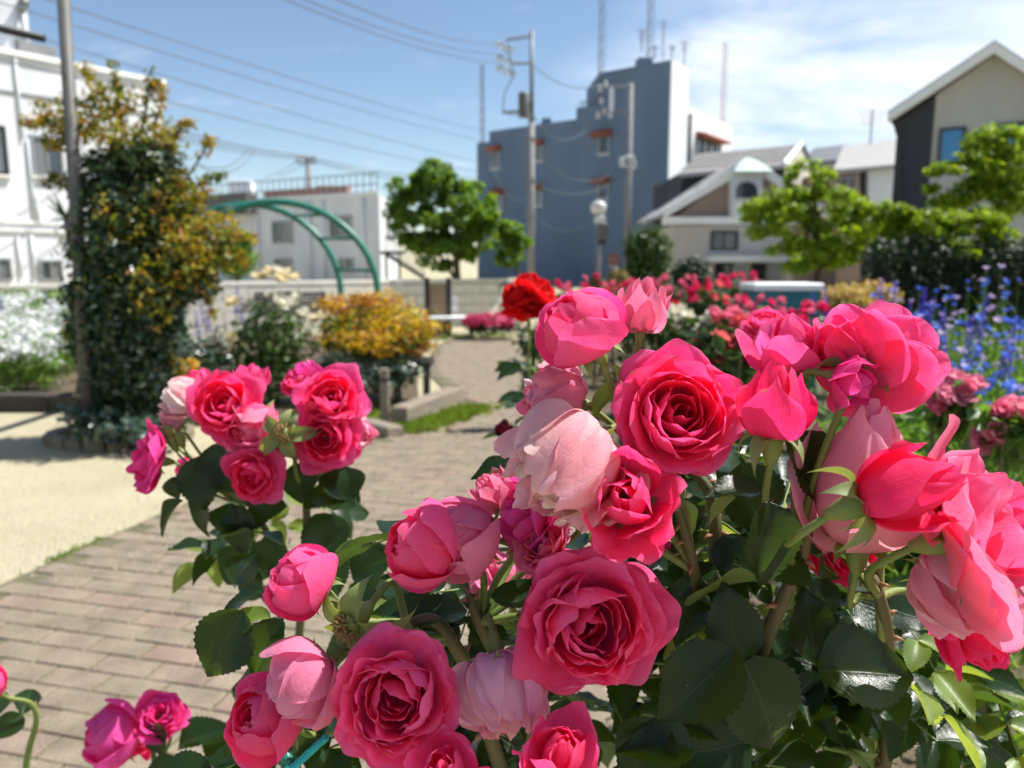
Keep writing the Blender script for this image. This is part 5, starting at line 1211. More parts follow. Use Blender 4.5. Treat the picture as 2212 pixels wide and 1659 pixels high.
# ---- kerb and white flower bed at the left
kb = empty('timber_kerb', G(0, 888)); yk = G(0, 888).y
xa, xb = GX(-150, yk), GX(205, yk); n = 3
for k in range(n):
    a = xa + (xb - xa) * k / n; b = xa + (xb - xa) * (k + 1) / n
    MB().bevbox(((a + b) / 2, yk, 0.07), (b - a - 0.012, 0.13, 0.14), 0.012).build('beam', M_darkwood, kb)
tag(kb, 'dark timber kerb edging the white flower bed', 'kerb')
pts = []
for k in range(46):
    Y = rg.uniform(6.3, 9.4); X = rg.uniform(GX(-60, Y), GX(170, Y)); h = rg.uniform(0.35, 0.62) + (Y - 6.2) * 0.06
    pts.append((Vector((X, Y, h * .55)), (0.22, 0.2, h * .45), 1))
wf = leaf_cloud('white_flower_greens', pts, 7000, 0.09, F_meadow, None, 12, 0.1, 0.22, 0.2, origin=(GX(40, 7), 7, 0)); tag(wf, 'feathery green stems of the white flower bed', 'plants', kind='stuff')
pts2 = [(p + Vector((0, 0, r_[2] * rg.uniform(0.4, 1.0))), (0.2, 0.18, 0.10), 1) for p, r_, w_ in pts]
wf = leaf_cloud('white_flowers', pts2, 6500, 0.036, F_white, None, 13, 0.9, 0.9, 0.2, 0.45, origin=(GX(40, 7), 7, 0), nclump=9); tag(wf, 'mass of small white flowers in the left bed', 'flowers', kind='stuff')
low_plant('green_shrub', [blob(10, 665, 9.6, 70, 42), blob(60, 680, 9.6, 45, 30)], 1500, 0.06, F_meadow, 'rounded green shrub behind the white flower bed', 'shrub', 14)
low_plant('vine_clump', [blob(110, 640, 10.3, 60, 12), blob(160, 655, 10.3, 40, 16)], 260, 0.09, F_meadow, 'sparse green vine trailing over the block wall', 'vine', 15)

# delphinium spike: stem with florets
def spike_mesh(seed):
    r_ = np.random.default_rng(seed); m = MB(); n = 46
    for k in range(n):
        t = k / n; a = k * 2.4; rad = 0.026 * (1 - 0.75 * t); z = 0.34 * t
        d = Vector((math.cos(a), math.sin(a), 0.25)); c = Vector((0, 0, z)) + d * rad; s = Vector((-math.sin(a), math.cos(a), 0)) * 0.016 * (1 - .5 * t); u_ = Vector((0, 0, 0.016 * (1 - .5 * t)))
        m.add([c, c + s + d * .006, c + u_ + s * .3 + d * .004, c - s * .9 + u_ * .4 + d * .006, c - u_ + d * .005], [(0, 1, 2), (0, 2, 3), (0, 3, 4), (0, 4, 1)])
    return m.mesh('floret_spike', F_violet)
SPIKES = [spike_mesh(k) for k in range(2)]
SPSTEM = MB()
SPSTEM.tube([(0, 0, 0), (0.01, 0, 0.4), (0, 0, 0.8)], [0.006, 0.005, 0.004], 5)
for k in range(7):
    a = k * 2.4; z = 0.1 + 0.08 * k; d = Vector((math.cos(a), math.sin(a), 0.5)); s = Vector((-math.sin(a), math.cos(a), 0)) * 0.012
    SPSTEM.add([Vector((0, 0, z)), Vector((0, 0, z)) + d * .07 + s, Vector((0, 0, z)) + d * .13, Vector((0, 0, z)) + d * .07 - s], [(0, 1, 2, 3)])
SPSTEM = SPSTEM.mesh('stem', F_meadow)
def spike(px, py_top, Y, label, sc=1.0, group='violet flower spikes'):
    top = W(px, py_top, Y); h = max(0.25, top.z - 0.34 * sc)
    o = empty('larkspur', (top.x, Y, 0)); q = link('stem', SPSTEM, o, (0, 0, 0)); q.scale = (1, 1, h / 0.8)
    f = link('floret_spike', SPIKES[rg.randrange(2)], o, (0, 0, h)); f.scale = (sc, sc, sc); f.rotation_euler = (rg.uniform(-.1, .1), rg.uniform(-.1, .1), rg.uniform(0, 6))
    tag(o, label, 'flower', group)
ORD = ('first', 'second', 'third', 'fourth', 'fifth', 'sixth', 'seventh', 'eighth', 'ninth', 'tenth', 'eleventh', 'twelfth')
def by_x(L): return list(enumerate(sorted(L, key=lambda q: q[0])))
for k, (x, y, Y) in by_x(((2, 636, 7.5), (110, 648, 8.6), (98, 632, 8.8), (76, 700, 7.4), (112, 742, 6.8), (156, 660, 8.0))):
    spike(x, y, Y, ORD[k] + ' from the left of the thin violet spikes among the white flowers', 0.6, 'violet spikes in the white bed')
for k, (x, y, Y) in by_x(((508, 618, 7.0), (446, 660, 7.2), (425, 668, 7.4), (438, 648, 7.6), (520, 640, 7.2))):
    spike(x, y, Y, ORD[k] + ' from the left of the violet spikes between climbing shrub and cream roses', 0.75, 'violet spikes beside the cream roses')

# ---- background rose bloom meshes (joined, a few pixels per petal)
BGB = [joined_bloom('rosette', 60 + k, 13, 4) for k in range(3)] + [joined_bloom('blown', 70 + k, 12, 4) for k in range(2)]
def bg_bush(name, cx, cy, Y, rx, ry, blooms, col, label, cat, m=F_dark, n=900, size=0.05, bsize=0.075, seed=1, group=None, col2=None):
    c = W(cx, cy, Y); o = empty(name, (c.x, c.y, 0.0)); k = MPX(Y)
    leaf_cloud('foliage', [(Vector((c.x, c.y, c.z)), (rx * k, rx * k * 0.8, ry * k), 2), (Vector((c.x, c.y, c.z * .5)), (rx * k * .8, rx * k * 0.6, c.z * .5), 1)], n, size, m, o, seed, 0.4, 0.6, 0.3)
    st = MB()
    for q in range(5):
        a = q * 1.26; st.tube([(c.x, c.y, 0), (c.x + 0.4 * rx * k * math.cos(a), c.y + 0.4 * rx * k * math.sin(a), c.z * .6), (c.x + 0.7 * rx * k * math.cos(a), c.y + 0.7 * rx * k * math.sin(a), c.z + ry * k * .5)], [0.01, 0.007, 0.004], 5)
    st.build('canes', M_cane, o)
    r_ = random.Random(seed)
    for (bx, by) in blooms:
        p = W(bx, by, Y + r_.uniform(-.6, .3) * rx * k); s = bsize / 0.086 * r_.uniform(0.8, 1.15)
        ax = Vector((r_.uniform(-.6, .6), r_.uniform(-1.0, -.1), r_.uniform(.3, 1.0))).normalized()
        cc = col if (col2 is None or r_.random() < .5) else col2
        link('bloom', BGB[r_.randrange(5)], o, mat4=Matrix.Translation(p - wloc(o)) @ frame_for(ax, r_.uniform(0, 6)).to_4x4() @ Matrix.Scale(s, 4), color=cc)
    tag(o, label, cat, group); return o
F_bush0 = foliage_mat('cream_rose_leaves', [(0.03, 0.06, 0.018), (0.055, 0.10, 0.022), (0.09, 0.14, 0.03)], 0.3)
CREAM = (0.80, 0.72, 0.50); IVORY = (0.80, 0.78, 0.68)
bg_bush('cream_rose_bush', 590, 740, 6.1, 95, 90, [(505, 655), (540, 660), (610, 655), (585, 640), (655, 680), (560, 600), (580, 592), (600, 588), (622, 594), (640, 600), (610, 605), (480, 722), (500, 730), (690, 690), (445, 745), (640, 650)], CREAM,
        'tall bush of cream roses between the climbing shrub and golden shrub', 'rose bush', F_bush0, 1500, 0.06, 0.14, 3, col2=IVORY)
low_plant('pale_leaved_plant', [blob(430, 760, 5.9, 70, 40), blob(480, 800, 5.9, 60, 40)], 900, 0.05, F_glauc, 'soft grey green plant behind the nearer pink roses', 'plant', 33)
yf = low_plant('yellow_daisies', [blob(405, 790, 5.2, 25, 18)], 160, 0.04, F_yellow, 'little clump of bright yellow flowers behind the pink roses', 'flowers', 34)
# ---- golden shrub, glossy plants, stake, timber edging, bench, azalea
gs = empty('golden_shrub', G(815, 850))
MB().tube([G(815, 850), W(815, 740, 6.5)], [0.04, 0.025], 8).build('trunk', M_bark, gs, True)
for k in range(6):
    a = k * 1.05; MB().tube([W(815, 790, 6.5), W(815, 740, 6.5) + Vector((0.35 * math.cos(a), 0.3 * math.sin(a), 0.05))], [0.018, 0.006], 6).build('limb', M_bark, gs, True)
leaf_cloud('inner_foliage', [blob(815, 725, 6.5, 120, 62)], 2600, 0.05, F_dark, gs, 21, 0.3, 0.5, 0.25)
leaf_cloud('golden_foliage', [blob(770, 690, 6.4, 80, 50), blob(850, 700, 6.4, 90, 50), blob(800, 660, 6.5, 70, 36), blob(900, 730, 6.4, 52, 36), blob(730, 720, 6.4, 46, 40), blob(820, 715, 6.2, 110, 48)], 3900, 0.045, F_yellow, gs, 22, 0.5, 0.45, 0.75, 0.48, nclump=17)
leaf_cloud('rusty_foliage', [blob(790, 655, 6.45, 62, 30), blob(740, 690, 6.3, 40, 30), blob(870, 745, 6.25, 60, 24)], 900, 0.045, foliage_mat('rusty_leaves', [(0.30, 0.07, 0.03), (0.38, 0.14, 0.03), (0.22, 0.10, 0.03)], 0.35, (1.3, 1.2, .8)), gs, 23, 0.5, 0.45, 0.6, 0.45, nclump=9)
leaf_cloud('green_foliage', [blob(815, 715, 6.35, 125, 56)], 1100, 0.045, F_tree, gs, 24, 0.5, 0.45, 0.8)
tag(gs, 'rounded golden orange shrub beside the brick path', 'shrub')
low_plant('glossy_rose_plant', [blob(790, 805, 6.0, 90, 38), blob(870, 800, 6.1, 50, 38), blob(720, 790, 6.0, 50, 32)], 1300, 0.055, F_glauc, 'low glossy dark leaved plant under the golden shrub', 'plant', 35)
pl = empty('planter_stand', G(890, 872)); q = G(890, 872)
for dx in (-0.12, 0.12):
    for dy in (-.1, .14): MB().box(q + Vector((dx, dy, 0.16)), (0.03, 0.03, 0.32)).build('leg', M_black, pl)
MB().bevbox(q + Vector((0, 0.02, 0.34)), (0.34, 0.34, 0.05), 0.006).build('top', M_black, pl)
tag(pl, 'small black plant stand in the leaves by the stake', 'stand')
sk = G(833, 920); so = empty('wooden_stake', sk)
MB().bevbox(sk + Vector((0, 0, 0.205)), (0.055, 0.055, 0.41), 0.008).build('post', M_timber, so)
MB().lathe([(0.0395, -0.01), (0.042, 0), (0.0395, 0.01)], sk + Vector((0, 0, 0.33)), 10).build('tie', M_black, so)
tag(so, 'short grey wooden stake standing at the bed corner', 'stake')
def beam(name, a, b, w, h, label):
    a, b = Vector(a), Vector(b); d = (b - a); ang = math.atan2(d.y, d.x); o = MB()
    o.bevbox((a + b) / 2 + Vector((0, 0, h / 2 + .012)), (d.length, w, h), 0.012, ang)
    tag(o.build(name, M_timber, None, origin=a), label, 'timber', 'timber bed edging')
beam('timber_beam', G(862, 922), G(985, 872), 0.13, 0.13, 'pale timber beam edging the bed along the path')
beam('timber_beam', G(790, 930), G(855, 948), 0.12, 0.07, 'low timber beam lying end on beside the wooden stake')
beam('timber_beam', G(330, 915), G(700, 925), 0.10, 0.06, 'long low timber beam along the gravel behind the pink roses')
gr = MB()
def tuft(p, n, h, sp):
    for k in range(n):
        q = Vector(p) + Vector((rg.gauss(0, sp), rg.gauss(0, sp), 0)); a = rg.uniform(0, 6.28); s = Vector((math.cos(a), math.sin(a), 0)) * 0.004; t = Vector((rg.gauss(0, .4), rg.gauss(0, .4), 1)).normalized() * h * rg.uniform(.5, 1.2)
        gr.add([q - s, q + s, q + t * .6 + s * .6, q + t + Vector((t.x, t.y, -abs(t.x)))], [(0, 1, 2, 3)])
for k in range(60):
    t = k / 59; p = G(870, 935).lerp(G(1020, 885), t) + Vector((rg.uniform(-.02, .12), rg.uniform(-.12, .1), 0)); tuft(p, 36, 0.075, 0.045)
for k in range(46): t = rg.random(); tuft(G(120, 1215).lerp(G(235, 1165), t), 9, 0.022, 0.02)
for k in range(40): t = rg.random(); tuft(G(0, 1270).lerp(G(400, 1092), t), 3, 0.014, 0.02)
for k in range(90): tuft(G(rg.uniform(700, 900), rg.uniform(870, 930)), 8, 0.06, 0.05)
for k in range(60): tuft(G(rg.uniform(940, 1120), rg.uniform(722, 736)), 9, 0.06, 0.12)
for k in range(420): tuft((rg.uniform(0.9, 2.1), rg.uniform(1.25, 2.6), 0.03), 12, 0.05, 0.04)
for k in range(150):
    c_ = bricks[rg.randrange(min(700, len(bricks)))]; e_k = rg.choice((-1, 1)); tuft((c_.x + ex.x * BL * rg.uniform(-.5, .5) + ey.x * BW * .5 * e_k, c_.y + ex.y * BL * rg.uniform(-.5, .5) + ey.y * BW * .5 * e_k, 0.012), rg.randrange(2, 7), 0.013, 0.006)
tag(gr.build('grass', F_grass), 'short grass along the path edges and bed', 'grass', kind='stuff')
bn = empty('garden_bench', G(972, 728)); c_ = G(972, 728)
for k in range(3): MB().bevbox(c_ + Vector((0.05, 0.16 * k - .1, 0.30)), (0.75, 0.13, 0.045), 0.006).build('seat_slat', M_trim, bn)
for k in range(2): MB().bevbox(c_ + Vector((-0.12, 0.32, 0.44 + 0.13 * k)), (0.42, 0.035, 0.10), 0.006).build('back_slat', M_trim, bn)
for dx in (-.25, .35):
    MB().box(c_ + Vector((dx, 0.05, 0.14)), (0.06, 0.36, 0.28)).build('leg', M_concrete, bn)
tag(bn, 'white garden bench at the far end of the path', 'bench')
az = low_plant('azalea', [blob(1060, 702, 11.8, 52, 20), blob(1030, 700, 11.8, 30, 20), blob(1100, 700, 11.8, 30, 20)], 1700, 0.05, F_hedge, 'clipped azalea with magenta flowers at the end of the path', 'azalea', 41)
leaf_cloud('flowers', [blob(1060, 690, 11.6, 55, 14), blob(1025, 692, 11.6, 28, 14), blob(1105, 694, 11.6, 28, 12)], 900, 0.055, F_magenta, az, 42, 0.8, 0.8, 0.6)

# ---- trees
def tree(name, base, top, blobs, n, size, m, label, seed, limbs=7, r=0.09, nclump=13, clump=0.38, flat=0.5, group=None):
    o = empty(name, base); b = Vector(base); t = Vector(top); r_ = random.Random(seed)
    mid = b.lerp(t, .5) + Vector((r_.uniform(-.08, .08), 0, 0)); pp = smooth_path([b, mid, t], 5)
    MB().tube(pp, [r - r * 0.55 * i / (len(pp) - 1) for i in range(len(pp))], 9).build('trunk', M_bark, o, True)
    for k in range(min(limbs, len(blobs))):
        c = Vector(blobs[k][0]); s = pp[int(len(pp) * r_.uniform(.45, .95)) - 1]; pl_ = smooth_path([s, s.lerp(c, .5) + Vector((0, 0, -.08)), c], 4)
        MB().tube(pl_, [r * .45 - r * .36 * i / (len(pl_) - 1) for i in range(len(pl_))], 6).build('limb', M_bark, o, True)
    leaf_cloud('crown', blobs, n, size, m, o, seed, flat, 0.62, 0.3, clump, nclump=nclump)
    tag(o, label, 'tree', group); return o
Yt = 14.4
tree('broadleaf_tree', G(998, 702), W(985, 470, Yt), [blob(x, y, Yt, a, b) for x, y, a, b in ((948, 400, 60, 40), (895, 440, 58, 40), (915, 490, 62, 42), (1000, 440, 58, 42), (985, 500, 66, 46), (1040, 470, 40, 42), (960, 545, 66, 40), (1025, 530, 48, 38), (942, 372, 42, 26), (880, 400, 36, 22))],
     9500, 0.115, F_tree, 'leafy green tree standing in front of the blue building', 51)
tree('young_tree', Vector((GX(1112, 14.8), 14.8, 0)), W(1110, 520, 14.8), [blob(x, y, 14.8, a, b) for x, y, a, b in ((1098, 500, 34, 26), (1118, 520, 30, 30), (1104, 552, 32, 26))],
     1500, 0.10, F_tree, 'small slim tree right of the leafy tree before the blue building', 56, limbs=3, r=0.04)
Yt = 16.0
tree('maple_tree', Vector((GX(1765, Yt), Yt, 0)), W(1760, 430, Yt), [blob(x, y, Yt, a, b) for x, y, a, b in ((1745, 385, 48, 46), (1700, 440, 72, 40), (1640, 455, 44, 28), (1790, 440, 60, 40), (1690, 500, 78, 44), (1800, 500, 70, 40), (1870, 470, 56, 40), (1720, 555, 66, 36), (1830, 545, 60, 40), (1900, 500, 42, 36))],
     9500, 0.11, F_maple, 'bright green maple in front of the arched window house', 52, limbs=9)
Yt = 14.0
tree('maple_tree', Vector((GX(2165, Yt), Yt, 0)), W(2165, 330, Yt), [blob(x, y, Yt, a, b) for x, y, a, b in ((2120, 330, 66, 38), (2180, 310, 66, 36), (2080, 375, 66, 32), (2180, 380, 74, 38), (2050, 425, 50, 26), (2140, 440, 72, 34), (2230, 400, 60, 50))],
     6500, 0.11, F_maple, 'bright green maple at the right in front of the modern house', 53, limbs=7)
tree('young_maple', Vector((GX(2010, 13.2), 13.2, 0)), W(2010, 520, 13.2), [blob(x, y, 13.2, a, b) for x, y, a, b in ((1975, 480, 56, 34), (2040, 490, 70, 30), (2120, 485, 66, 32), (2190, 500, 62, 36), (1950, 525, 50, 34), (2060, 535, 80, 30), (1915, 545, 44, 34), (1930, 475, 40, 34))],
     8000, 0.10, F_maple, 'lower spread of bright maple leaves above the dark hedge', 54, limbs=6, r=0.06)
hd = empty('clipped_hedge', (GX(2050, 12.9), 12.9, 0))
xh0, xh1 = GX(1880, 12.9), GX(2330, 12.9); zh = zat(2050, 512, 12.9)
leaf_cloud('foliage', [(Vector((xh0 + (xh1 - xh0) * (k + .5) / 9, 12.9, zh * h)), (0.30, 0.5, zh * .26), 1) for k in range(9) for h in (.2, .5, .78)], 15000, 0.075, F_hedge, hd, 55, 0.2, 0.6, 0.35)
MB().box(((xh0 + xh1) / 2, 13.0, zh * .45), (xh1 - xh0, 0.35, zh * .8)).build('branches', M_hedgecore if 'M_hedgecore' in globals() else F_hedge, hd)
tag(hd, 'tall dark clipped hedge in shade under the right maples', 'hedge')
def round_bush(name, blobs, n, size, m, label, seed, cat='shrub'):
    c = Vector(blobs[0][0]); o = empty(name, (c.x, c.y, 0)); MB().tube([(c.x, c.y, 0), (c.x, c.y, c.z)], [0.06, 0.03], 7).build('trunk', M_bark, o, True)
    leaf_cloud('foliage', blobs, n, size, m, o, seed, 0.35, 0.6, 0.45); tag(o, label, cat); return o
F_bush = foliage_mat('bush_leaves', [(0.02, 0.045, 0.012), (0.04, 0.08, 0.016), (0.08, 0.12, 0.02)], 0.25)
round_bush('round_bush', [blob(1400, 545, 15, 50, 54), blob(1398, 595, 15, 50, 40)], 6000, 0.08, F_bush, 'dense round dark green bush before the blue building', 61)
round_bush('dark_bush', [blob(1492, 592, 14.5, 38, 34), blob(1490, 620, 14.5, 36, 26)], 2800, 0.08, F_hedge, 'small dark bush in front of the beige house', 62)
round_bush('bronze_bush', [blob(1334, 605, 13, 24, 24), blob(1332, 625, 13, 22, 18)], 1300, 0.06, foliage_mat('bronze_leaves', [(0.14, 0.09, 0.03), (0.20, 0.15, 0.04), (0.10, 0.10, 0.03)], 0.3), 'small bronze leaved bush left of the round bush', 63)
round_bush('backdrop_shrub', [blob(510, 560, 15, 45, 42), blob(520, 520, 15, 30, 24)], 1800, 0.08, F_tree, 'green shrub under the arch beyond the block wall', 64)

# teal planter box with white rim
tb = empty('teal_box', W(1708, 660, 6.0)); tb.location.z = 0.03; Y6 = 6.0
xa, xb = GX(1632, Y6), GX(1784, Y6); zt_, zm_ = zat(1700, 612, Y6), zat(1700, 628, Y6)
MB().bevbox(((xa + xb) / 2, Y6 + .2, 0.02 + (zm_ - .02) / 2), (xb - xa - .03, 0.36, zm_ - .022), 0.01).build('body', mat('teal_paint', (0.012, 0.15, 0.20), 0.5), tb)
MB().bevbox(((xa + xb) / 2, Y6 + .2, (zt_ + zm_) / 2), (xb - xa, 0.40, zt_ - zm_), 0.012).build('lid', M_trim, tb)
tag(tb, 'teal box with a white lid standing in the flower bed', 'box')
low_plant('pale_gold_shrub', [blob(1830, 650, 6.4, 56, 36), blob(1890, 640, 6.5, 50, 34), blob(1790, 655, 6.4, 30, 30)], 3600, 0.04, F_gold, 'pale yellow and peach leaved shrub beside the teal box', 'shrub', 65)

# ---- rose beds in the middle distance
PK, HOT, REDP, CORAL, WHT = (0.80, 0.22, 0.34), (0.78, 0.04, 0.18), (0.66, 0.03, 0.06), (0.82, 0.20, 0.20), (0.80, 0.77, 0.66)
specs = [(1225, 640, 8.2, 42, 26, HOT, PK), (1300, 635, 7.6, 46, 28, PK, HOT), (1375, 640, 7.0, 48, 28, HOT, CORAL), (1450, 632, 7.4, 50, 28, PK, PK), (1530, 640, 6.6, 50, 30, HOT, REDP), (1590, 628, 7.0, 44, 28, PK, HOT), (1410, 660, 5.6, 60, 30, REDP, PK), (1530, 650, 5.4, 52, 30, CORAL, HOT)]
lbs = ('farthest left of the rose bushes behind the cupped pink bloom, deep pink', 'mixed pink rose bush right of the red rose', 'deep pink and coral rose bush below the round bush', 'light pink rose bush in front of the dark bush', 'deep pink and red rose bush left of the teal box', 'light and deep pink rose bush next to the teal box', 'red and pink rose bush in the middle of the bed', 'coral rose bush nearest the teal box')
for k, (x, y, Y, rx, ry, c1, c2) in enumerate(specs):
    r_ = random.Random(900 + k); fl = [(x + r_.uniform(-1, 1) * rx, y - 8 + r_.uniform(-1, .8) * ry) for _ in range(13)]
    bg_bush('garden_rose_bush', x, y + 20, Y, rx, ry * 1.3, fl, c1, lbs[k], 'rose bush', F_bush, 900, 0.05, 0.075, 100 + k, 'rose bushes in the middle bed', c2)
bg_bush('garden_rose_bush', 1287, 610, 6.6, 16, 18, [(1289, 598), (1283, 606), (1292, 612)], HOT, 'single hot pink rose truss standing above the others', 'rose bush', F_bush, 60, 0.05, 0.06, 131, 'rose bushes in the middle bed')
specs2 = [(1640, 672, 4.6, 50, 26, PK, HOT, 'light pink rose bush growing in front of the teal box'), (1725, 690, 4.2, 56, 26, HOT, PK, 'deep pink rose bush growing at the right foot of the teal box'), (1600, 705, 3.4, 60, 26, PK, CORAL, 'pink and coral rose bush nearer than the teal box'), (1350, 690, 4.4, 60, 24, PK, HOT, 'pink rose bush just right of the topmost cupped bloom')]
for k, (x, y, Y, rx, ry, c1, c2, lb) in enumerate(specs2):
    r_ = random.Random(980 + k); fl = [(x + r_.uniform(-1, 1) * rx, y - 6 + r_.uniform(-1, .8) * ry) for _ in range(12)]
    bg_bush('garden_rose_bush', x, y + 20, Y, rx, ry * 1.2, fl, c1, lb, 'rose bush', F_bush, 500, 0.045, 0.065, 170 + k, 'rose bushes in the middle bed', c2)
for k, (x, y, Y, rx, ry) in enumerate(((1490, 700, 3.6, 60, 30), (1440, 690, 4.2, 50, 26), (1150, 715, 5.2, 34, 28))):
    r_ = random.Random(950 + k); fl = [(x + r_.uniform(-1, 1) * rx, y + r_.uniform(-1, .9) * ry) for _ in range(20)]
    bg_bush('white_rose_bush', x, y + 25, Y, rx, ry * 1.3, fl, WHT, ('white flowering rose bush behind the open pink rose', 'white flowering bush right of the cupped pink bloom', 'low white flowering bush at the edge of the path')[k], 'rose bush', F_bush, 700, 0.045, 0.055, 140 + k, 'white flowering bushes')
bg_bush('coral_rose_bush', 1565, 770, 1.75, 85, 60, [(1525, 745), (1560, 735), (1590, 745), (1545, 760), (1580, 765), (1530, 775), (1610, 770), (1600, 735), (1555, 780)], CORAL, 'blurred coral red rose bush behind the heart of the bouquet', 'rose bush', F_bush, 500, 0.05, 0.06, 150, col2=(0.72, 0.05, 0.12))
bg_bush('soft_pink_rose_bush', 2060, 890, 1.5, 60, 50, [(2030, 825), (2060, 815), (2090, 835), (2050, 850), (2080, 855), (2105, 830), (2035, 850), (2060, 900), (2020, 880)], PK, 'blurred soft pink rose truss in front of the blue cornflowers', 'rose bush', F_meadow, 220, 0.05, 0.045, 151, col2=(0.82, 0.34, 0.45))
bg_bush('edge_rose_bush', 2190, 940, 1.3, 80, 60, [(2185, 880), (2205, 890), (2165, 890), (2215, 905), (2150, 935), (2130, 950)], PK, 'blurred pink roses at the right edge below the cornflowers', 'rose bush', F_meadow, 240, 0.05, 0.05, 152, col2=(0.82, 0.30, 0.40))

# ---- cornflower meadow at the right
pts = [(Vector((rg.uniform(GX(1840, Y), GX(2330, Y)), Y, 0.38)), (0.18, 0.18, 0.36), 1) for Y in [rg.uniform(1.9, 5.8) for _ in range(90)]]
cm = leaf_cloud('meadow_greens', pts, 15000, 0.10, F_meadow, None, 71, -0.2, 0.12, 0.2, origin=(2, 3, 0)); tag(cm, 'fine green stems of the cornflower meadow', 'plants', kind='stuff')
def corn_head(m, seed):
    r_ = random.Random(seed); b = MB()
    for k in range(11):
        a = 6.283 * k / 11 + r_.uniform(-.2, .2); e = r_.uniform(0.1, 0.75); d = Vector((math.cos(a) * math.cos(e), math.sin(a) * math.cos(e), math.sin(e))); s = Vector((-math.sin(a), math.cos(a), 0)) * 0.0055
        b.add([d * .003, d * .013 - s, d * .020 - s * .5, d * .017, d * .021 + s * .4, d * .013 + s], [(0, 1, 2, 3), (0, 3, 4, 5)])
    b.lathe([(0.001, -0.012), (0.005, -0.008), (0.0045, 0.0), (0.003, 0.003)], (0, 0, 0), 8)
    return b.mesh('flower_head', m)
HEADS = [corn_head(F_blue, 1), corn_head(F_blue, 2), corn_head(F_lilac, 3)]
CSTEM = MB(); CSTEM.tube([(0, 0, 0), (0.006, 0, 0.5), (0, 0, 1)], [0.003, 0.0025, 0.0018], 5)
for k in range(5):
    a = k * 2.4; z = .3 + .13 * k; d = Vector((math.cos(a), math.sin(a), 1.2)) * 0.06; s = Vector((-math.sin(a), math.cos(a), 0)) * .004; CSTEM.add([Vector((0, 0, z)) - s, Vector((0, 0, z)) + s, Vector((0, 0, z)) + d], [(0, 1, 2)])
CSTEM = CSTEM.mesh('stem', F_meadow)
def cornflower(px, py, Y, lil, label, grp):
    t = W(px, py, Y); o = empty('cornflower', (t.x, Y, 0.03)); s = link('stem', CSTEM, o, (0, 0, 0)); s.scale = (1, 1, max(.1, t.z - .03)); s.rotation_euler = (0, 0, rg.uniform(0, 6))
    h = link('flower_head', HEADS[2 if lil else rg.randrange(2)], o, (0, 0, t.z - .03)); sc = rg.uniform(.65, 1.1); h.scale = (sc, sc, sc); h.rotation_euler = (rg.uniform(-.2, .8), rg.uniform(-.4, .4), rg.uniform(0, 6)); tag(o, label, 'flower', grp)
for k in range(210):
    x = rg.uniform(1880, 2215); y = rg.uniform(612, 880) - (8 if x > 2050 else 0)
    if x < 2010 and y > 700: x = rg.uniform(2010, 2215)
    Y = 4.4 - (y - 600) / 280 * 2.2 + rg.uniform(-.4, .4); lil = rg.random() < .28
    if lil: cornflower(x, y, Y, True, 'lilac cornflower among the blue ones', 'lilac cornflowers')
    else: cornflower(x, y, Y, False, 'blue cornflower in the meadow at right', 'blue cornflowers')
cornflower(2131, 580, 3.6, True, 'lilac cornflower standing highest against the dark hedge', None)
cornflower(2163, 576, 3.8, True, 'small lilac bud right of the highest cornflower', None)
for k, (x, y, Y) in by_x(((1897, 600, 4.0), (1928, 608, 4.2), (1990, 620, 3.8), (2005, 640, 3.6), (2100, 680, 3.0), (2180, 690, 2.8), (1965, 650, 3.9), (1790, 622, 4.6), (1755, 630, 4.6), (2045, 665, 3.4), (2120, 640, 3.5), (1865, 660, 4.2))):
    spike(x, y, Y, ORD[k] + ' from the left of the violet spikes rising among the cornflowers', 0.62, 'violet spikes among the cornflowers')
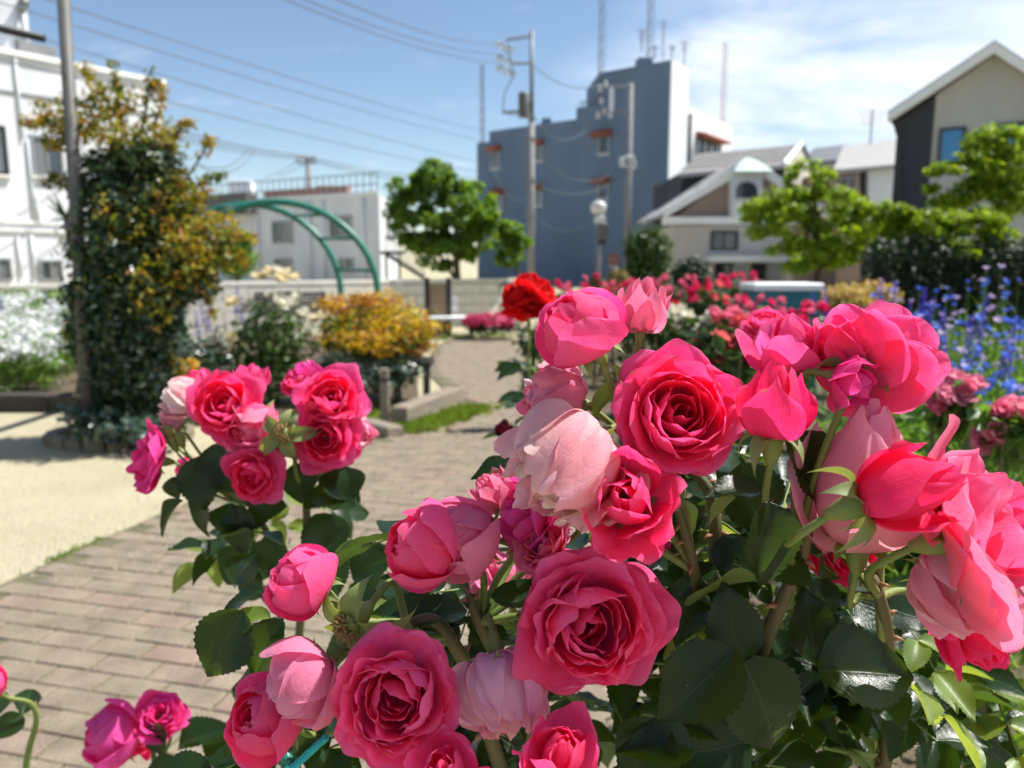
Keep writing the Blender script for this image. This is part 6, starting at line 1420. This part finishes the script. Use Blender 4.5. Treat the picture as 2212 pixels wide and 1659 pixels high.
# ================================================================== FOREGROUND ROSES
rr_ = random.Random(23)
LPINK = (0.95, 0.30, 0.48); PALE = (0.94, 0.54, 0.63); WHITE_ = (0.92, 0.80, 0.76); LILAC = (0.90, 0.36, 0.58); DEEP = (0.97, 0.055, 0.24); MAG = (0.93, 0.10, 0.44)
PINK_LIFT = (0.98, 0.155, 0.41)  # pink lightened in the colour to lift the two open blooms in shade
main = empty('pink_rose_bush', (0.20, 0.62, 0.03))
hubs = dict(
    c1=W(1722, 1228, 0.485), c2=W(1500, 1235, 0.50), c3=W(1545, 1250, 0.54), c4=W(1035, 1345, 0.51), c5=W(970, 1375, 0.50), c6=W(1640, 1420, 0.50), c7=W(1900, 1290, 0.48), c8=W(800, 1600, 0.52), c9=W(1250, 1620, 0.50), c10=W(1430, 1020, 0.52))
B = [  # kind, px, py, Y, size, axis, roll, colour, seed, sepals, hub, squash, inner, label
    ('cup', 1252, 706, 0.47, 205, (-.55, .72, .40), 0.4, PINK, 1, 2, 'c10', 1.0, None, 'cupped bloom topmost in the bouquet'),
    ('goblet', 1388, 674, 0.50, 100, (.10, .95, .12), 1.0, LPINK, 2, 1, 'c10', 1.55, None, None),
    ('rosette', 1475, 888, 0.455, 292, (.04, .22, .97), 0.0, PINK, 3, 2, 'c2', 1.0, DEEP, 'fully open rosette facing the viewer'),
    ('bud', 1676, 866, 0.45, 176, (.02, .98, .18), 0.9, DEEP, 4, 2, 'c1', 1.0, None, 'upright deep pink half open bud'),
    ('goblet', 1708, 735, 0.52, 165, (-.18, .92, .15), 2.0, PINK, 5, 1, 'c1', 1.0, None, None),
    ('rosette', 1888, 770, 0.50, 262, (.58, .50, -.52), 0.6, PINK, 6, 2, 'c1', 1.35, None, 'broad bloom seen from behind'),
    ('bud', 1866, 1030, 0.475, 345, (.0, 1, .18), 2.2, PALE, 7, 1, 'c7', 1.0, LPINK, 'large pale fading bloom'),
    ('bud', 1965, 1055, 0.385, 225, (.80, .36, .36), 2.1, DEEP, 8, 2, 'c1', 1.0, None, 'near bud pointing right'),
    ('blown', 2165, 1150, 0.40, 500, (.70, .25, .48), 0.5, LPINK, 9, 1, 'c7', 1.2, PINK, 'nearest large blurred bloom at the right edge'),
    ('goblet', 2118, 1388, 0.45, 175, (.15, -.55, .75), 0.5, DEEP, 10, 1, 'c7', 1.0, None, None),
    ('faded', 1222, 1005, 0.455, 285, (-.60, -.42, .45), 0.8, WHITE_, 11, 1, 'c2', 1.1, PALE, 'wilting whitish bloom'),
    ('faded', 1195, 860, 0.50, 180, (-.70, .15, .20), 0.2, PALE, 12, 1, 'c10', 1.0, LPINK, None),
    ('goblet', 1350, 1075, 0.43, 220, (-.22, .30, .88), 2.6, PINK, 13, 1, 'c2', 1.0, DEEP, None),
    ('blown', 1125, 1108, 0.50, 235, (-.80, .15, .25), 0.1, MAG, 14, 1, 'c4', 1.1, None, None),
    ('cup', 912, 1178, 0.47, 205, (-.78, .30, .50), 2.0, PINK, 1, 1, 'c4', 1.0, None, None),
    ('cup', 1000, 1165, 0.485, 190, (-.70, .10, .55), 0.8, LPINK, 15, 1, 'c4', 1.15, PINK, None),
    ('faded', 2085, 1255, 0.43, 270, (.35, -.55, .60), 0.8, LPINK, 27, 1, 'c7', 1.1, PALE, None),
    ('cup', 650, 1256, 0.48, 180, (-.72, .52, .35), 1.3, PINK, 16, 2, 'c5', 1.0, None, None),
    ('messy', 1280, 1362, 0.43, 350, (.05, .05, .97), 0.4, PINK_LIFT, 17, 1, 'c4', 1.0, PINK, 'largest open bloom in the middle of the bouquet'),
    ('cup', 662, 1472, 0.45, 208, (-.66, -.50, .40), 0.3, LILAC, 18, 1, 'c5', 1.05, None, None),
    ('cup', 572, 1552, 0.46, 200, (-.35, .35, .60), 0.9, PINK, 19, 1, 'c8', 1.0, None, None),
    ('messy', 850, 1515, 0.42, 310, (.05, .15, .95), 1.2, PINK_LIFT, 20, 1, 'c5', 1.0, PINK, 'open bloom low in the bouquet beside the pale one'),
    ('faded', 1085, 1490, 0.45, 245, (.15, -.80, .30), 0.6, LILAC, 21, 1, 'c4', 1.1, PALE, 'drooping pale lilac bloom'),
    ('goblet', 1216, 1622, 0.40, 190, (.12, .80, .50), 1.0, PINK, 22, 1, 'c9', 1.0, None, None),
    ('goblet', 962, 1664, 0.40, 170, (.0, .70, .60), 2.0, PINK, 23, 1, 'c9', 1.0, None, None),
    ('blown', 1170, 1172, 0.485, 165, (-.45, .55, .45), 0.7, LPINK, 26, 1, 'c4', 1.2, None, None),
    ('goblet', 1068, 1062, 0.53, 95, (-.5, .7, .3), 0.4, LPINK, 2, 1, 'c4', 1.2, None, None),
    ('goblet', 1080, 1240, 0.58, 130, (-.3, .8, .3), 0.0, LPINK, 24, 1, 'c4', 1.0, None, None),
    ('rosette', 1440, 1200, 0.68, 90, (.1, .6, .7), 0.0, PINK, 3, 1, 'c3', 1.0, None, None),
    ('rosette', 1835, 1190, 0.58, 190, (.0, -.2, .9), 0.5, DEEP, 3, 1, 'c7', 1.0, None, None),
    ('goblet', 1790, 1110, 0.53, 150, (-.3, -.8, .3), 0.5, LPINK, 5, 1, 'c7', 1.3, None, None),
    ('rosette', 1655, 690, 0.92, 105, (-.2, .8, .5), 0.5, PINK, 3, 1, 'c1', 1.0, None, None),
    ('goblet', 1850, 830, 0.47, 110, (.55, -.30, .6), 0.2, MAG, 13, 0, 'c1', 1.0, None, None),
]
for i, (kind, px, py, Y, size, axis, roll, col, seed, sep, hub, sq, inn, lab) in enumerate(B):
    hi = 18 if size > 240 else 14
    b, cal, ax = bloom(main, kind, px, py, Y, size, axis, roll, col, seed, sep, None, hi, sq, lab, inn)
    h = hubs[hub]; p1 = cal - ax * 0.013 + Vector((0, 0.005, -0.010)); mid = p1.lerp(h, .5) + Vector((rr_.uniform(-.006, .006), 0.008, 0))
    stem(main, [cal + ax * .004, p1, mid, h], 0.0021, 0.0029, 1, None, 'stem', 7, i, 26)
# canes from the ground up to the hubs
base = Vector((0.20, 0.62, 0.0))
def cane(name_pts, r0, r1, seed, th=14, m=None, bush=None): return stem(bush or main, name_pts, r0, r1, th, m or M_cane, 'cane', 10, seed)
cane([base, W(1560, 1700, .58), W(1640, 1420, .50), hubs['c1'], W(1745, 1150, .47)], 0.0075, 0.0034, 1, 10)
cane([base + Vector((.02, 0, 0)), W(1540, 1700, .60), hubs['c3'], W(1538, 1080, .54), W(1480, 1010, .54), hubs['c10']], 0.0065, 0.003, 2)
cane([base, W(1505, 1700, .58), W(1520, 1400, .53), hubs['c2'], W(1455, 1060, .49)], 0.0065, 0.003, 3)
cane([base + Vector((-.03, 0, 0)), W(1180, 1720, .60), hubs['c4'], W(1025, 1290, .50)], 0.0065, 0.003, 4)
cane([base + Vector((-.03, .02, 0)), W(1100, 1720, .58), hubs['c5'], W(860, 1352, .49)], 0.008, 0.0032, 5)
cane([base + Vector((.03, 0, 0)), W(1900, 1700, .60), W(1920, 1450, .53), hubs['c7'], W(1850, 1190, .50)], 0.0065, 0.003, 6)
cane([base + Vector((-.04, 0, 0)), W(1000, 1760, .60), hubs['c8']], 0.007, 0.003, 7)
cane([base, W(1300, 1760, .56), hubs['c9']], 0.007, 0.003, 8)
# spent bloom: stamens and sepals only
def spent(bush, px, py, Y, axis, hub, sc=1.0, name='spent_bloom'):
    ax = cdir(*axis); p = W(px, py, Y); o = empty(name, p - wloc(bush), bush); M = frame_for(ax, 0).to_4x4() @ Matrix.Scale(sc, 4)
    link('stamens', STAM, o, mat4=M); link('hip', HIP, o, mat4=M)
    for k in range(5): link('sepal', SEPALS[1][k % 3], o, mat4=M @ Matrix.Rotation(k * 1.2566, 4, 'Z') @ Matrix.Scale(1.15, 4))
    stem(bush, [p - ax * .015 * sc, p - ax * .04 * sc, p.lerp(hub, .6), hub], 0.0024, 0.003, 0, None, 'stem', 6, 5, 20)
spent(main, 757, 1348, 0.46, (-.45, -.35, .75), hubs['c5'], 1.15)
spent(main, 1880, 1645, 0.60, (.6, -.2, .3), hubs['c7'], 1.0)
# hero leaves
for (px, py, Y, ln, d, nrm, sd, yg, wd) in (
    (1660, 1082, .438, 205, (-.05, -1, .20), (.15, .40, .90), 3, False, 1.15), (1645, 1058, .47, 150, (-1, .08, .30), (-.1, .85, .50), 1, False, .95), (1700, 940, .49, 190, (.55, -.75, .1), (.2, .55, .8), 2, False, 1.2),
    (1600, 1000, .50, 180, (.35, -.95, .0), (-.2, .45, .85), 5, False, 1.2), (1600, 1432, .47, 205, (-.22, 1, .05), (-.05, -.10, 1), 0, False, 1.2), (1592, 1402, .455, 262, (-.72, -.66, .15), (-.25, .42, .85), 6, False, 1.25),
    (1598, 1420, .47, 285, (.50, -.88, .10), (.1, .12, 1), 4, False, 1.15), (1640, 1255, .50, 215, (-1, -.06, .05), (0, .80, -.35), 7, True, 1.3), (1768, 1452, .46, 235, (1, .16, .15), (-.05, .62, .78), 2, False, 1.25),
    (1762, 1432, .50, 190, (-.12, 1, 0), (.1, .2, .95), 0, False, 1.15), (1750, 1430, .50, 170, (.8, .45, .2), (0, .75, .6), 1, False, 1.2), (1620, 1600, .49, 210, (-.9, -.25, .1), (0, .3, .9), 5, False, 1.3), (1560, 1590, .5, 200, (-.6, .45, 0), (.1, .9, .3), 4, False, 1.2),
    (1500, 1620, .47, 190, (-.9, .2, .1), (0, .7, .6), 3, False, 1.1), (1440, 1560, .48, 190, (-.55, -.7, .1), (-.2, .5, .8), 2, False, 1.2),
    (528, 1318, .54, 190, (-.50, -.82, .15), (.1, .15, .97), 1, False, 1.25), (612, 1335, .54, 190, (-.55, -.8, .05), (-.1, .2, .95), 3, False, .95), (585, 1335, .55, 130, (-1, .05, .1), (0, .9, .4), 0, True, 1.0), (570, 1275, .56, 130, (-.9, -.25, .2), (0, .9, .4), 4, False, .8),
    (1060, 1290, .50, 190, (.9, -.02, .25), (0, .9, .35), 6, False, 1.1), (1010, 1320, .50, 160, (-.9, -.1, .2), (0, .92, .3), 5, False, 1.1), (950, 1350, .52, 170, (-.8, .3, .1), (.1, .85, .4), 2, False, 1.1), (1180, 1560, .50, 180, (.6, -.7, .2), (.2, .5, .8), 1, False, 1.2),
    (700, 1570, .50, 120, (-.5, -.85, .1), (-.3, .3, .9), 2, False, .9), (1120, 1000, .55, 120, (-.95, -.2, .1), (0, .9, .4), 6, False, .9), (860, 1340, .53, 150, (-.7, .3, .2), (.1, .9, .4), 7, True, 1.0),
    (1480, 1080, .455, 90, (.3, -.8, .2), (.5, .4, .7), 1, True, .8), (1590, 1075, .475, 110, (-.8, -.5, .1), (.1, .7, -.6), 2, True, 1.2), (1330, 830, .50, 110, (-.65, -.7, .3), (-.4, .5, .7), 0, True, .9), (1320, 790, .485, 90, (.5, -.7, .3), (.5, .5, .6), 2, True, .7)):
    single_leaf(main, px, py, Y, ln * .92, d, nrm, sd, yg, wd * .9)
# leaves filling the bush behind and below the blooms
def fill(bush, n, xr, yr, Yr, seed, sc=(0.7, 1.05), young_backlit=.14, avoid=None):
    r_ = random.Random(seed)
    for k in range(n):
        px, py, Y = r_.uniform(*xr), r_.uniform(*yr), r_.uniform(*Yr)
        if avoid and avoid(px, py): continue
        p = W(px, py, Y); a = r_.uniform(0, 6.283)
        d = Vector((math.cos(a), math.sin(a), r_.uniform(-.5, .35))); nn = Vector((r_.uniform(-.5, .5), r_.uniform(-.8, .3), 1.0))
        compound_leaf(bush, p, d, nn, r_.uniform(*sc), r_, r_.choice((3, 5, 5)), r_.random() < young_backlit)
fill(main, 60, (1420, 1980), (1270, 1720), (.55, .82), 1)
fill(main, 30, (1330, 1900), (1130, 1420), (.58, .80), 2)
fill(main, 34, (560, 1420), (1420, 1740), (.54, .72), 3)
fill(main, 16, (900, 1430), (1130, 1420), (.56, .70), 4)
fill(main, 14, (1480, 1800), (880, 1120), (.56, .75), 5)
fill(main, 14, (1450, 1720), (1060, 1290), (.51, .57), 8, (.55, .8))
fill(main, 12, (1850, 2150), (1240, 1480), (.55, .8), 6)
tag(main, 'large pink rose bush filling the foreground at centre and right', 'rose bush', 'pink rose bushes')

# ---- second bush: the out of focus cluster at the left
left = empty('pink_rose_bush', (-0.24, 0.95, 0.0))
hl = W(655, 1060, .88); hl2 = W(540, 1090, .88)
for i, (kind, px, py, Y, size, axis, roll, col, seed, inn) in enumerate((
    ('rosette', 480, 868, .86, 168, (.08, .30, .92), .3, PINK, 31, DEEP), ('messy', 716, 856, .86, 152, (.18, .25, .92), .9, PINK, 32, DEEP), ('rosette', 700, 948, .85, 150, (.12, -.05, 1), 1.7, PINK, 33, DEEP), ('messy', 540, 1034, .84, 140, (-.10, -.22, .95), .4, PINK, 32, DEEP),
    ('blown', 306, 992, .86, 165, (-.70, .15, .60), .7, MAG, 34, None), ('faded', 546, 930, .87, 140, (-.25, -.30, .85), .2, LPINK, 35, PINK), ('blown', 632, 978, .87, 95, (.1, -.75, .35), .2, LILAC, 36, None), ('rosette', 418, 822, .93, 100, (-.3, .7, .4), 1.2, PINK, 33, None),
    ('goblet', 546, 810, .93, 66, (.2, .9, .2), .2, PINK, 37, None), ('rosette', 640, 816, .93, 85, (-.25, .7, .4), 2.2, PINK, 31, None), ('faded', 388, 862, .90, 95, (-.75, .3, .35), 1.2, PALE, 35, WHITE_), ('bud', 368, 910, .90, 52, (-.6, .6, .3), .2, PALE, 38, None),
    ('rosette', 402, 1012, .95, 70, (-.2, .3, .8), .2, MAG, 31, None), ('faded', 766, 930, .89, 95, (.75, -.1, .45), 2.2, LPINK, 35, PALE), ('messy', 735, 975, .90, 110, (.4, -.3, .8), 1.5, PINK, 32, DEEP), ('goblet', 660, 800, .94, 60, (-.3, .8, .2), 1.0, MAG, 37, None))):
    b, cal, ax = bloom(left, kind, px, py, Y, size, axis, roll, col, seed, 2 if i % 2 else 1, 24 if kind in ('rosette', 'messy') else None, 9, 1.0, None, inn)
    h = hl if px > 560 else hl2; p1 = cal - ax * .03 + Vector((0, .005, -.02)); stem(left, [cal, p1, p1.lerp(h, .6) + Vector((0, .01, -.01)), h], 0.0018, 0.0026, 0, None, 'stem', 6, i)
bl_ = Vector((-0.24, 0.95, 0.0))
cane([bl_, W(640, 1700, .95), W(662, 1165, .90), hl, W(650, 960, .88)], 0.007, 0.003, 11, 10, None, left)
cane([bl_, W(625, 1720, .95), W(600, 1250, .90), hl2, W(470, 1010, .88)], 0.006, 0.0026, 12, 10, None, left)
spent(left, 612, 937, .84, (.0, .0, 1), hl, 1.2)
for k, (px, py) in enumerate(((362, 925), (371, 948), (440, 1000), (430, 1018), (385, 940))):
    p = W(px, py, .88); o = empty('flower_bud', p - wloc(left), left)
    link('bud_body', HIP, o, mat4=frame_for(cdir(-.3, .9, .2), k).to_4x4() @ Matrix.Scale(.9, 4))
    stem(left, [p, p + Vector((.01, .01, -.03)), hl2], 0.0012, 0.0018, 0, None, 'stem', 5, k)
for (px, py, ln, d, nrm, sd, yg, wd) in ((430, 985, 120, (.15, -.95, .2), (.1, .2, .95), 0, False, 1.3), (460, 960, 120, (.4, -.8, .1), (.2, .3, .9), 1, False, 1.4), (395, 1080, 95, (-.72, -.68, .1), (-.5, .4, .7), 3, False, .7), (440, 1050, 115, (-.2, -.95, .1), (-.4, .3, .85), 4, False, .85), (372, 1030, 50, (.3, -.8, .2), (-.3, .8, .6), 2, False, 1.2),
    (530, 1130, 90, (-.8, .15, .1), (0, .6, .7), 5, False, 1.0), (520, 1090, 110, (.05, -.95, .1), (-.2, .3, .9), 6, False, 1.2), (545, 1180, 110, (-.5, -.85, .1), (0, .3, .9), 7, False, 1.3), (620, 1090, 120, (-.85, -.35, .2), (0, .8, .6), 2, False, 1.0), (600, 1160, 95, (-.3, -.9, .1), (.1, .4, .9), 1, False, 1.3),
    (690, 1030, 100, (.8, -.3, .1), (.1, .75, .6), 3, False, 1.4), (660, 1080, 125, (.9, .12, .3), (.0, .85, .5), 6, False, 1.35), (680, 1110, 130, (.45, -.88, .2), (.3, .65, .7), 5, False, 1.1), (700, 1180, 120, (.3, -.9, .1), (.3, .6, .75), 0, False, 1.1), (640, 1000, 90, (.2, -.9, .1), (.2, .3, .9), 4, False, 1.2), (745, 1010, 80, (.3, -.9, .1), (.4, .6, .7), 7, False, 1.2),
    (760, 1250, 125, (.75, .65, .1), (-.3, .65, .7), 2, False, 1.2), (755, 1265, 120, (.8, -.3, .2), (-.1, .85, .5), 3, False, 1.2), (560, 1235, 90, (-.5, -.8, 0), (0, .3, .9), 4, False, 1.1)):
    single_leaf(left, px, py, .87, ln, d, nrm, sd, yg, wd)
fill(left, 9, (430, 740), (1040, 1240), (.90, 1.02), 7, (.8, 1.0))
tag(left, 'smaller pink rose bush with a softly blurred cluster at left', 'rose bush', 'pink rose bushes')

# ---- low spray at the bottom left
low = empty('pink_rose_bush', (-0.46, 0.98, 0.0))
for i, (kind, px, py, Y, size, axis, roll, col, seed) in enumerate((('cup', 240, 1592, .92, 158, (-.62, .25, .55), .3, MAG, 41), ('blown', 345, 1540, .93, 122, (.15, .65, .6), .8, MAG, 42), ('goblet', 300, 1600, .98, 90, (.2, -.4, .7), .2, DEEP, 37))):
    b, cal, ax = bloom(low, kind, px, py, Y, size, axis, roll, col, seed, 1, None, 9); h = W(335, 1665, .95)
    stem(low, [cal, cal - ax * .03, h], .002, .0026, 0, None, 'stem', 6, i)
cane([Vector((-.46, .98, 0)), W(345, 1800, .97), W(335, 1665, .95), W(325, 1580, .95)], .006, .0026, 21, 6, None, low)
for (px, py, ln, d, nrm, sd) in ((385, 1612, 125, (.85, .50, .1), (-.35, .75, .55), 3), (330, 1560, 80, (.35, -.85, .3), (-.1, .3, .95), 1), (390, 1650, 90, (-.7, -.2, .3), (0, .7, .7), 2), (520, 1640, 110, (-.75, .45, .1), (.1, .5, .85), 4), (470, 1665, 90, (.8, .3, .1), (0, .6, .8), 5)):
    single_leaf(low, px, py, .92, ln, d, nrm, sd)
tag(low, 'low spray of magenta pink roses at the bottom left corner', 'rose bush', 'pink rose bushes')
edge = empty('pink_rose_bush', (-0.66, 0.95, 0.0))
b, cal, ax = bloom(edge, 'cup', -30, 1482, .90, 95, (-.4, .6, .5), .3, PINK, 16, 1, None, 9)
stem(edge, [cal, cal - ax * .05, Vector((-0.66, .95, 0.4)), Vector((-0.66, .95, 0))], .0022, .006, 4, None, 'cane', 6, 3)
compound_leaf(edge, cal - ax * .06, cdir(-.8, .3, .2), Vector((0, -.3, 1)), 1.0, rr_)
tag(edge, 'pink rose mostly cut off by the left edge of the picture', 'rose bush', 'pink rose bushes')

# ---- red roses beyond the bouquet
RED = (0.88, 0.010, 0.014)
r1 = empty('red_rose', (W(1145, 630, 1.75).x, 1.80, 0.03))
hb = W(1143, 760, 1.80)
for i, (px, py, sz, axs, rl) in enumerate(((1118, 636, 84, (-.35, .75, .5), .4), (1166, 630, 86, (.35, .8, .45), 1.4), (1140, 612, 84, (0, .9, .3), 2.0), (1148, 650, 92, (.05, .45, .85), 2.8))):
    b, cal, ax = bloom(r1, 'messy', px, py, 1.75, sz, axs, rl, RED, 51, 1, 26, 8, 1.15, None, (0.55, 0.006, 0.012))
    stem(r1, [cal, cal - ax * .03, hb + Vector((0, 0, .04)), hb], .0022, .003, 0, None, 'stem', 6, i)
stem(r1, [hb, Vector((hb.x + .01, 1.8, .5)), Vector((hb.x, 1.8, 0.02))], .004, .007, 5, None, 'cane', 8, 1)
for k in range(5): compound_leaf(r1, hb + Vector((0, .02, .03 - .08 * k)), Vector((math.cos(k * 2.2), math.sin(k * 2.2), .2)), Vector((0, -.3, 1)), 1.0, rr_)
tag(r1, 'bright red rose cluster on a tall stem standing above the path', 'rose')
r2 = empty('red_rose', (W(1075, 1015, 1.0).x, 1.0, 0.0))
b, cal, ax = bloom(r2, 'messy', 1080, 1018, 1.0, 80, (-.2, .75, .5), .4, RED, 51, 1, 30, 9, 1.0, None, (0.35, 0.006, 0.012))
stem(r2, [cal, cal - ax * .04, Vector((cal.x + .01, 1.02, .4)), Vector((cal.x, 1.0, 0))], .003, .006, 5, None, 'stem', 8, 2)
b, cal2, ax = bloom(r2, 'bud', 1090, 924, 1.0, 42, (0, 1, .1), .4, (0.10, 0.006, 0.016), 52, 2, None, 8)
stem(r2, [cal2, cal2 - ax * .04, cal - Vector((0, 0, .08))], .0018, .0024, 0, None, 'stem', 7, 3)
for k in range(3): compound_leaf(r2, cal + Vector((0, .02, -.06 - .1 * k)), Vector((math.cos(k * 2.2 + 1), math.sin(k * 2.2 + 1), .2)), Vector((0, -.3, 1)), .9, rr_)
tag(r2, 'dark red rose with a blackish bud low behind the bouquet', 'rose')
gl = empty('side_leaf_rose', (W(1110, 800, 1.5).x, 1.5, 0))
stem(gl, [Vector((W(1160, 820, 1.5).x, 1.5, 0)), W(1165, 900, 1.5), W(1130, 790, 1.5)], .005, .002, 6, None, 'cane', 8, 3)
single_leaf(gl, 1128, 792, 1.5, 62, (-.9, -.3, .1), (0, .8, .6), 1)
for k in range(5): compound_leaf(gl, W(1150, 820 + k * 30, 1.52), Vector((math.cos(k * 2.3), math.sin(k * 2.3), .1)), Vector((0, -.3, 1)), .8, rr_)
tag(gl, 'leafy rose shoot showing beside the cupped pink bloom over the path', 'rose shoot')

# ---- teal rope on a green stake
M_rope = mat('teal_rope', (0.03, 0.42, 0.46), 0.7, (0.02, 0.32, 0.36), 80, 3)
stk = empty('plant_stake', G(640, 1900)); q = W(622, 1642, .50); stk.location = (q.x, q.y, 0)
MB().tube([(q.x, q.y, 0), (q.x, q.y, q.z)], 0.0052, 10).build('rod', M_green, stk, True)
MB().lathe([(0.0052, 0), (0.005, .003), (0.0, .006)], (q.x, q.y, q.z), 10).build('cap', M_green, stk, True)
tag(stk, 'green garden stake at the bottom beside the teal rope', 'stake')
ro = empty('rope', W(650, 1640, .78))
a, b = W(705, 1592, .49), W(622, 1668, .495)
for s in range(3):
    pts = []
    for k in range(60):
        t = k / 59; p = a.lerp(b, t); d = (b - a).normalized(); o1 = d.orthogonal().normalized(); o2 = d.cross(o1); an = k * .55 + s * 2.094
        pts.append(p + (o1 * math.cos(an) + o2 * math.sin(an)) * .0014)
    MB().tube(pts, .00145, 6).build('strand', M_rope, ro, True)
tag(ro, 'twisted teal rope tied at the bottom of the rose bush', 'rope')

# ---- fallen petals under the bush at lower right
fp = petal_grid([(0.0, 0), (0.012, -.002), (.022, .001), (.030, .006)], 1.0, .014, 2.5, np.random.default_rng(4), .002, .002, nu=6, nv=6)
FPM = grid_mesh('fallen_petal', *fp, M_petal)
for k in range(34):
    p = Vector((rr_.uniform(.75, 1.9), rr_.uniform(1.2, 2.5), .075)); o = link('fallen_petal', FPM, None, p, color=rr_.choice((LPINK, PINK, PALE, LILAC)))
    o.rotation_euler = (rr_.uniform(-.5, .5), rr_.uniform(-.5, .5), rr_.uniform(0, 6.28)); tag(o, 'fallen pink petal on the grass at lower right', 'petal', 'fallen petals')
